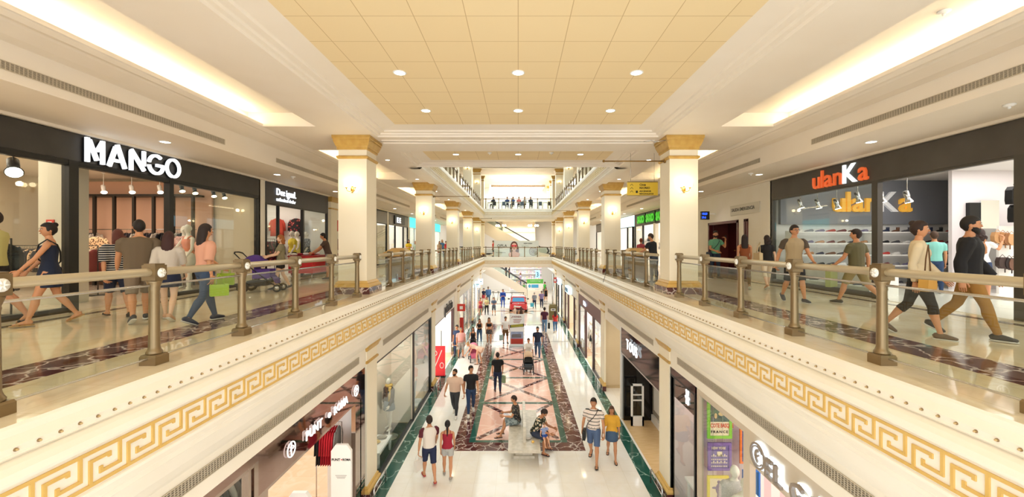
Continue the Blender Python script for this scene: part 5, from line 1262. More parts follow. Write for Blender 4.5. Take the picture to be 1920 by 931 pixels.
# ---- PIMKIE
WLIT = mat('bright_white_wall', 'f6f8fa', .5)
gshop(-1, 19.34, 25.2, 'bright white open shopfront with dark pimkie letters on the left', WHITE, mat('brown_frame', '4a3034', .4), WLIT, PEACH, [], [(24.9, .5)], zf=-2.5, power=1.8, jamb=.08)
DGR = mat('dark_grey_letters', '2c2c2e', .5)
r = empty('shop_sign', (-XG+.05, 23.2, -2.45), 'dark pimkie letters on the white fascia of the left shop', 'sign')
sign_letters(r, 'pimkie', (-XG+.04, 21.7, -2.36), (0, 1, 0), .72, .04, DGR, .012, 1.25, gap=.10)
x0, x1, yd = gxy(822, 20.6), gxy(834.5, 20.6), 20.6
r = empty('sale_banner', ((x0+x1)/2, yd, GZ), 'tall red sale banner with a white percent sign at the white left shop', 'banner')
m = MB(); m.box(x0-.35, x1, yd, yd+.05, GZ+.04, GZ+1.5); m.build('panel', mat('banner_red', 'e0343c', .5, emit='e0343c', es=.15), r)
m = MB(); m.box(x0-.35, x1+.02, yd-.1, yd+.15, GZ, GZ+.04); m.build('base', BLACK, r)
m = MB(); m.xf = frame((x0-.28, yd-.002, GZ+.35), (1, 0, 0)); m.stroke((.1, .1), (.45, .95), .04, .01); m.arc((.12, .8), .13, 0, 360, .035, .01, 18, sx=.8); m.arc((.45, .2), .15, 0, 360, .04, .01, 18, sx=.7); m.build('lettering', WHITE, r)
r = empty('garment_rack', (-4.5, 22.3, GZ), 'dark open rectangular frame rack inside the white left shop', 'rack')
m = MB(); m.tube([(-4.8, 22.3, GZ+.0), (-4.8, 22.3, GZ+1.9), (-4.1, 22.3, GZ+1.9), (-4.1, 22.3, GZ)], .02, 6); m.build('frame', BLACK, r); m = MB(); m.box(-4.8, -4.1, 22.1, 22.5, GZ+.01, GZ+.3); m.build('base', DARKBR, r)
# ---- farther left shops
gshop(-1, 25.3, 26.6, 'plain wall bay with red fire signs on the left ground floor', CREAM, CREAM, CREAM, PEACH, [], [(25.95, 1.1)], power=.2)
def red_sign(x, y, zz, w, h, label, arrow=False):
    m = MB(); m.box(x, x+w, y-.02, y, zz, zz+h, 0); m.box(x+w*.3, x+w*.7, y-.024, y-.02, zz+h*.25, zz+h*.7, 1); m.thing('notice', [mat('fire_red', 'd83a2c', .5), WHITE], label, 'notice')
red_sign(-3.84, 26.4, GZ+2.3, .5, .45, 'orange red fire sign projecting on the left by the red cabinet')
m = MB(); m.box(-3.84, -3.6, 27.5, 27.55, GZ+.6, GZ+1.7); m.thing('fire_cabinet', mat('fire_red', 'd83a2c', .5), 'tall narrow red fire cabinet on the left ground floor', 'fire cabinet')
GLF = mat('pale_front', 'e9e4d8', .4)
gshop(-1, 27.4, 34.55, 'glass fronted clothes shop far down the left ground floor', GLF, STEEL, WLIT, PEACH, [(27.6, 30), (30.1, 32), (33.2, 34.4)], [(30.05, .1), (32.0, .1), (33.2, .1)], zf=-2.2, power=1.6)
gshop(-1, 35.4, 42.5, 'farthest glass fronted shop on the left ground floor', WHITE, STEEL, WLIT, PEACH, [(35.5, 37.5), (40.2, 42.4)], [(37.5, .1), (40.2, .1)], zf=-2.2, power=2.0)
for i, (y, s_) in enumerate(((37.4, 'ZERO'), (40.2, 'MODA'))):
    r = empty('projecting_sign', (-3.5, y, -2.5), '%s pale projecting light box over the far left shops' % ORD[i], 'sign'); m = MB(); m.box(-3.85, -3.4, y, y+.12, -2.6, -2.05); m.build('sign_box', mat('pale_blue_lightbox', 'bfe0ea', .4, emit='bfe0ea', es=1.0), r)
    m = MB(); m.xf = frame((-3.8, y-.002, -2.4), (1, 0, 0)); m.box(.04, .3, -.01, 0, .05, .12); m.box(.04, .22, -.01, 0, -.06, -.02); m.build('mark', mat('navy_mark', '2c4a6a', .5), r)
for i in range(6):
    mannequin(-4.4, 28.2+.6*i if i < 5 else 34, GZ+.01, 120, '%s mannequin in the far left glass shopfront' % ORD[i], H=1.75, sex='f' if i % 2 else 'm', vox=.025, pose=STAND, top=('tee', ['7a8a5a', '2c4a7a', '9a4040', 'c8c0b0', '506070', 'c09060'][i]), bottom=('long', ['8a7a5a', '303038', 'c8b898'][i % 3]))
# ---- EL GANSO, right nearest
WGREY = noisy('pale_warm_fascia', 'cfc2ae', 'c8baa4', 2, .5)
PLANK = stripes('pink_plank_wall', 'efe0e0', 'd9bfc4', .34, .55, .6, 'X')
room(1, XG+.02, XG+4.6, 2.0, 9.05, GZ, -1.9, PLANK, WOOD, None, 1.5, (1, .96, .92))
shopfront(1, XG, 2.0, 7.05, GZ, GZT, -2.33, 'pale grey shopfront with backlit letters at the bottom right', WGREY, mat('pale_frame', 'c9bba6', .5), [], [(4.0, .1)], jamb=.1)
shopfront(1, XG, 7.05, 9.0, GZ, GZT, -1.9, 'tall poster window in a pale frame beside the backlit letters', WGREY, mat('pale_frame'), [(7.12, 8.85)], [], jamb=.10)
r = empty('shop_sign', (XG-.05, 6.3, -2.2), 'backlit EL GANSO letters with a round goose emblem on the bottom right fascia', 'sign')
ELM = mat('grey_backlit_letter', '8d8074', .45); HALO = mat('sign_halo', 'e4f2ff', .5, emit='dcefff', es=1.6)
yo = depth_at(1422, XG-.06)
for mm, off, ex in ((HALO, .012, .012), (ELM, .07, 0)):
    m = MB(); m.xf = frame((XG-off, yo, -2.08), (0, -1, 0)); m.arc((0, 0), .20+ex, 0, 360, .03+2*ex, .02, 28); m.arc((0, 0), .155, 30, 330, .02+ex, .02, 20); m.arc((.05, .0), .12, 95, 250, .05, .02, 12); m.stroke((-.02, -.02), (.05, .03), .03, .02)
    m.build('emblem' if ex == 0 else 'halo', mm, r)
sign_letters(r, 'EL GANSO', (XG-.08, depth_at(1441, XG-.06), -2.24), (0, -1, 0), .40, .05, ELM, .004, gap=.12)
sign_letters(r, 'EL GANSO', (XG-.015, depth_at(1441, XG-.06)+.01, -2.245), (0, -1, 0), .40, .012, HALO, .016, gap=.066)
# posters hung in the window, facing the camera
def poster(px0, px1, py0, py1, y, fm, bgm, label, draw=None):
    x0, x1 = gxy(px0, y), gxy(px1, y); z1, z0 = EYE+(VY-py0)*y/FPX, EYE+(VY-py1)*y/FPX
    r = empty('framed_poster', ((x0+x1)/2, y, z0), label, 'poster'); w = (x1-x0)*.11
    m = MB(); m.box(x0, x1, y-.02, y+.02, z0, z0+w); m.box(x0, x1, y-.02, y+.02, z1-w, z1); m.box(x0, x0+w, y-.02, y+.02, z0+w, z1-w); m.box(x1-w, x1, y-.02, y+.02, z0+w, z1-w); m.build('frame', fm, r)
    m = MB(); m.box(x0+w*.5, x1-w*.5, y-.004, y+.01, z0+w*.5, z1-w*.5); m.build('print', bgm, r)
    if draw: draw(r, x0+w, x1-w, z0+w, z1-w, y-.006)
    m = MB(); m.cyl(((x0+x1)/2-.1, y, z1), ((x0+x1)/2-.1, y, -1.9), .003, 4); m.cyl(((x0+x1)/2+.1, y, z1), ((x0+x1)/2+.1, y, -1.9), .003, 4); m.build('wire', STEEL, r)
def d1(r, x0, x1, z0, z1, y):
    w = x1-x0; h = z1-z0
    m = MB(); m.box(x0, x1, y-.001, y, z0+h*.42, z1); m.build('picture', noisy('green_print', '5f7e54', '3a5060', 5, .6), r)
    m = MB(); m.sphere((x0+w*.6, y, z0+h*.66), w*.2, .002, w*.13, 12, 6); m.sphere((x0+w*.3, y, z0+h*.6), w*.09, .002, w*.17, 10, 6); m.stroke((0, 0), (.01, .01), .001, .001); m.build('figure', mat('print_figure', 'e6c890', .6), r)
    text_mb('COTE BASQUE', (x0+w*.02, y-.001, z0+h*.25), (1, 0, 0), h*.17, .002, .003, .62).build('lettering', mat('orange_print', 'e0552c', .6), r)
    text_mb('FRANCE', (x0+w*.04, y-.001, z0+h*.08), (1, 0, 0), h*.11, .002, .002, 1.0, spacing=1.4).build('lettering', BLACK, r)
poster(1326, 1372, 749, 821, 8.72, mat('green_frame', '86c83c', .5), mat('print_cream', 'efe0bc', .6), 'green framed COTE BASQUE poster hanging in the bottom right window', d1)
def d2(r, x0, x1, z0, z1, y):
    w = x1-x0; h = z1-z0; m = MB()
    for i in range(9):
        for j in range(4): m.box(x0+w*(.05+.1*i), x0+w*(.05+.1*i+.06), y-.001, y, z0+h*(.05+.15*j), z0+h*(.05+.15*j+.05+.06*((i*j) % 2)))
    m.box(x0+w*.36, x0+w*.64, y-.001, y, z0+h*.5, z0+h*.72); m.build('picture', mat('print_cream', 'efe0bc', .6), r)
    text_mb('NEW YORK', (x0+w*.06, y-.001, z0+h*.82), (1, 0, 0), h*.16, .002, .002, .75).build('lettering', mat('print_cream'), r)
poster(1327, 1371, 829, 881, 8.72, mat('purple_frame', '8468a8', .5), mat('print_violet', '7a6aa0', .6), 'purple framed poster of a pale skyline under the green framed one', d2)
def d3(r, x0, x1, z0, z1, y):
    w = x1-x0; h = z1-z0; m = MB(); m.sphere((x0+w*.55, y, z0+h*.84), w*.1, .002, w*.1, 10, 6); m.sphere((x0+w*.56, y, z0+h*.55), w*.2, .002, h*.24, 12, 6); m.sphere((x0+w*.3, y, z0+h*.6), w*.16, .002, h*.05, 10, 6); m.sphere((x0+w*.55, y, z0+h*.18), w*.12, .002, h*.25, 12, 6); m.build('figure', mat('violet_grey', '8f7f96', .6), r)
poster(1326, 1366, 891, 945, 8.70, mat('yellow_frame', 'ecd94c', .5), mat('print_cream', 'efe0bc', .6), 'yellow framed poster of a violet grey figure in the bottom right window', d3)
def d4(r, x0, x1, z0, z1, y):
    w = x1-x0; h = z1-z0; m = MB(); m.sphere((x0+w*.45, y, z0+h*.25), w*.2, .002, h*.16, 12, 6); m.sphere((x0+w*.5, y, z0+h*.5), w*.1, .002, h*.2, 10, 6); m.build('figure', mat('print_peach', 'efb080', .6), r)
    text_mb('OH', (x0+w*.1, y-.001, z0+h*.8), (1, 0, 0), h*.14, .002, .002, .9).build('lettering', WHITE, r)
poster(1387, 1420, 800, 868, 8.66, mat('orange_frame', 'ea7a34', .5), mat('print_navy', '28508c', .6), 'orange framed navy poster beside the green framed one', d4)
poster(1392, 1425, 880, 940, 8.60, mat('blue_frame', '2f6fc0', .5), mat('print_navy2', '33608c', .6), 'blue framed poster low in the bottom right window', d4)
mannequin(gxy(1377, 8.05), 8.05, GZ+.48, 175, 'pale mannequin in a light tweed jacket in the bottom right window', pose=STAND, top=('jacket', noisy('tweed', 'c8c2bc', 'a8a29c', 60, .9)), bottom=('long', 'b8b0a8'))
mannequin(gxy(1397, 7.65), 7.65, GZ+.46, 185, 'pale mannequin in a cream knit beside the tweed jacketed one', pose=STAND, top=('long_sleeve', 'e6ddcc'), bottom=('long', '8c8478'))
m = MB(); m.box(3.98, 4.55, 7.4, 7.84, GZ, GZ+.46); m.box(3.98, 4.55, 7.84, 8.3, GZ, GZ+.48); m.thing('window_plinth', WHITE, 'low white plinth under the two pale mannequins', 'plinth')
for i, (y, c, c2) in enumerate(((6.6, '2f6fc0', 'd0402c'), (6.2, '6a4030', 'd8b080'))):
    x0 = 4.35; r = empty('framed_poster', (x0, y, GZ+1), ('blue framed', 'brown')[i] + ' poster glimpsed through the opening under the backlit letters', 'poster')
    m = MB(); m.box(x0, x0+.5, y, y+.03, GZ+.9, GZ+2.9); m.build('frame', mat('fr_'+c, c, .5), r); m = MB(); m.box(x0+.06, x0+.44, y-.004, y, GZ+.98, GZ+2.8); m.build('print', spots('pr_'+c, c2, 'f0e8dc', c, 7, .35), r)
# ---- TOUS display window and shop
gshop(1, 9.1, 10.62, 'narrow dark framed jewellery window with a small white bear on the right', mat('dark_mirror', '3a2a2a', .08, .9), BLACK, mat('blush_wall', 'ecd9d6', .6), mat('blush_floor', 'e8dcdc', .3), [(9.2, 10.5)], [], power=1.5, jamb=.06, depth=1.2, zf=-2.0)
def bear(mb, s):
    mb.arc((0, .30*s), .13*s, 0, 360, .129*s, .02, 16); 
    for q in (-1, 1): mb.arc((q*.11*s, .42*s), .055*s, 0, 360, .054*s, .02, 12); mb.arc((q*.09*s, -.12*s), .085*s, 0, 360, .084*s, .02, 12); mb.arc((q*.17*s, .12*s), .065*s, 0, 360, .064*s, .02, 12)
    mb.arc((0, .06*s), .17*s, 0, 360, .169*s, .02, 18, sx=.85)
r = empty('shop_sign', (XG+.1, 9.6, -2.35), 'white bear emblem on the dark header of the narrow right window', 'sign')
m = MB(); m.box(XG+.06, XG+.08, 9.17, 10.5, -2.55, -2.0); m.build('header_panel', mat('dark_mirror'), r)
m = MB(); m.xf = frame((XG+.05, 9.62, -2.33), (0, -1, 0)); bear(m, .5); m.build('emblem', LIT, r)
m = MB(); m.box(4.1, 4.9, 9.3, 10.3, GZ+.75, GZ+.8); m.box(4.15, 4.2, 9.35, 9.4, GZ, GZ+.75); m.box(4.8, 4.85, 10.2, 10.25, GZ, GZ+.75); m.box(4.15, 4.2, 10.2, 10.25, GZ, GZ+.75); m.box(4.8, 4.85, 9.35, 9.4, GZ, GZ+.75)
m.thing('display_table', WHITE, 'small white jewellery table in the narrow right window', 'table')
SHB = mat('gloss_black', '120f10', .08)
room(1, XG+.02, XG+4.6, 11.34, 15.72, GZ, -1.9, mat('grey_beige_wall', 'a8a094', .6), WOOD, None, 1.0, (1, .95, .88))
r0 = shopfront(1, XG, 11.34, 15.7, GZ, GZT, -2.75, 'gloss black fronted TOUS shop on the right ground floor', SHB, STEEL, [], [], jamb=.05)
m = MB(); m.box(XG-.01, XG+.05, 15.62, 15.76, GZ, GZT); m.build('edge_trim', WHITE, r0)
r = empty('shop_sign', (XG-.02, 14.7, -2.4), 'white lit TOUS letters on the gloss black fascia', 'sign')
sign_letters(r, 'TOUS', (XG-.05, depth_at(1178, XG), -2.38), (0, -1, 0), .50, .03, LIT, .0, .95, gap=.16)
m = MB(); m.box(XG+.05, XG+1.6, 15.45, 15.62, GZ, -2.0); struct('wall_right', m, SHB)
r = empty('shop_sign', (XG+.5, 15.43, GZ+2.35), 'small white bear on the gloss black inner wall', 'sign'); m = MB(); m.xf = frame((XG+.55, 15.44, GZ+2.2), (1, 0, 0)); bear(m, .45); m.build('emblem', LIT, r)
r = empty('security_pedestal', (4.28, 15.0, GZ), 'white framed clear security gate at the gloss black shop', 'security gate')
m = MB(); x0, x1 = 4.05, 4.5
for b in ((x0, x0+.06, 14.96, 15.04, GZ+.01, GZ+1.5), (x1-.06, x1, 14.96, 15.04, GZ+.01, GZ+1.5), (x0, x1, 14.96, 15.04, GZ+1.44, GZ+1.5), (x0, x1, 14.96, 15.04, GZ+.01, GZ+.35), (x0, x1, 14.97, 15.03, GZ+.9, GZ+.94), (x0, x1, 14.97, 15.03, GZ+1.1, GZ+1.13)): m.box(*b)
m.build('frame', WHITE, r); m = MB(); m.box(x0+.06, x1-.06, 14.995, 15.005, GZ+.35, GZ+1.44); m.build('glass_panel', GLASS, r)
m = MB(); m.box(4.95, 5.0, 13.2, 15.4, GZ+.3, GZ+3.0, 0); m.box(4.93, 4.95, 13.5, 15.2, GZ+.5, GZ+2.9, 1)
m.thing('panelled_wall', [mat('panel_grey', 'a09a90', .5), WHITE], 'white panelled display wall inside the gloss black shop', 'panel')
m = MB(); m.box(4.9, 5.02, 11.4, 15.4, GZ, GZ+.26); m.thing('skirting', WHITE, 'white skirting in the gloss black shop', 'skirting')
# corridor recess
m = MB(); m.box(XG+.06, 9, 19.0, 19.34, GZ, -1.8); m.box(XG+.05, 9, 15.64, 15.8, GZ, -1.8); struct('wall_right', m, noisy('recess_beige', 'dccbab', 'd6c3a0', 1, .6))
m = MB(); m.box(XG, 9, 18.95, 19.0, GZ, GZ+.12); o = struct('baseboard_right', m, mat('beige_base', 'c8b48e', .4))
m = MB(); m.box(XG, XG+.2, 15.7, 19.0, -2.02, GZT); struct('trim_30', m, CREAM)
for sd, y0, y1 in ((1, 15.7, 18.6), (-1, 19.3, 25)): area_light((sd*5.5, (y0+y1)/2, -1.93), 1, 2, 30, (1, .93, .84))
# ---- farther right shops
gshop(1, 19.4, 26.55, 'maroon fronted shop with wide white windows on the right ground floor', mat('maroon_fascia', '5f3230', .4), mat('maroon_frame', '4a3230', .4), WLIT, PEACH, [(19.7, 21.6), (24.2, 26.3)], [(21.6, .3), (24.1, .3)], zf=-2.45, power=2.0)
r = empty('shop_sign', (XG-.05, 24, -2.2), 'small pale script lettering on the maroon fascia', 'sign'); text_mb('Bimba', (XG-.03, 24.4, -2.25), (0, -1, 0), .34, .03, .01, 1).build('lettering', mat('blue_white_letter', 'c8d8ec', .4, emit='c8d8ec', es=1.2), r)
gshop(1, 27.4, 34.55, 'glass shopfront with a pale blue light box sign on the right ground floor', GLF, mat('brown_frame'), mat('shop_cream_wall'), PEACH, [(27.5, 29.0), (32.4, 34.4)], [(29.0, .3), (32.4, .3)], zf=-2.35, power=1.6)
gshop(1, 35.4, 42.5, 'farthest glass shopfront on the right ground floor', WHITE, BLACK, WLIT, PEACH, [(35.5, 37.5), (40.2, 42.4)], [(37.5, .1), (40.2, .1)], zf=-2.2, power=2.0)
for i, (y, t_) in enumerate(((31.2, 'PROMOD'), (38.5, 'KIKO'))):
    r = empty('shop_sign', (XG-.12, y, -2.3), '%s pale blue light box on the far right ground floor' % ORD[i], 'sign'); m = MB(); m.box(XG-.22, XG-.001, y-1.2, y+1.2, -2.35, -1.9); m.build('sign_box', mat('pale_blue_lightbox'), r)
    text_mb(t_, (XG-.23, y+1.0, -2.26), (0, -1, 0), .4, .01, .01, 1).build('lettering', mat('navy_mark', '2c4a6a', .5), r)
red_sign(3.3, 39.4, GZ+2.9, .36, .5, 'left red fire sign projecting on the far right'); red_sign(3.75, 38.9, GZ+2.9, .36, .5, 'right red fire sign projecting on the far right')
for i in range(5):
    mannequin(4.5, 20.0+1.0*i if i < 2 else 24.6+.7*(i-2), GZ+.01, 240, '%s mannequin behind the maroon framed windows' % ORD[i], H=1.75, sex='f', vox=.025, pose=STAND, top=('dress' if i % 2 else 'tee', ['c83a48', '90a8c0', 'e0c8a0', '6a8a7a', 'd8d8d8'][i]), bottom=('skirt', ['d8d0c8', '303844'][i % 2]))

# ================================================================== bench and furniture of the mall
STONE = noisy('bench_stone', 'ddd5c6', 'c4bcaa', 9, .35, detail=6)
r = empty('stone_bench', (.2, 13.7, GZ), 'long pale stone double bench with a central upright slab', 'bench')
m = MB(); m.box(-.30, .66, 12.26, 15.25, GZ+.38, GZ+.47); m.build('seat', STONE, r)
m = MB(); m.box(.15, .24, 12.72, 14.85, GZ+.47, GZ+.95); m.build('backrest', STONE, r)
for y in (12.75, 14.3): m = MB(); m.box(-.08, .44, y, y+.5, GZ+.08, GZ+.38); m.box(-.14, .50, y-.05, y+.55, GZ, GZ+.08); m.build('pedestal', STONE, r)
m = MB(); m.sphere((0, 0, .04), .10, .06, .04, 10, 6); m.sphere((.07, .06, .03), .06, .05, .03, 8, 6); m.thing('crumpled_paper', mat('paper_grey', 'cfcac0', .7), 'crumpled paper wrapper on the bench beside the seated father', 'wrapper', None, (.30, 12.95, GZ+.47))
m = MB(); m.lathe([(.045, 0), (.05, .02), (.035, .05), (.02, .055)], (0, 0, 0), 10); m.thing('yellow_toy', mat('toy_yellow', 'f0c060', .5), 'small yellow toy cup on the bench seat', 'toy', None, (.45, 12.75, GZ+.47))
# ---- banner stand
yb_, bx0, bx1 = 26.4, gxy(955.5, 26.4), gxy(983, 26.4)
r = empty('banner_stand', ((bx0+bx1)/2, yb_, GZ), 'white framed display stand with a black and yellow strip and a red block', 'banner stand')
m = MB(); m.box(bx0, bx1, yb_-.03, yb_+.03, GZ+.12, GZ+2.1); m.box(bx0-.03, bx1+.03, yb_-.06, yb_+.06, GZ+.1, GZ+.16); m.build('panel', mat('stand_white', 'e8eeee', .4), r)
m = MB(); m.box(bx0-.04, bx1+.04, yb_-.3, yb_+.3, GZ+.005, GZ+.1); m.build('base', STEEL, r)
w = bx1-bx0; F = frame((bx0, yb_-.032, GZ+.15), (1, 0, 0))
m = MB(); m.xf = F; m.prism([(.02*w, 1.10), (.98*w, 1.18), (.98*w, 1.36), (.02*w, 1.28)], 'y', -.006, 0); m.build('strip', BLACK, r)
m = MB(); m.xf = F
for k in range(3): m.prism([(.08*w, 1.13+.055*k), (.92*w, 1.20+.055*k), (.92*w, 1.225+.055*k), (.08*w, 1.155+.055*k)], 'y', -.009, -.006)
m.build('strip_lettering', mat('acid_yellow', 'd8d83c', .5), r)
m = MB(); m.xf = F; m.box(.08*w, .92*w, -.004, 0, .08, .42); m.build('red_block', mat('stand_red', 'b03a2c', .5), r)
m = MB(); m.xf = F; m.box(.08*w, .92*w, -.004, 0, .42, .86); m.build('photo_sky', noisy('stand_photo', '7a8eb0', '98a8c8', 4, .5), r)
m = MB(); m.xf = F; m.box(.14*w, .8*w, -.007, -.004, .48, .64); m.prism([(.1*w, .62), (.86*w, .66), (.7*w, .72), (.2*w, .70)], 'y', -.007, -.004); m.build('photo_building', mat('photo_grey', '6a6a70', .5), r)
text_mb('HONDA', (bx0+.25*w, yb_-.034, GZ+1.9), (1, 0, 0), .13, .004, .003, 1.05).build('lettering', mat('dark_red_print', '8a2a24', .5), r)
m = MB(); m.xf = F; m.prism([(.10*w, 1.72), (.20*w, 1.84), (.22*w, 1.80), (.14*w, 1.72)], 'y', -.004, 0)
for k in range(4): m.box(.25*w+.02*(k % 2), .82*w-.04*k, -.004, 0, 1.62-.07*k, 1.645-.07*k)
for k in range(3): m.box(.14*w, .86*w, -.007, -.004, .14+.09*k, .16+.09*k)
m.build('small_print', mat('dark_red_print'), r)
# ---- olive bin with chrome pole
kx, ky = gxy(1036.5, 36.4), 36.4
r = empty('recycling_bin', (kx, ky, GZ), 'tall olive bin with a slot on the far right of the hall', 'bin')
m = MB(); m.loft([[(kx+sx*h, ky+sy*h, q) for sx, sy in ((-1, -1), (1, -1), (1, 1), (-1, 1))] for h, q in ((.34, GZ), (.34, GZ+1.1), (.25, GZ+1.3))], smooth=False); m.build('body', mat('olive_metal', '75683c', .45, .2), r)
m = MB(); m.box(kx-.2, kx+.2, ky-.36, ky-.34, GZ+.78, GZ+.98); m.build('slot_plate', WHITE, r); m = MB(); m.box(kx-.13, kx+.13, ky-.365, ky-.36, GZ+.84, GZ+.92); m.build('slot', BLACK, r)
m = MB(); m.cyl((kx+.05, ky+.6, GZ), (kx+.05, ky+.6, GZ+3.9), .09, 12); m.thing('steel_pole', STEEL, 'bright steel pole rising behind the olive bin', 'pole')

# ================================================================== red car
def car(cx, y0):
    r = empty('car', (cx, y0+1.8, GZ), 'small red hatchback on display seen from behind', 'car')
    RED = mat('car_red', 'c8202a', .18, .0, coat=1.0); DG = mat('car_glass', '16303c', .05)
    def rr(hw, z0, z1, y, n=4, rd=.14):
        pts = []
        for qx, qz, a0 in ((hw-rd, z1-rd, 0), (-hw+rd, z1-rd, 90), (-hw+rd*.6, z0+rd*.6, 180), (hw-rd*.6, z0+rd*.6, 270)):
            k = rd if a0 < 180 else rd*.6
            for i in range(n+1): a = math.radians(a0+90*i/n); pts.append((cx+qx+k*math.cos(a), y, GZ+qz+k*math.sin(a)))
        return pts
    m = MB(); m.loft([rr(.70, .35, .80, y0-.02), rr(.80, .25, .95, y0+.06), rr(.845, .22, 1.0, y0+.4), rr(.86, .20, .98, y0+1.6), rr(.85, .20, .92, y0+2.8), rr(.80, .22, .85, y0+3.3), rr(.62, .30, .72, y0+3.6)]); m.build('body', RED, r)
    m = MB(); m.loft([rr(.74, .90, 1.05, y0+.10, rd=.07), rr(.70, .90, 1.40, y0+.35, rd=.12), rr(.66, .90, 1.52, y0+.75, rd=.13), rr(.66, .90, 1.53, y0+1.7, rd=.13), rr(.68, .88, 1.30, y0+2.3, rd=.12), rr(.72, .80, .95, y0+2.9, rd=.07)]); m.build('cabin', RED, r)
    m = MB(); m.loft([[(cx-.56, y0+.13, GZ+1.06), (cx+.56, y0+.13, GZ+1.06), (cx+.50, y0+.36, GZ+1.38), (cx-.50, y0+.36, GZ+1.38)], [(cx-.58, y0+.09, GZ+1.04), (cx+.58, y0+.09, GZ+1.04), (cx+.52, y0+.33, GZ+1.40), (cx-.52, y0+.33, GZ+1.40)]], smooth=False); m.build('rear_window', mat('rear_glass_reflection', '2c8cc8', .05, emit='2c9ad8', es=.0), r)  # blue reflection painted in as the glass colour
    for s in (-1, 1):
        m = MB(); m.prism([(y0+.5, GZ+1.0), (y0+2.5, GZ+.98), (y0+1.9, GZ+1.42), (y0+.75, GZ+1.42)], 'x', cx+s*.66, cx+s*.735); m.build('side_window', DG, r)
        m = MB(); m.sphere((cx+s*.68, y0+.05, GZ+.88), .11, .05, .13, 10, 6); m.build('tail_lamp', mat('tail_lamp', '7a0c10', .15), r)
        m = MB(); m.sphere((cx+s*.97, y0+2.3, GZ+1.02), .10, .06, .07, 10, 6); m.tube([(cx+s*.84, y0+2.35, GZ+.98), (cx+s*.92, y0+2.32, GZ+1.0)], .02, 6); m.build('side_mirror', BLACK, r)
        for q in (.65, 2.95):
            m = MB(); m.cyl((cx+s*.66, y0+q, GZ+.30), (cx+s*.87, y0+q, GZ+.30), .30, 20); w = m.build('wheel', mat('tyre', '1a1a1a', .8), r); m = MB(); m.cyl((cx+s*.871, y0+q, GZ+.30), (cx+s*.875, y0+q, GZ+.30), .19, 14); m.build('hubcap', STEEL, w)
    m = MB(); m.box(cx-.5, cx+.5, y0-.05, y0+.0, GZ+.30, GZ+.40); m.build('bumper_insert', BLACK, r)
    m = MB(); m.box(cx-.26, cx+.26, y0-.055, y0-.02, GZ+.52, GZ+.63); m.build('number_plate', WHITE, r)
    m = MB(); m.sphere((cx, y0-.0, GZ+.88), .06, .02, .06, 12, 6); m.build('badge', STEEL, r)
car(gxy(972, 39.8)+.0, 39.9)
# ================================================================== escalators and far end
def escalator(x0, z0, x1, z1, yf, w, label, cut=None):
    """flight rising from (x0,z0) to (x1,z1) across the picture, front face at yf"""
    r = empty('escalator', ((x0+x1)/2, yf+w/2, z0), label, 'escalator', 'escalators'); s = 1 if x1 > x0 else -1
    m = MB(); m.prism([(x0+s*-1.0, z0), (x0, z0), (x0+s*.9, z0-.0 if z0 < -5 else z0-.7), (x1, z1-1.15), (x1+s*1.2, z1-1.15), (x1+s*1.2, z1+.1), (x1, z1+.3), (x0, z0+.32), (x0-s*1.0, z0+.15)], 'y', yf, yf+.12); m.prism([(x0, z0+.01), (x0+s*.9, z0-.0 if z0 < -5 else z0-.7), (x1, z1-1.15), (x1, z1-.3)], 'y', yf+.12, yf+w); m.build('truss_cladding', mat('escalator_cladding', 'e6ddcd', .45), r)
    for k, y in enumerate((yf+.05, yf+w-.1)):
        m = MB(); m.prism([(x0-s*.8, z0+.05), (x0, z0+.05), (x1, z1), (x1+s*1.0, z1), (x1+s*1.0, z1+.9), (x1, z1+.9), (x0, z0+.92), (x0-s*.8, z0+.9)], 'y', y, y+.02); m.build('balustrade_glass', GLASSG, r)
        m = MB(); m.tube([(x0-s*.8, y, z0+.1), (x0-s*1.0, y, z0+.5), (x0-s*.8, y, z0+.92), (x0, y, z0+.95), (x1, y, z1+.95), (x1+s*1.0, y, z1+.95)], .05, 8); m.build('handrail', BLACK, r)
    n = int(abs(z1-z0)/.2); m = MB()
    for i in range(n): m.box(x0+(x1-x0)*i/n, x0+(x1-x0)*(i+1)/n, yf+.15, yf+w-.15, z0+(z1-z0)*i/n-.1, z0+(z1-z0)*(i+1)/n)
    m.build('steps', mat('escalator_steps', '55504a', .5, .4), r)
    return r
escalator(2.4, GZ, -6.0, 0, 50.0, 1.6, 'cream clad escalator rising left from the ground floor behind the bridge')
escalator(2.6, 0, -5.9, L2, 48.6, 1.5, 'glass sided escalator rising left from the gallery level behind the poster')
# hoarding with the woman's portrait
y = 44.0; hx0, hx1 = gxy(926, y), gxy(1010, y); zt = EYE+(VY-451)*y/FPX
r = empty('hoarding', ((hx0+hx1)/2, y, 0), 'long white advertising hoarding with a woman in red glasses on the bridge', 'hoarding')
m = MB(); m.box(hx0, hx1, y, y+.1, 0, zt); m.build('panel', mat('hoarding_white', 'e9eeec', .5), r)
cx = gxy(964, y); m = MB()
m.sphere((cx, y-.02, .20), .62, .02, .32, 16, 8); m.sphere((cx, y-.02, .5), .15, .025, .25, 12, 8); m.build('portrait_skin', mat('portrait_skin', 'e3b0a0', .6), r)
m = MB(); m.sphere((cx, y-.012, 1.03), .40, .02, .56, 16, 10); m.sphere((cx-.30, y-.01, .62), .17, .02, .52, 12, 8); m.sphere((cx+.32, y-.01, .62), .18, .02, .55, 12, 8); m.build('portrait_hair', mat('portrait_hair', '6a4438', .6), r)
m = MB(); m.sphere((cx, y-.035, .98), .30, .03, .42, 16, 10); m.build('portrait_face', mat('portrait_face', 'efc0b0', .6), r)
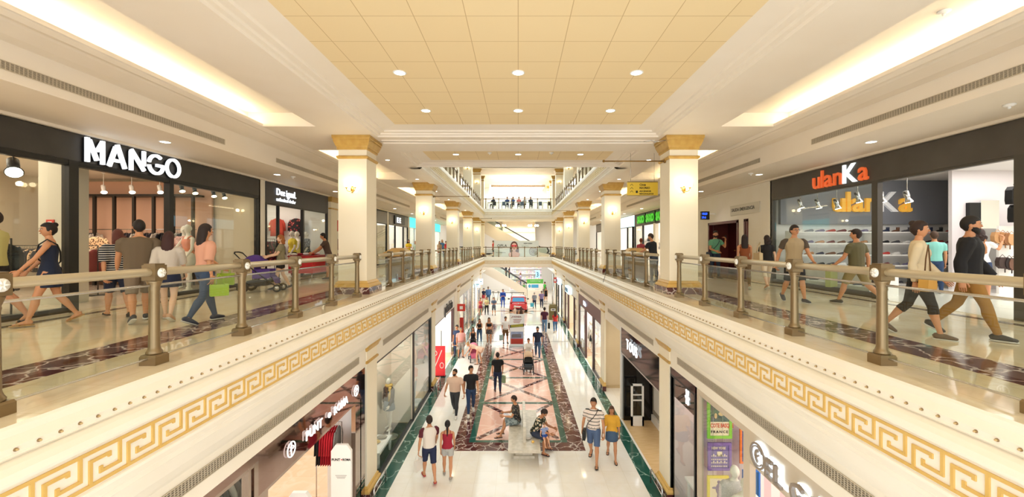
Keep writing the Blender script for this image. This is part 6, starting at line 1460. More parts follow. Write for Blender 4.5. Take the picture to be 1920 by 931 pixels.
m = MB(); m.sphere((cx-.15, y-.07, 1.10), .14, .02, .11, 12, 6); m.sphere((cx+.15, y-.07, 1.10), .14, .02, .11, 12, 6); m.box(cx-.32, cx+.32, y-.08, y-.06, 1.14, 1.18); m.build('portrait_glasses', mat('glasses_red', 'd8344a', .4), r)
m = MB(); m.sphere((cx, y-.07, .80), .09, .01, .045, 10, 6); m.build('portrait_lips', mat('lips_red', 'b02838', .5), r)
m = MB(); m.xf = frame((gxy(1000, y), y-.002, .52), (1, 0, 0))
for q in (.45, .32, .19, .08): m.arc((0, 0), q, 0, 360, .05, .01, 24)
m.build('rings', mat('ring_brown', '5a3038', .5), r)
text_mb('OPLA', (gxy(932, y), y-.003, .98), (1, 0, 0), .42, .01, .0, 1.0).build('lettering', DGR, r); text_mb('COMING', (gxy(933, y), y-.003, .86), (1, 0, 0), .13, .01, 0, 1).build('lettering', DGR, r); text_mb('NUEVA APERTURA', (gxy(930, y), y-.003, .35), (1, 0, 0), .12, .01, 0, 1).build('lettering', DGR, r)
text_mb('NEW OPEN', (gxy(982, y), y-.003, 1.3), (1, 0, 0), .17, .01, .004, 1).build('lettering', DGR, r); text_mb('SOON', (gxy(978, y), y-.003, 1.0), (1, 0, 0), .25, .01, 0, 1).build('lettering', mat('pale_teal', 'a0b8b4', .5), r)
# green stand on the ground floor
y = 51.5 - 4.5; x0, x1 = gxy(988, y), gxy(1018.5, y); zz = lambda py: EYE+(VY-py)*y/FPX
r = empty('promotion_stand', ((x0+x1)/2, y+.5, GZ), 'promotion stand with a green header beyond the red car', 'stand')
m = MB(); m.box(x0, x1, y, y+.08, zz(531), zz(523)); m.build('header', mat('stand_green', '58ac48', .5, emit='58ac48', es=.1), r)
m = MB(); m.box(x0, x1, y+.02, y+.06, zz(542), zz(531)); m.build('panel', WHITE, r); m = MB(); m.box(x0+.5, x0+1.3, y, y+.02, zz(539), zz(533)); m.sphere((x0+.3, y+.01, zz(536)), .15, .01, .2, 8, 6); m.build('picture', mat('stand_blue', '4aa8d8', .5), r)
m = MB(); m.box(x0+.1, x1-.1, y-.3, y+.3, GZ, zz(543)); m.build('counter', mat('stand_cream', 'ece4d4', .5), r)
for x in (x0+.03, x1-.03): m = MB(); m.cyl((x, y+.04, GZ), (x, y+.04, zz(523)), .03, 6); m.build('pole', STEEL, r)
text_mb('Cuidamos tu hogar', (x0+.35, y-.002, zz(527)), (1, 0, 0), .16, .004, 0, 1).build('lettering', WHITE, r)
# railing of the ground floor, far
r = empty('barrier', (-1.6, 47.5, GZ), 'thin dark barrier rail below the far escalator', 'barrier')
for x in (-3.3, -2.0, -.7, .6): m = MB(); m.cyl((x, 47.5, GZ), (x, 47.5, GZ+1.05), .03, 8); m.build('post', DARKBR, r)
m = MB(); m.cyl((-3.4, 47.5, GZ+1.03), (.7, 47.5, GZ+1.03), .03, 8); m.build('rail', DARKBR, r)
# bar stools behind it
for i, x in enumerate((-2.9, -2.3, -1.7)):
    m = MB(); m.lathe([(.14, 1.0), (.16, 1.02), (.16, 1.05)], (0, 0, 0), 12)
    for k in range(3): a = 2*PI*k/3; m.tube([(0, 0, 1.0), (.22*math.cos(a), .22*math.sin(a), 0)], .018, 6)
    m.thing('bar_stool', BLACK, '%s black bar stool from the left in front of the far cream wall' % ('first', 'second', 'third')[i], 'stool', 'black bar stools', (x, 48.6, GZ))
# far shops behind everything: lit wall of shelves on the ground floor
m = MB(); m.box(-1.2, 3.2, 56.0, 56.2, GZ, -.4); struct('wall_far', m, WLIT)
r = empty('display_shelving', (1.2, 55.5, GZ), 'bright shelves of goods at the far end of the ground floor', 'shelving')
for k in range(6): m = MB(); m.box(-1.1, 3.1, 55.4, 55.9, GZ+.5+.7*k, GZ+.55+.7*k); m.build('shelf', WHITE, r)
for j in range(5):
    for i in range(16):
        h = random.uniform(.2, .5); x = -1.0+.26*i; m = MB(); m.box(x, x+.16, 55.45, 55.7, 0, h); m.box(x+.02, x+.14, 55.44, 55.45, h*.3, h*.6, 1)
        zb = GZ+1.25+.7*j-.7+.0
        m.v = [v+Vector((0, 0, GZ+.55+.7*j)) for v in m.v]
        m.thing('packaged_goods', [mat('goods_%d' % (i % 5), ['e8b0c0', 'f0f0f0', 'b0c8e0', 'f0d8a0', 'd0a0a0'][i % 5], .5), mat('goods_%d' % ((i+2) % 5), ['e8b0c0', 'f0f0f0', 'b0c8e0', 'f0d8a0', 'd0a0a0'][(i+2) % 5], .5)], 'small pastel box on the bright far shelves', 'goods', 'goods on the bright far shelves')
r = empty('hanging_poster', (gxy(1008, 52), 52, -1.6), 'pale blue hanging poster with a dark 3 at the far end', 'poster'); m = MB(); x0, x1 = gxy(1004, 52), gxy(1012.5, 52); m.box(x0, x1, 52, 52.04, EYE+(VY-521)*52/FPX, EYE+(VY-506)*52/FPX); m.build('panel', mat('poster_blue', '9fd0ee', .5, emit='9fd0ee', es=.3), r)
text_mb('3', (x0+.1, 51.99, EYE+(VY-518)*52/FPX), (1, 0, 0), .8, .01, .01, .8).build('lettering', mat('navy_mark'), r)
m = MB(); m.cyl(((x0+x1)/2, 52.02, EYE+(VY-506)*52/FPX), ((x0+x1)/2, 52.02, -.32), .01, 5); m.build('wire', STEEL, r)
for z_, p in ((-.35, 500), (3.9, 450), (8.9, 500)): area_light((0, 53, z_), 6, 9, p, (1, .97, .93) if z_ < 8 else (.92, .97, 1))
area_light((0, 44.3, -1.1), 6, 2, 120, (1, .95, .88)); area_light((0, 44.5, 3.7), 6, 2, 80, (1, .93, .82))
for lv, z0, z1 in ((0, -.3, -.28),):
    fl = MB(); fl.box(-9, 9, 51.8, YB, -.3, 0); struct('floor', fl, FLOORU)
fl = MB(); fl.box(-3.9, 3.9, 50.3, YB, L2-.3, L2); struct('floor', fl, FLOORU)
# chandeliers over the bridge level
for i, x in enumerate((gxy(939, 47.5), gxy(1000, 47.5))):
    r = empty('chandelier', (x, 47.6, 3.4), '%s cluster of white globes hanging behind the bridge' % ('left', 'right')[i], 'chandelier', 'globe chandeliers')
    m = MB(); m.cyl((x, 47.6, 3.35), (x, 47.6, 4.5), .015, 6); m.build('stem', BRASS, r)
    for k in range(6):
        a = k*PI/3; m = MB(); m.tube([(x, 47.6, 3.35), (x+.5*math.cos(a), 47.6+.5*math.sin(a), 3.30)], .012, 5); q = m.build('arm', BRASS, r)
        m = MB(); m.sphere((x+.5*math.cos(a), 47.6+.5*math.sin(a), 3.40), .11, nu=10, nv=8); m.build('globe', GLOBE, q)
# bridge soffit level 2 etc
m = MB(); m.box(-3.6, 3.6, 46.5, YB, 4.5, 4.6); struct('ceiling', m, CREAM2)
m = MB(); m.box(-2.2, 2.4, 58.5, 58.6, 0, 4.5); struct('wall_far', m, CREAM)
# ---- top floor cafe
for i in range(7):
    x = -2.9+.95*i; r = empty('cafe_table', (x, 43.4, L2), '%s small cafe table from the left on the top floor bridge' % (['first']+ORD[1:])[i], 'table', 'cafe tables')
    m = MB(); m.box(x-.28, x+.28, 43.1, 43.7, L2+.72, L2+.76); m.build('table_top', mat('cafe_top', 'dfe8e6', .4), r)
    for sx in (-1, 1):
        for sy in (-1, 1): m = MB(); m.box(x+sx*.24-.02, x+sx*.24+.02, 43.4+sy*.25-.02, 43.4+sy*.25+.02, L2, L2+.72); m.build('leg', WHITE, r)
    r = empty('cafe_chair', (x+.42, 43.2, L2), '%s dark cafe chair from the left on the top floor bridge' % (['first']+ORD[1:])[i], 'chair', 'cafe chairs'); cx = x+.46
    CM = mat('chair_blue', '3a5068', .5) if i % 2 else BLACK
    m = MB(); m.box(cx-.17, cx+.17, 43.0, 43.36, L2+.42, L2+.46); m.build('seat', CM, r); m = MB(); m.box(cx-.17, cx+.17, 43.36, 43.40, L2+.46, L2+.85); m.build('backrest', CM, r)
    for sx in (-1, 1):
        for y in (43.02, 43.38): m = MB(); m.cyl((cx+sx*.15, y, L2), (cx+sx*.15, y, L2+.42), .014, 6); m.build('leg', CM, r)
# skylight grille and bright hall behind the cafe
r = empty('ceiling_grille', (0, 49, 7.6), 'white slatted skylight grille hanging over the top floor hall', 'grille')
for k in range(13): m = MB(); m.box(-3.0+.5*k-.02, -3.0+.5*k+.02, 48, 51, 7.9, 8.05); m.build('slat', WHITE, r)
m = MB(); m.box(-3.1, 3.1, 48, 48.06, 7.85, 8.1); m.box(-3.1, 3.1, 50.94, 51, 7.85, 8.1); m.build('frame', mat('pale_wood', 'd8b898', .5), r)
for x in (-2.5, 2.5): m = MB(); m.cyl((x, 49.5, 8.1), (x, 49.5, 9.4), .01, 5); m.build('hanger_wire', STEEL, r)
area_light((0, 50, 8.7), 6, 5, 350, (.92, .97, 1)); area_light((0, 56, 9.3), 10, 4, 300, (.88, .96, 1))

m = MB(); m.box(-3.6, 3.0, 52.3, 52.5, 7.35, 8.8); m.box(-4.2, -3.2, 52.2, 52.4, L2, 7.4); struct('wall_far', m, WHITE)
m = MB(); m.box(-2.4, 2.3, 52.28, 52.3, 7.98, 8.05); m.thing('air_vent', mat('vent_grey_blue', '9aa8b0', .5), 'long slot vent on the white bulkhead behind the top floor tables', 'vent')
for x, y in ((4.3, 50.5), (4.2, 55.0)): column(1 if x > 0 else -1, y, L2, 8.95, 'cream column at the back of the top floor hall, %s' % ('nearer' if y < 52 else 'farther'), 'top floor columns')
for k in range(5):
    m = MB(); m.box(-2.1+.9*k, -1.3+.9*k, 58.2, 58.5, 3.0, 3.5); m.box(-2.0+.9*k, -1.4+.9*k, 58.18, 58.2, 3.1, 3.4)
    m.thing('lit_panel', mat('warm_lit_panel', 'f4e2c4', .5, emit='ffeccc', es=.5), '%s warm lit panel on the far wall behind the poster, from the left' % (['first']+ORD[1:])[k], 'panel', 'warm lit panels')
# ================================================================== people on the gallery, left
BLK = '1d1c20'
P_ = person
walker(-12, 395, 611, 0, 60, 'person in pale yellow-green T-shirt and black shorts cut by the left picture edge', pose=WALK, skin='tan', hair=('short', '2a1c14'), top=('tee', 'c5c07e'), bottom=('shorts', BLK), shoes='sandal', wide=1.08, vox=.011)
J = walker(93, 418, 607, 0, 85, 'person in navy sleeveless dress with dark tied hair walking left past the large left window', sex='f', pose=dict(WALK, la=(30, 16, 10)), skin='tan', hair=('bun', '1a1210'), top=('dress', '18233c'), bottom=('none', 'ffffff'), shoes='s:b08850', vox=.011, yaw=25)
crossbag(J, BLACK, 'black shoulder bag at the side of the navy dressed walker on the left', 1, .24, .2, .50)
walker(221, 430, 593, 0, 10, 'person in striped top and navy shorts seen from behind outside the large left shop', sex='f', pose=WALK, skin='tan', hair=('curly', '5a2a20'), top=('blouse', stripes('bw_stripes', '1c1e26', 'e4dfd6', .038, .72)), bottom=('shorts', '1a2036'), shoes='sandal', wide=1.12, vox=.011)
walker(261, 412, 603, 0, 5, 'person in grey-brown T-shirt seen from behind, tallest of the group outside the large left shop', pose=WALK2, skin='tan', hair=('buzz', '1c1410'), top=('tee', '6a5a46'), bottom=('shorts', '7a6a58'), shoes='2e3038', wide=1.15, belly=.12, vox=.011)
walker(316, 434, 600, 0, 345, 'long-haired person in a pale grey top and navy skirt seen from behind, left gallery', sex='f', pose=WALK, skin='pale', hair=('long', '3a1a18'), top=('blouse', 'cfc6ba'), bottom=('skirt', '1c2440'), shoes='d8a888', vox=.011)
J = walker(384, 420, 605, 0, 300, 'person in a salmon top and blue jeans walking right on the left gallery', sex='f', pose=dict(WALK, la=(35, 8, 20), ra=(-15, 14, 20)), skin='tan', hair=('long', '241614'), top=('blouse', 'dba289'), bottom=('long', '3a4c68'), shoes='28304a', vox=.011)
LIME = mat('lime_bag', 'a4c23c', .5)
hp = J['hand_l']; shopping_bag((hp.x+.03, hp.y, hp.z+.06), .20, .24, .07, LIME, 'lime green shopping bag carried by the salmon topped walker, lower left of her two', 60)
hp = J['hand_r']; shopping_bag((hp.x+.1, hp.y, hp.z+.10), .18, .24, .07, LIME, 'lime green shopping bag held in the other hand of the salmon topped walker', 70)
J = walker(527, 441, 543, 0, 100, 'auburn-haired person in an olive grey top pushing a violet pushchair', sex='f', pose=PUSH, skin='pale', hair=('curly', 'a0602e'), top=('tee', '8c8468'), bottom=('short_shorts', '1c1c20'), shoes='5a5a60', vox=.012)
X, Y = on_floor(597, 522, 0)
P_(X+.42, Y-.1, 0, 1.68, 110, 'person in brown T-shirt and grey shorts bending over the red sale table', pose=dict(L=(4, 4, 5), R=(-6, 4, 5), la=(50, 10, 12, 5), ra=(45, 12, 14, 5)), lean=14, skin='tan', hair=('short', '1c1614'), top=('tee', '54423a'), bottom=('shorts', '8a8c88'), shoes='4a4a48', vox=.012)
# far gallery left, seen over the railing
def far(px, py_head, Y, z0, heading, label, **kw):
    X = (px-VX)*Y/FPX; H = EYE+(VY-py_head)*Y/FPX-z0; heading += math.degrees(math.atan2(-X, Y))
    return person(X, Y, z0, max(1.5, min(1.85, H)) if z0 > -1 else H, heading, label, **{'vox': .018, **kw})
far(766, 449, 29.5, 0, 190, 'person with dark bobbed hair in a yellow top beyond the second left railing', sex='f', pose=PHONE, hair=('curly', '1c1410'), top=('tee', 'e8c82c'), bottom=('long', '22242c'))
far(779, 452, 31, 0, 150, 'person in a pale sage top walking behind the yellow topped one', sex='f', pose=WALK, hair=('long', 'b8956a'), top=('tee', 'b8c8b8'), bottom=('long', 'c8c0b4'))
far(824, 452, 36, 0, 185, 'person in a beige top by the second left column', sex='f', pose=STAND, hair=('long', '4a3020'), top=('tee', 'b8987a'), bottom=('skirt', '8a4a50'))
far(829, 449, 38, 0, 175, 'person with blond hair in a blue denim shirt in the far left gallery', sex='f', pose=STAND, hair=('long', 'b08850'), top=('tee', '4a78a8'), bottom=('long', '3a5070'))
far(836, 452, 40, 0, 180, 'person in a bright red shirt in the far left gallery', pose=STAND, hair=('short', '2a1c18'), top=('tee', 'd8283c'), bottom=('shorts', '8a5a50'))
far(925, 451, 44.6, 0, 100, 'person in a red top with dark shorts at the left end of the bridge', pose=STAND, hair=('short', '2a1c18'), top=('tee', 'd04038'), bottom=('shorts', '2a2c34'))
# ---- gallery, right
J = walker(1341, 433, 522, 0, 215, 'person in a sea green polo holding a phone to the ear by the dark doors', pose=dict(L=(3, 3, 4), R=(-4, 5, 4), la=(35, 18, 125, 30), ra=(10, 8, 60, 25)), skin='tan', hair=('short', '1c1612'), top=('polo', '6aa888'), bottom=('long', '1e2c44'), shoes='30343c', beard=True, yaw=-30, vox=.012)
crossbag(J, mat('navy_bag', '223048', .6), 'dark cross body bag on the sea green polo wearer', 1, .22, .22, .50)
m = MB(); p = J['hand_l']; m.box(p.x-.02, p.x+.02, p.y-.02, p.y-.01, p.z-.02, p.z+.09); m.thing('mobile_phone', BLACK, 'phone at the ear of the sea green polo wearer', 'phone')
walker(1396, 440, 541, 0, 5, 'person in a rust sleeveless top seen from behind near the red doors', sex='f', pose=WALK, skin='tan', hair=('long', '241614'), top=('tank', '8a4a26'), bottom=('long', '6a5438'), shoes='a88860', vox=.012)
J = walker(1438, 441, 541, 0, 20, 'person with short dark hair in a black top and white trousers carrying a beige tote', sex='f', pose=WALK2, skin='pale', hair=('curly', '241614'), top=('tee', '1c1a1c'), bottom=('crop_pants', 'e6d8c0'), shoes='c09070', vox=.012)
up = J['up']; q = up((-.16, -.02, .45)); r = empty('tote_bag', tuple(q), 'beige cloth tote bag hanging from the shoulder of the black topped walker', 'bag'); m = MB(); m.loft([[(sx*.05, sy*w, h_) for sx, sy in ((-1, -1), (1, -1), (1, 1), (-1, 1))] for w, h_ in ((.14, 0), (.16, .06), (.15, .34))], smooth=False); m.build('bag_body', cloth('d8c49c'), r, (0, 0, 0)); m = MB(); m.tube([(0, -.1, .33), (.03, -.04, .55), (.06, 0, .64), (.03, .04, .55), (0, .1, .33)], .012, 6); m.build('handle', cloth('d8c49c'), r, (0, 0, 0))
for ch in r.children: ch.location = (0, 0, 0)
walker(1489, 422, 566, 0, 205, 'person in glasses and a beige and brown polo walking towards the camera', pose=dict(WALK, la=(22, 10, 20), ra=(-24, 14, 18)), skin='tan', hair=('short', '241812'), top=('tee', 'ab9878', '54483c'), bottom=('shorts', '1c1c20'), shoes='3c4048', specs=True, yaw=10, vox=.011)
J = walker(1606, 425, 570, 0, 60, 'person in an olive T-shirt and khaki shorts walking left past the shoe shop window', pose=dict(L=(26, 8, 2), R=(-22, 24, 2), la=(22, 8, 25), ra=(-18, 8, 20)), skin='tan', hair=('short', '2a1c14'), top=('tee', '5f5a3e'), bottom=('shorts', '8c8058'), shoes='3a3830', wide=1.1, belly=.1, yaw=20, vox=.011)
hp = J['hand_l']; shopping_bag((hp.x, hp.y-.02, hp.z+.08), .36, .34, .10, mat('sage_bag', '9aa66a', .6), 'large sage green shopping bag carried by the olive T-shirt walker', 10, strap=.12)
J = walker(1722, 413, 630, 0, 272, 'person with dark tied back hair in a loose cream blouse and black trousers walking right', sex='f', pose=dict(L=(-16, 22, 2), R=(20, 8, 2), la=(20, 6, 20), ra=(-14, 6, 20)), skin='tan', hair=('bun', '2e1c16'), top=('long_sleeve', 'dccbaa'), bottom=('crop_pants', '1c1a1c'), shoes='6a5440', yaw=-10, vox=.010)
up = J['up']; q = up((.16, .05, .42)); r = empty('shoulder_bag', tuple(q), 'mustard shoulder bag at the hip of the cream bloused walker', 'bag', None, .5); m = MB(); m.loft([[(sx*w, sy*.05, h_) for sx, sy in ((-1, -1), (1, -1), (1, 1), (-1, 1))] for w, h_ in ((.13, 0), (.15, .05), (.13, .20))], smooth=False); m.build('bag_body', cloth('c89848'), r, (0, 0, 0)); m = MB(); m.tube([(-.1, 0, .19), (-.06, 0, .42), (.02, 0, .60), (.06, 0, .42), (.1, 0, .19)], .008, 6); m.build('strap', cloth('6a4a2c'), r, (0, 0, 0))
for ch in r.children: ch.location = (0, 0, 0)
walker(1818, 403, 632, 0, 268, 'person in a black shirt and ochre trousers walking right beside the cream blouse', pose=dict(L=(-18, 20, 2), R=(22, 6, 2), la=(14, 6, 22), ra=(-16, 8, 20)), skin='tan', hair=('short', '16110f'), top=('jacket', '17161a'), bottom=('long', '9a7034'), shoes='38332e', beard=True, wide=1.08, vox=.010)
far(1752, 434, 10.6, 0, 15, 'person in a turquoise T-shirt seen from behind inside the shoe shop', pose=STAND, hair=('short', '4a3424'), top=('tee', '86cdc4'), bottom=('long', '2c4468'), shoes='d8d8d8', vox=.012)
J = far(1838, 430, 9.6, 0, 350, 'person in a white T-shirt and denim shorts with a tan backpack inside the shoe shop', sex='f', pose=dict(STAND, ra=(60, 20, 90, 10)), hair=('curly', '2c1a16'), top=('tee', 'e8e6e6'), bottom=('short_shorts', '2c3c5c'), shoes='c8c8c8', vox=.012)
up = J['up']; q = up((0, -.12, .645)); r = empty('backpack', tuple(q), 'small tan leather backpack on the white T-shirt wearer in the shoe shop', 'backpack', None, J['root'].rotation_euler.z); m = MB(); m.loft([[(w*math.cos(2*PI*i/14), .07*math.sin(2*PI*i/14), h_) for i in range(14)] for w, h_ in ((.10, 0), (.14, .03), (.14, .16), (.11, .25), (.05, .28))]); m.build('bag_body', mat('tan_leather'), r, (0, 0, 0))
m = MB(); m.tube([(-.08, .05, .25), (-.09, .12, .33), (-.09, .2, .30)], .014, 6); m.tube([(.08, .05, .25), (.09, .12, .33), (.09, .2, .30)], .014, 6); m.build('strap', mat('tan_leather'), r, (0, 0, 0))
for ch in r.children: ch.location = (0, 0, 0)
far(1226, 437, 13.6, 0, 60, 'person in a black T-shirt leaning on the railing half behind the right column', pose=dict(STAND, la=(40, 8, 30), ra=(40, 8, 30)), lean=8, skin='tan', hair=('buzz', '3a2c26'), top=('tee', '22242c'), bottom=('long', '3a4658'), shoes='22242c', wide=1.1, nod=20, vox=.012)
far(1202, 447, 19.5, 0, 10, 'person with reddish hair in a dark pink top by the green signed shop', sex='f', pose=STAND, hair=('bun', '8a4428'), top=('tee', 'b04858'), bottom=('long', '2c2c34'))
# ================================================================== people on the ground floor
J = walker(805, 779, 899, GZ, 8, 'person in a white and maroon raglan T-shirt and navy shorts walking away at the bottom', pose=dict(WALK, la=(-6, 12, 8)), skin='tan', hair=('short', '2a1c16'), top=('tee', 'e6ddd2', '5a1c28'), bottom=('shorts', '1e2848'), shoes='s:c03a40', vox=.012)
hp = J['hand_l']; shopping_bag((hp.x, hp.y, hp.z+.03), .30, .26, .10, mat('white_bag', 'ece6de', .6), 'white paper shopping bag in the hand of the raglan T-shirt wearer', 20)
walker(839, 789, 894, GZ, 355, 'person with a dark plait, red strappy top and pale grey shorts walking away', sex='f', pose=STEP, skin='tan', hair=('pony', '1c1414'), top=('strap', '9c1c34'), bottom=('short_shorts', 'b4b4b0'), shoes='9a9088', vox=.012)
walker(853, 691, 779, GZ, 165, 'stout bearded person in a pale pink T-shirt and charcoal trousers walking towards the camera', pose=dict(WALK, la=(8, 18, 12), ra=(-6, 18, 12)), skin='tan', hair=('buzz', '241a14'), top=('tee', 'e2c0aa'), bottom=('long', '35373c'), shoes='e8e4dc', wide=1.18, belly=.2, beard=True, vox=.012, yaw=-30)
walker(883, 685, 776, GZ, 185, 'person in black T-shirt, blue jeans and white shoes beside the stout bearded one', pose=WALK2, skin='tan', hair=('quiff', '1c1410'), top=('tee', '1c1c20'), bottom=('long', '2c4468'), shoes='e8e4dc', vox=.012, yaw=20)
J = walker(933, 661, 736, GZ, 2, 'person in a black T-shirt and dark jeans walking away over the pink carpet tiles', pose=STEP, skin='tan', hair=('short', '2a1c16'), top=('tee', '18181c'), bottom=('long', '22304e'), shoes='5a3424', vox=.014)
hp = J['hand_r']; shopping_bag((hp.x+.03, hp.y, hp.z+.05), .32, .22, .10, mat('sage_thin_bag', '8fa884', .5), 'thin green bag held by the black T-shirt walker on the pink carpet', 40)
walker(1008, 612, 672, GZ, 178, 'bearded person in a navy T-shirt and jeans walking towards the camera by the banner stand', pose=WALK, skin='tan', hair=('short', '1c1410'), top=('tee', '18243c'), bottom=('long', '3c5878'), shoes='c8c4bc', beard=True, vox=.014)
walker(991, 634, 690, GZ, 180, 'person in a loose white blouse pushing a pushchair on the pink carpet', sex='f', pose=PUSH, skin='tan', hair=('short', '3a241c'), top=('blouse', 'ece8e0'), bottom=('long', 'd8c8b4'), shoes='a89880', vox=.014)
J = walker(1113, 745, 865, GZ, 172, 'person in a grey striped white polo and denim shorts with a black messenger bag', pose=dict(L=(20, 5, 3), R=(-14, 22, 3), la=(6, 12, 10), ra=(-10, 14, 10)), skin='tan', hair=('short', '2c201a'), top=('polo', stripes('polo_stripes', 'efe0d6', '4c4c46', .105, .78)), bottom=('shorts', '51668a'), shoes='sandal', vox=.011, wide=1.05)
crossbag(J, BLACK, 'black messenger bag across the striped polo wearer', 1, .26, .30, .42, -1)
walker(1147, 760, 860, GZ, 182, 'person in a yellow blouse and denim skirt holding hands beside the striped polo', sex='f', pose=dict(L=(18, 8, 2), R=(-14, 24, 2), la=(-6, 10, 10), ra=(4, 16, 8)), skin='tan', hair=('long', '5a3c28'), top=('blouse', 'e8b03c'), bottom=('skirt', '47607e'), shoes='sandal', vox=.011)
# seated ones
BZ = .47
J = person(-.02, 14.05, GZ, 1.76, 95, 'person in a dark floral shirt sitting on the left side of the stone bench', pose=dict(L=(86, 62, 4, 0), R=(90, 78, 6, 0), la=(34, 6, 62, 20), ra=(30, 6, 68, 20)), seat=BZ, lean=8, skin='tan', hair=('buzz', '2a1c16'),
           top=('tee', spots('floral_dark', '22242a', 'b8a890', None, 26, .33)), bottom=('shorts', spots('camo_grey', '9aa8aa', '5f6e72', None, 16, .45)), shoes='s:20222a', nod=12, vox=.011)
m = MB(); p = (J['hand_l']+J['hand_r'])/2; m.box(p.x-.05, p.x+.04, p.y-.035, p.y+.035, p.z+.02, p.z+.03); m.thing('mobile_phone', BLACK, 'phone held by the seated person in the dark floral shirt', 'phone')
person(.50, 13.2, GZ, 1.76, 248, 'person in a tropical print shirt on the right side of the bench holding a baby', pose=dict(L=(84, 88, 8, 0), R=(80, 84, 9, 0), la=(45, 8, 55, 25), ra=(40, 6, 50, 20)), seat=BZ, lean=26, skin='olive', hair=('short', '2a1c16'),
       top=('tee', spots('tropical_shirt', '2c3024', 'e6dcc4', 'c8803c', 13, .42)), bottom=('shorts', '343c50'), shoes='s:4a2c30', nod=25, vox=.011)
person(.80, 12.86, GZ+.22, .74, 205, 'baby in a blue and white striped top on the lap of the tropical shirt wearer', pose=dict(L=(60, 40, 10, 0), R=(60, 35, 10, 0), la=(40, 15, 20, 20), ra=(60, 35, 10, 5)), seat=.38, skin='light', hair=('buzz', '7a5a3c'), top=('tee', stripes('baby_stripes', '2c5ab0', 'dfe6ee', .03, .6)), bottom=('short_shorts', '2c50a0'), shoes=None, vox=.008, wide=1.15)
# mid distance
walker(864, 614, 670, GZ, 195, 'older person in a pink polo and light grey shorts on the left', pose=STAND, skin='tan', hair=('buzz', '8a8078'), top=('polo', 'eeb0a8'), bottom=('shorts', 'b4aea6'), shoes='4a3c34', belly=.2, wide=1.1, vox=.014)
walker(857, 609, 668, GZ, 160, 'person in a dark blue dress behind the pink polo wearer', sex='f', pose=STAND, skin='tan', hair=('short', '1c1820'), top=('tee', '2c4060'), bottom=('long', '2c4468'), shoes='3a3c44', vox=.016)
X, Y = on_floor(850, 667, GZ); person(X, Y, GZ, 1.02, 240, 'small child in a white top and olive shorts wearing a blue cap on the left', pose=PHONE, skin='light', hair=('short', '4a6a98'), top=('tee', 'e8e4e0'), bottom=('shorts', '7a7a60'), shoes='9a9890', vox=.012)
walker(887, 613, 662, GZ, 175, 'person with long brown hair in a black strappy top behind the pink pushchair', sex='f', pose=PUSH, skin='tan', hair=('long', '3a241c'), top=('tank', '1c1c20'), bottom=('skirt', '1c1c20'), shoes='sandal', vox=.014)
X, Y = on_floor(898, 682, GZ); person(X, Y, GZ, 1.62, 75, 'person in a pale pink dress bending low over the pink pushchair', sex='f', pose=dict(L=(14, 20, 3), R=(-4, 8, 3), la=(70, 8, 5, 0), ra=(60, 8, 10, 0)), lean=72, skin='light', hair=('bun', 'b08858'), top=('dress', 'e8c8b0'), bottom=('none', 'ffffff'), shoes='sandal', vox=.014)
walker(899, 597, 642, GZ, 172, 'person in a black top and blue jeans with arms folded, left of the hall', sex='f', pose=PHONE, skin='tan', hair=('long', '2c1c18'), top=('tank', '18181c'), bottom=('long', '3c5c84'), shoes='d8d4cc', vox=.016)
walker(917, 595, 646, GZ, 180, 'person in a black crop top and patterned shorts walking on the marble border', sex='f', pose=STEP, skin='tan', hair=('long', '4a2e20'), top=('crop', '16161a'), bottom=('short_shorts', spots('dark_print', '24242c', 'b8a8a0', None, 30, .35)), shoes='d8d4cc', vox=.016)
J = walker(948, 593, 643, GZ, 190, 'person in a white shirt and brown shorts standing left of the banner stand', pose=STAND, skin='olive', hair=('short', '3a2c24'), top=('polo', 'e8e6e2'), bottom=('shorts', '6a4a2c'), shoes='4a4038', vox=.016, belly=.1)
hp = J['hand_r']; shopping_bag((hp.x-.05, hp.y-.1, hp.z), .35, .25, .1, mat('pale_teal', 'a0b8b4', .5), 'pale teal bag held by the white shirted person left of the banner stand', 10)
walker(901, 558, 590, GZ, 178, 'person in a red sleeveless top and red shorts in the left trio of the hall', sex='f', pose=PHONE, skin='tan', hair=('short', '2c1c18'), top=('tank', 'b84450'), bottom=('short_shorts', '8a3044'), shoes='b04040', vox=.018)
walker(912.5, 556, 589.5, GZ, 182, 'person in a yellow and black top and black leggings in the left trio', sex='f', pose=PHONE, skin='tan', hair=('long', '1c1410'), top=('tee', 'd8cf98'), bottom=('long', '1c1c20'), shoes='24242a', vox=.018)
walker(926, 557, 590.5, GZ, 180, 'person in a slate blue T-shirt and grey shorts in the left trio', pose=PHONE, skin='tan', hair=('short', '3a241c'), top=('tee', '5c6c84'), bottom=('shorts', '5a6068'), shoes='34363c', vox=.018)
walker(907, 540, 570, GZ, 150, 'person in a navy and red top beside the denim shirted one at the left back', sex='f', pose=STAND, skin='light', hair=('bun', '3a241c'), top=('tee', '28304e'), bottom=('skirt', 'c0404c'), shoes='3a3a40', vox=.02)
walker(915.5, 537, 569, GZ, 20, 'person in a denim blue shirt and jeans seen from behind at the left back', pose=STAND, skin='tan', hair=('buzz', '7a6a58'), top=('long_sleeve', '4a72a4'), bottom=('long', '34587c'), shoes='3a3a40', wide=1.15, vox=.02)
walker(943, 542, 576, GZ, 180, 'person in a bright blue suit and white shirt standing left of the red car', pose=PHONE, skin='tan', hair=('short', '1c1410'), top=('jacket', '1e48a4'), bottom=('long', '1c50b4'), shoes='1a1a1e', vox=.018)
walker(965.5, 573, 607, GZ, 80, 'white haired person in a pale top standing behind the banner stand', pose=PHONE, skin='light', hair=('short', 'e0dcd6'), top=('tee', 'e6cdb8'), bottom=('shorts', 'c8b8a8'), shoes='b0a090', vox=.018)
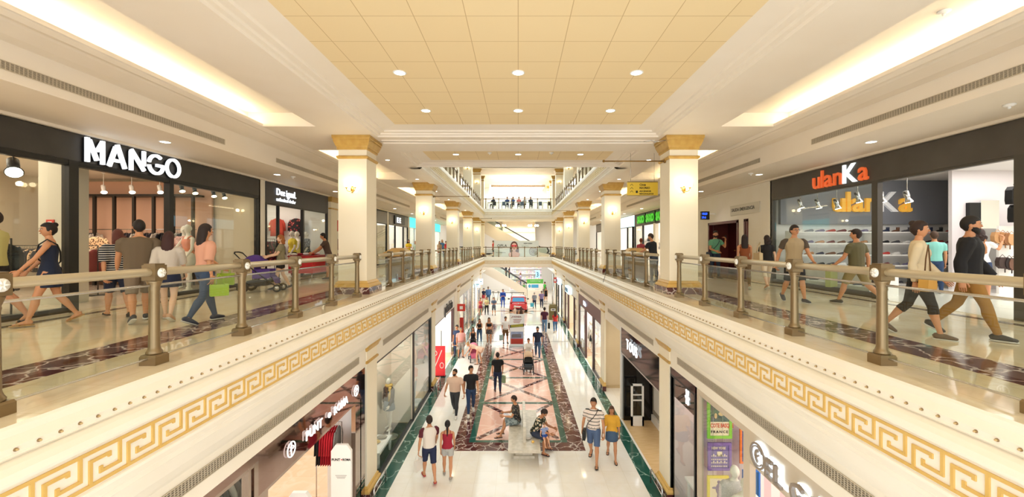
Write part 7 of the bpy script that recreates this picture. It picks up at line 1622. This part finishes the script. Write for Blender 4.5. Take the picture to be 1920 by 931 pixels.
walker(977, 575, 612, GZ, 8, 'person with long brown hair and a brown top before the red car', sex='f', pose=STAND, skin='tan', hair=('long', '4a2e24'), top=('tank', '4a342c'), bottom=('short_shorts', '6a7c90'), shoes='c8b8a8', vox=.018)
J = walker(1002, 548, 578, GZ, 5, 'grey haired person in a grey top and dark trousers right of the red car', sex='f', pose=STEP, skin='light', hair=('short', '8a8680'), top=('blouse', '80868e'), bottom=('long', '22304a'), shoes='6a3a44', vox=.018)
hp = J['hand_l']; shopping_bag((hp.x-.05, hp.y, hp.z+.02), .38, .35, .12, mat('cyan_bag', '48b4cc', .5), 'cyan shopping bag carried by the grey haired person right of the red car', 0)
walker(1015.5, 545, 577, GZ, 355, 'person in a mauve shirt and navy trousers walking away right of the red car', pose=STEP, skin='tan', hair=('buzz', '6a5a50'), top=('tee', '84749a'), bottom=('long', '1c2c4c'), shoes='2a2a30', wide=1.12, vox=.018)
J = walker(1021, 576, 624, GZ, 355, 'person in a maroon T-shirt and jeans walking away on the right', pose=STEP, skin='tan', hair=('short', '241814'), top=('tee', '4c1c34'), bottom=('long', '6084a8'), shoes='c8c4c0', vox=.016)
hp = J['hand_r']; shopping_bag((hp.x+.05, hp.y, hp.z+.02), .42, .22, .12, BLACK, 'black shopping bag between the maroon and red topped pair', 30)
walker(1041, 583, 623, GZ, 5, 'long-haired person in a red top and blue jeans walking away', sex='f', pose=WALK2, skin='tan', hair=('long', '3a201c'), top=('tee', 'cc3834'), bottom=('long', '44709c'), shoes='c8a890', vox=.016)
G = '3aa43c'
def back(px, head, feet, hd, label, **kw): walker(px, head, feet, GZ, hd, label, vox=.022, **kw)
back(982.5, 530, 553, 280, 'person in a green T-shirt left of the promotion stand', pose=STAND, top=('tee', G), bottom=('long', '6a6a5c'), hair=('buzz', '3a2c24'))
back(1021.5, 528, 556, 120, 'person in a green T-shirt right of the promotion stand', pose=STAND, top=('tee', G), bottom=('long', '6a6a5c'), hair=('short', '241a16'))
back(989.5, 535, 558, 170, 'person in a pale pink top and dark shorts at the promotion stand', sex='f', pose=STEP, top=('tank', 'e8b8a4'), bottom=('short_shorts', '2a2428'), hair=('long', '6a4430'))
back(996.5, 536, 557, 175, 'person in a white top and black trousers at the promotion stand', sex='f', pose=STEP, top=('tee', 'f0ece6'), bottom=('long', '1c1c20'), hair=('bun', '8a6040'))
back(1014, 535, 558, 200, 'person in a yellow top behind the mauve shirted walker', sex='f', pose=STAND, top=('tee', 'e8d030'), bottom=('long', '7a7048'), hair=('bun', '5a3c2c'))
back(1023.5, 538, 565, 175, 'person in a black dress standing near the right back', sex='f', pose=STAND, top=('dress', '18181c'), bottom=('none', 'ffffff'), hair=('long', '2c1c18'))
# riders on the far escalator: standing on the steps
def rider(px, y, label, **kw):
    X = gxy(px, y); t = (2.4-X)/8.4; zz = GZ+5.25*t; person(X, y, zz+.02, 1.7, 90, label, vox=.025, **kw)
rider(949, 50.7, 'dark dressed person riding the far escalator, upper of the pair', pose=STAND, top=('jacket', '1c1c22'), bottom=('long', '1c1c22'), hair=('short', '1c1410'))
rider(955, 51.0, 'dark dressed person riding the far escalator, lower of the pair', sex='f', pose=STAND, top=('tee', '20222c'), bottom=('long', '24242c'), hair=('long', '2c1c18'))
rider(976, 50.8, 'person in a lilac top riding the far escalator below the dark pair', sex='f', pose=STAND, top=('tee', 'a8a0c8'), bottom=('long', '6a7ca0'), hair=('bun', '5a3c2c'))
# guests at the top floor tables
for i, (px, c) in enumerate(((925, '30384c'), (951, '24427c'), (962, '3a5a90'), (973, 'e07870'), (984, 'c8ccd0'), (995, '303a4a'))):
    X = gxy(px, 43.8); person(X, 43.9, L2, 1.7, 180 if i % 2 else 150, '%s guest from the left seated behind the top floor bridge railing' % (['first']+ORD[1:])[i], pose=dict(L=(88, 86, 4, 0), R=(88, 86, 4, 0), la=(30, 8, 50, 10), ra=(30, 8, 50, 10)), seat=.46, top=('tee', c), bottom=('long', '2c3444'), hair=('short', '2c1c18'), vox=.025)
    r = empty('cafe_chair', (X, 43.95, L2), 'dark stool under the %s top floor guest from the left' % (['first']+ORD[1:])[i], 'stool', 'guest stools')
    m = MB(); m.box(X-.17, X+.17, 43.75, 44.1, L2+.40, L2+.43); m.build('seat', BLACK, r); m = MB(); m.cyl((X, 43.92, L2), (X, 43.92, L2+.4), .03, 8); m.build('stem', BLACK, r)
# ================================================================== pushchairs
def pushchair(x, y, z0, rot, hood, seatc, label, s=1.0, basket=None):
    """rot 0 = child faces the camera, handle behind"""
    r = empty('pushchair', (x, y, z0), label, 'pushchair', None, rot); FM = mat('pushchair_frame', '1e1e22', .4, .3); r.scale = (s, s, s)
    def pt(nm, m, mt, par=r):
        o = bpy.data.objects.new(nm, m.mesh(nm, mt)); C.objects.link(o); o.parent = par; return o
    m = MB()
    for q in (-1, 1):
        m.tube([(q*.24, .62, 1.02), (q*.24, .42, .80), (q*.22, -.05, .38), (q*.20, -.38, .12)], .014, 6); m.tube([(q*.24, .30, .64), (q*.26, .42, .12)], .014, 6)
    m.tube([(-.24, .62, 1.02), (-.12, .66, 1.05), (.12, .66, 1.05), (.24, .62, 1.02)], .018, 8); m.box(-.26, .26, .40, .44, .12, .15); pt('frame', m, FM)
    m = MB(); m.loft([[(-w, y_, z_), (w, y_, z_), (w, y_+.05, z_+.06), (-w, y_+.05, z_+.06)] for w, y_, z_ in ((.18, -.34, .22), (.18, -.30, .34), (.19, -.22, .40), (.19, .06, .40), (.19, .22, .78), (.18, .26, .84))], smooth=False); pt('seat', m, seatc)
    for q in (-1, 1): m = MB(); m.box(q*.19, q*.21, -.2, .22, .36, .60); pt('side_panel', m, seatc)
    m = MB(); R = []
    for k in range(7):
        a = PI*(.12+.62*k/6); R.append([(.22*math.cos(PI*i/8), .20-.34*math.cos(a)*math.sin(PI*i/8)**.6 if False else .22-.32*math.cos(a), .66+.32*math.sin(a)*math.sin(PI*i/8)**.5) for i in range(9)])
    n = 9; vs = [p for rr_ in R for p in rr_]; fs = [(k*n+i, k*n+i+1, (k+1)*n+i+1, (k+1)*n+i) for k in range(6) for i in range(8)]
    m.add(vs, fs, 0, True); o = pt('hood', m, hood); o.modifiers.new('s', 'SOLIDIFY').thickness = .012
    m = MB(); m.box(-.19, .19, -.1, .36, .17, .30); pt('basket', m, basket or BLACK)
    for (wx, wy, rr_) in ((-.23, -.38, .10), (.23, -.38, .10), (-.27, .42, .14), (.27, .42, .14)):
        m = MB(); m.cyl((wx-.02, wy, rr_), (wx+.02, wy, rr_), rr_, 18); w = pt('wheel', m, mat('tyre', '1a1a1a', .8)); m = MB(); m.cyl((wx-.023, wy, rr_), (wx+.023, wy, rr_), rr_*.6, 12); pt('rim', m, STEEL, w)
    return r
X, Y = on_floor(991, 701, GZ); pushchair(X, Y+.3, GZ, 0, cloth('d8b898'), BLACK, 'black pushchair with a beige hood on the pink carpet', 1.05)
X, Y = on_floor(888, 678, GZ); pushchair(X, Y+.2, GZ, .2, cloth('e088a0'), cloth('c86884'), 'pink hooded pushchair on the left of the hall', 1.0, cloth('54708c'))
X, Y = on_floor(496, 546, 0); pushchair(X, Y, 0, PI*.5+.2, mat('violet_cloth', '4a2c84', .7), mat('violet_cloth'), 'violet pushchair rolling left on the left gallery', 1.0)
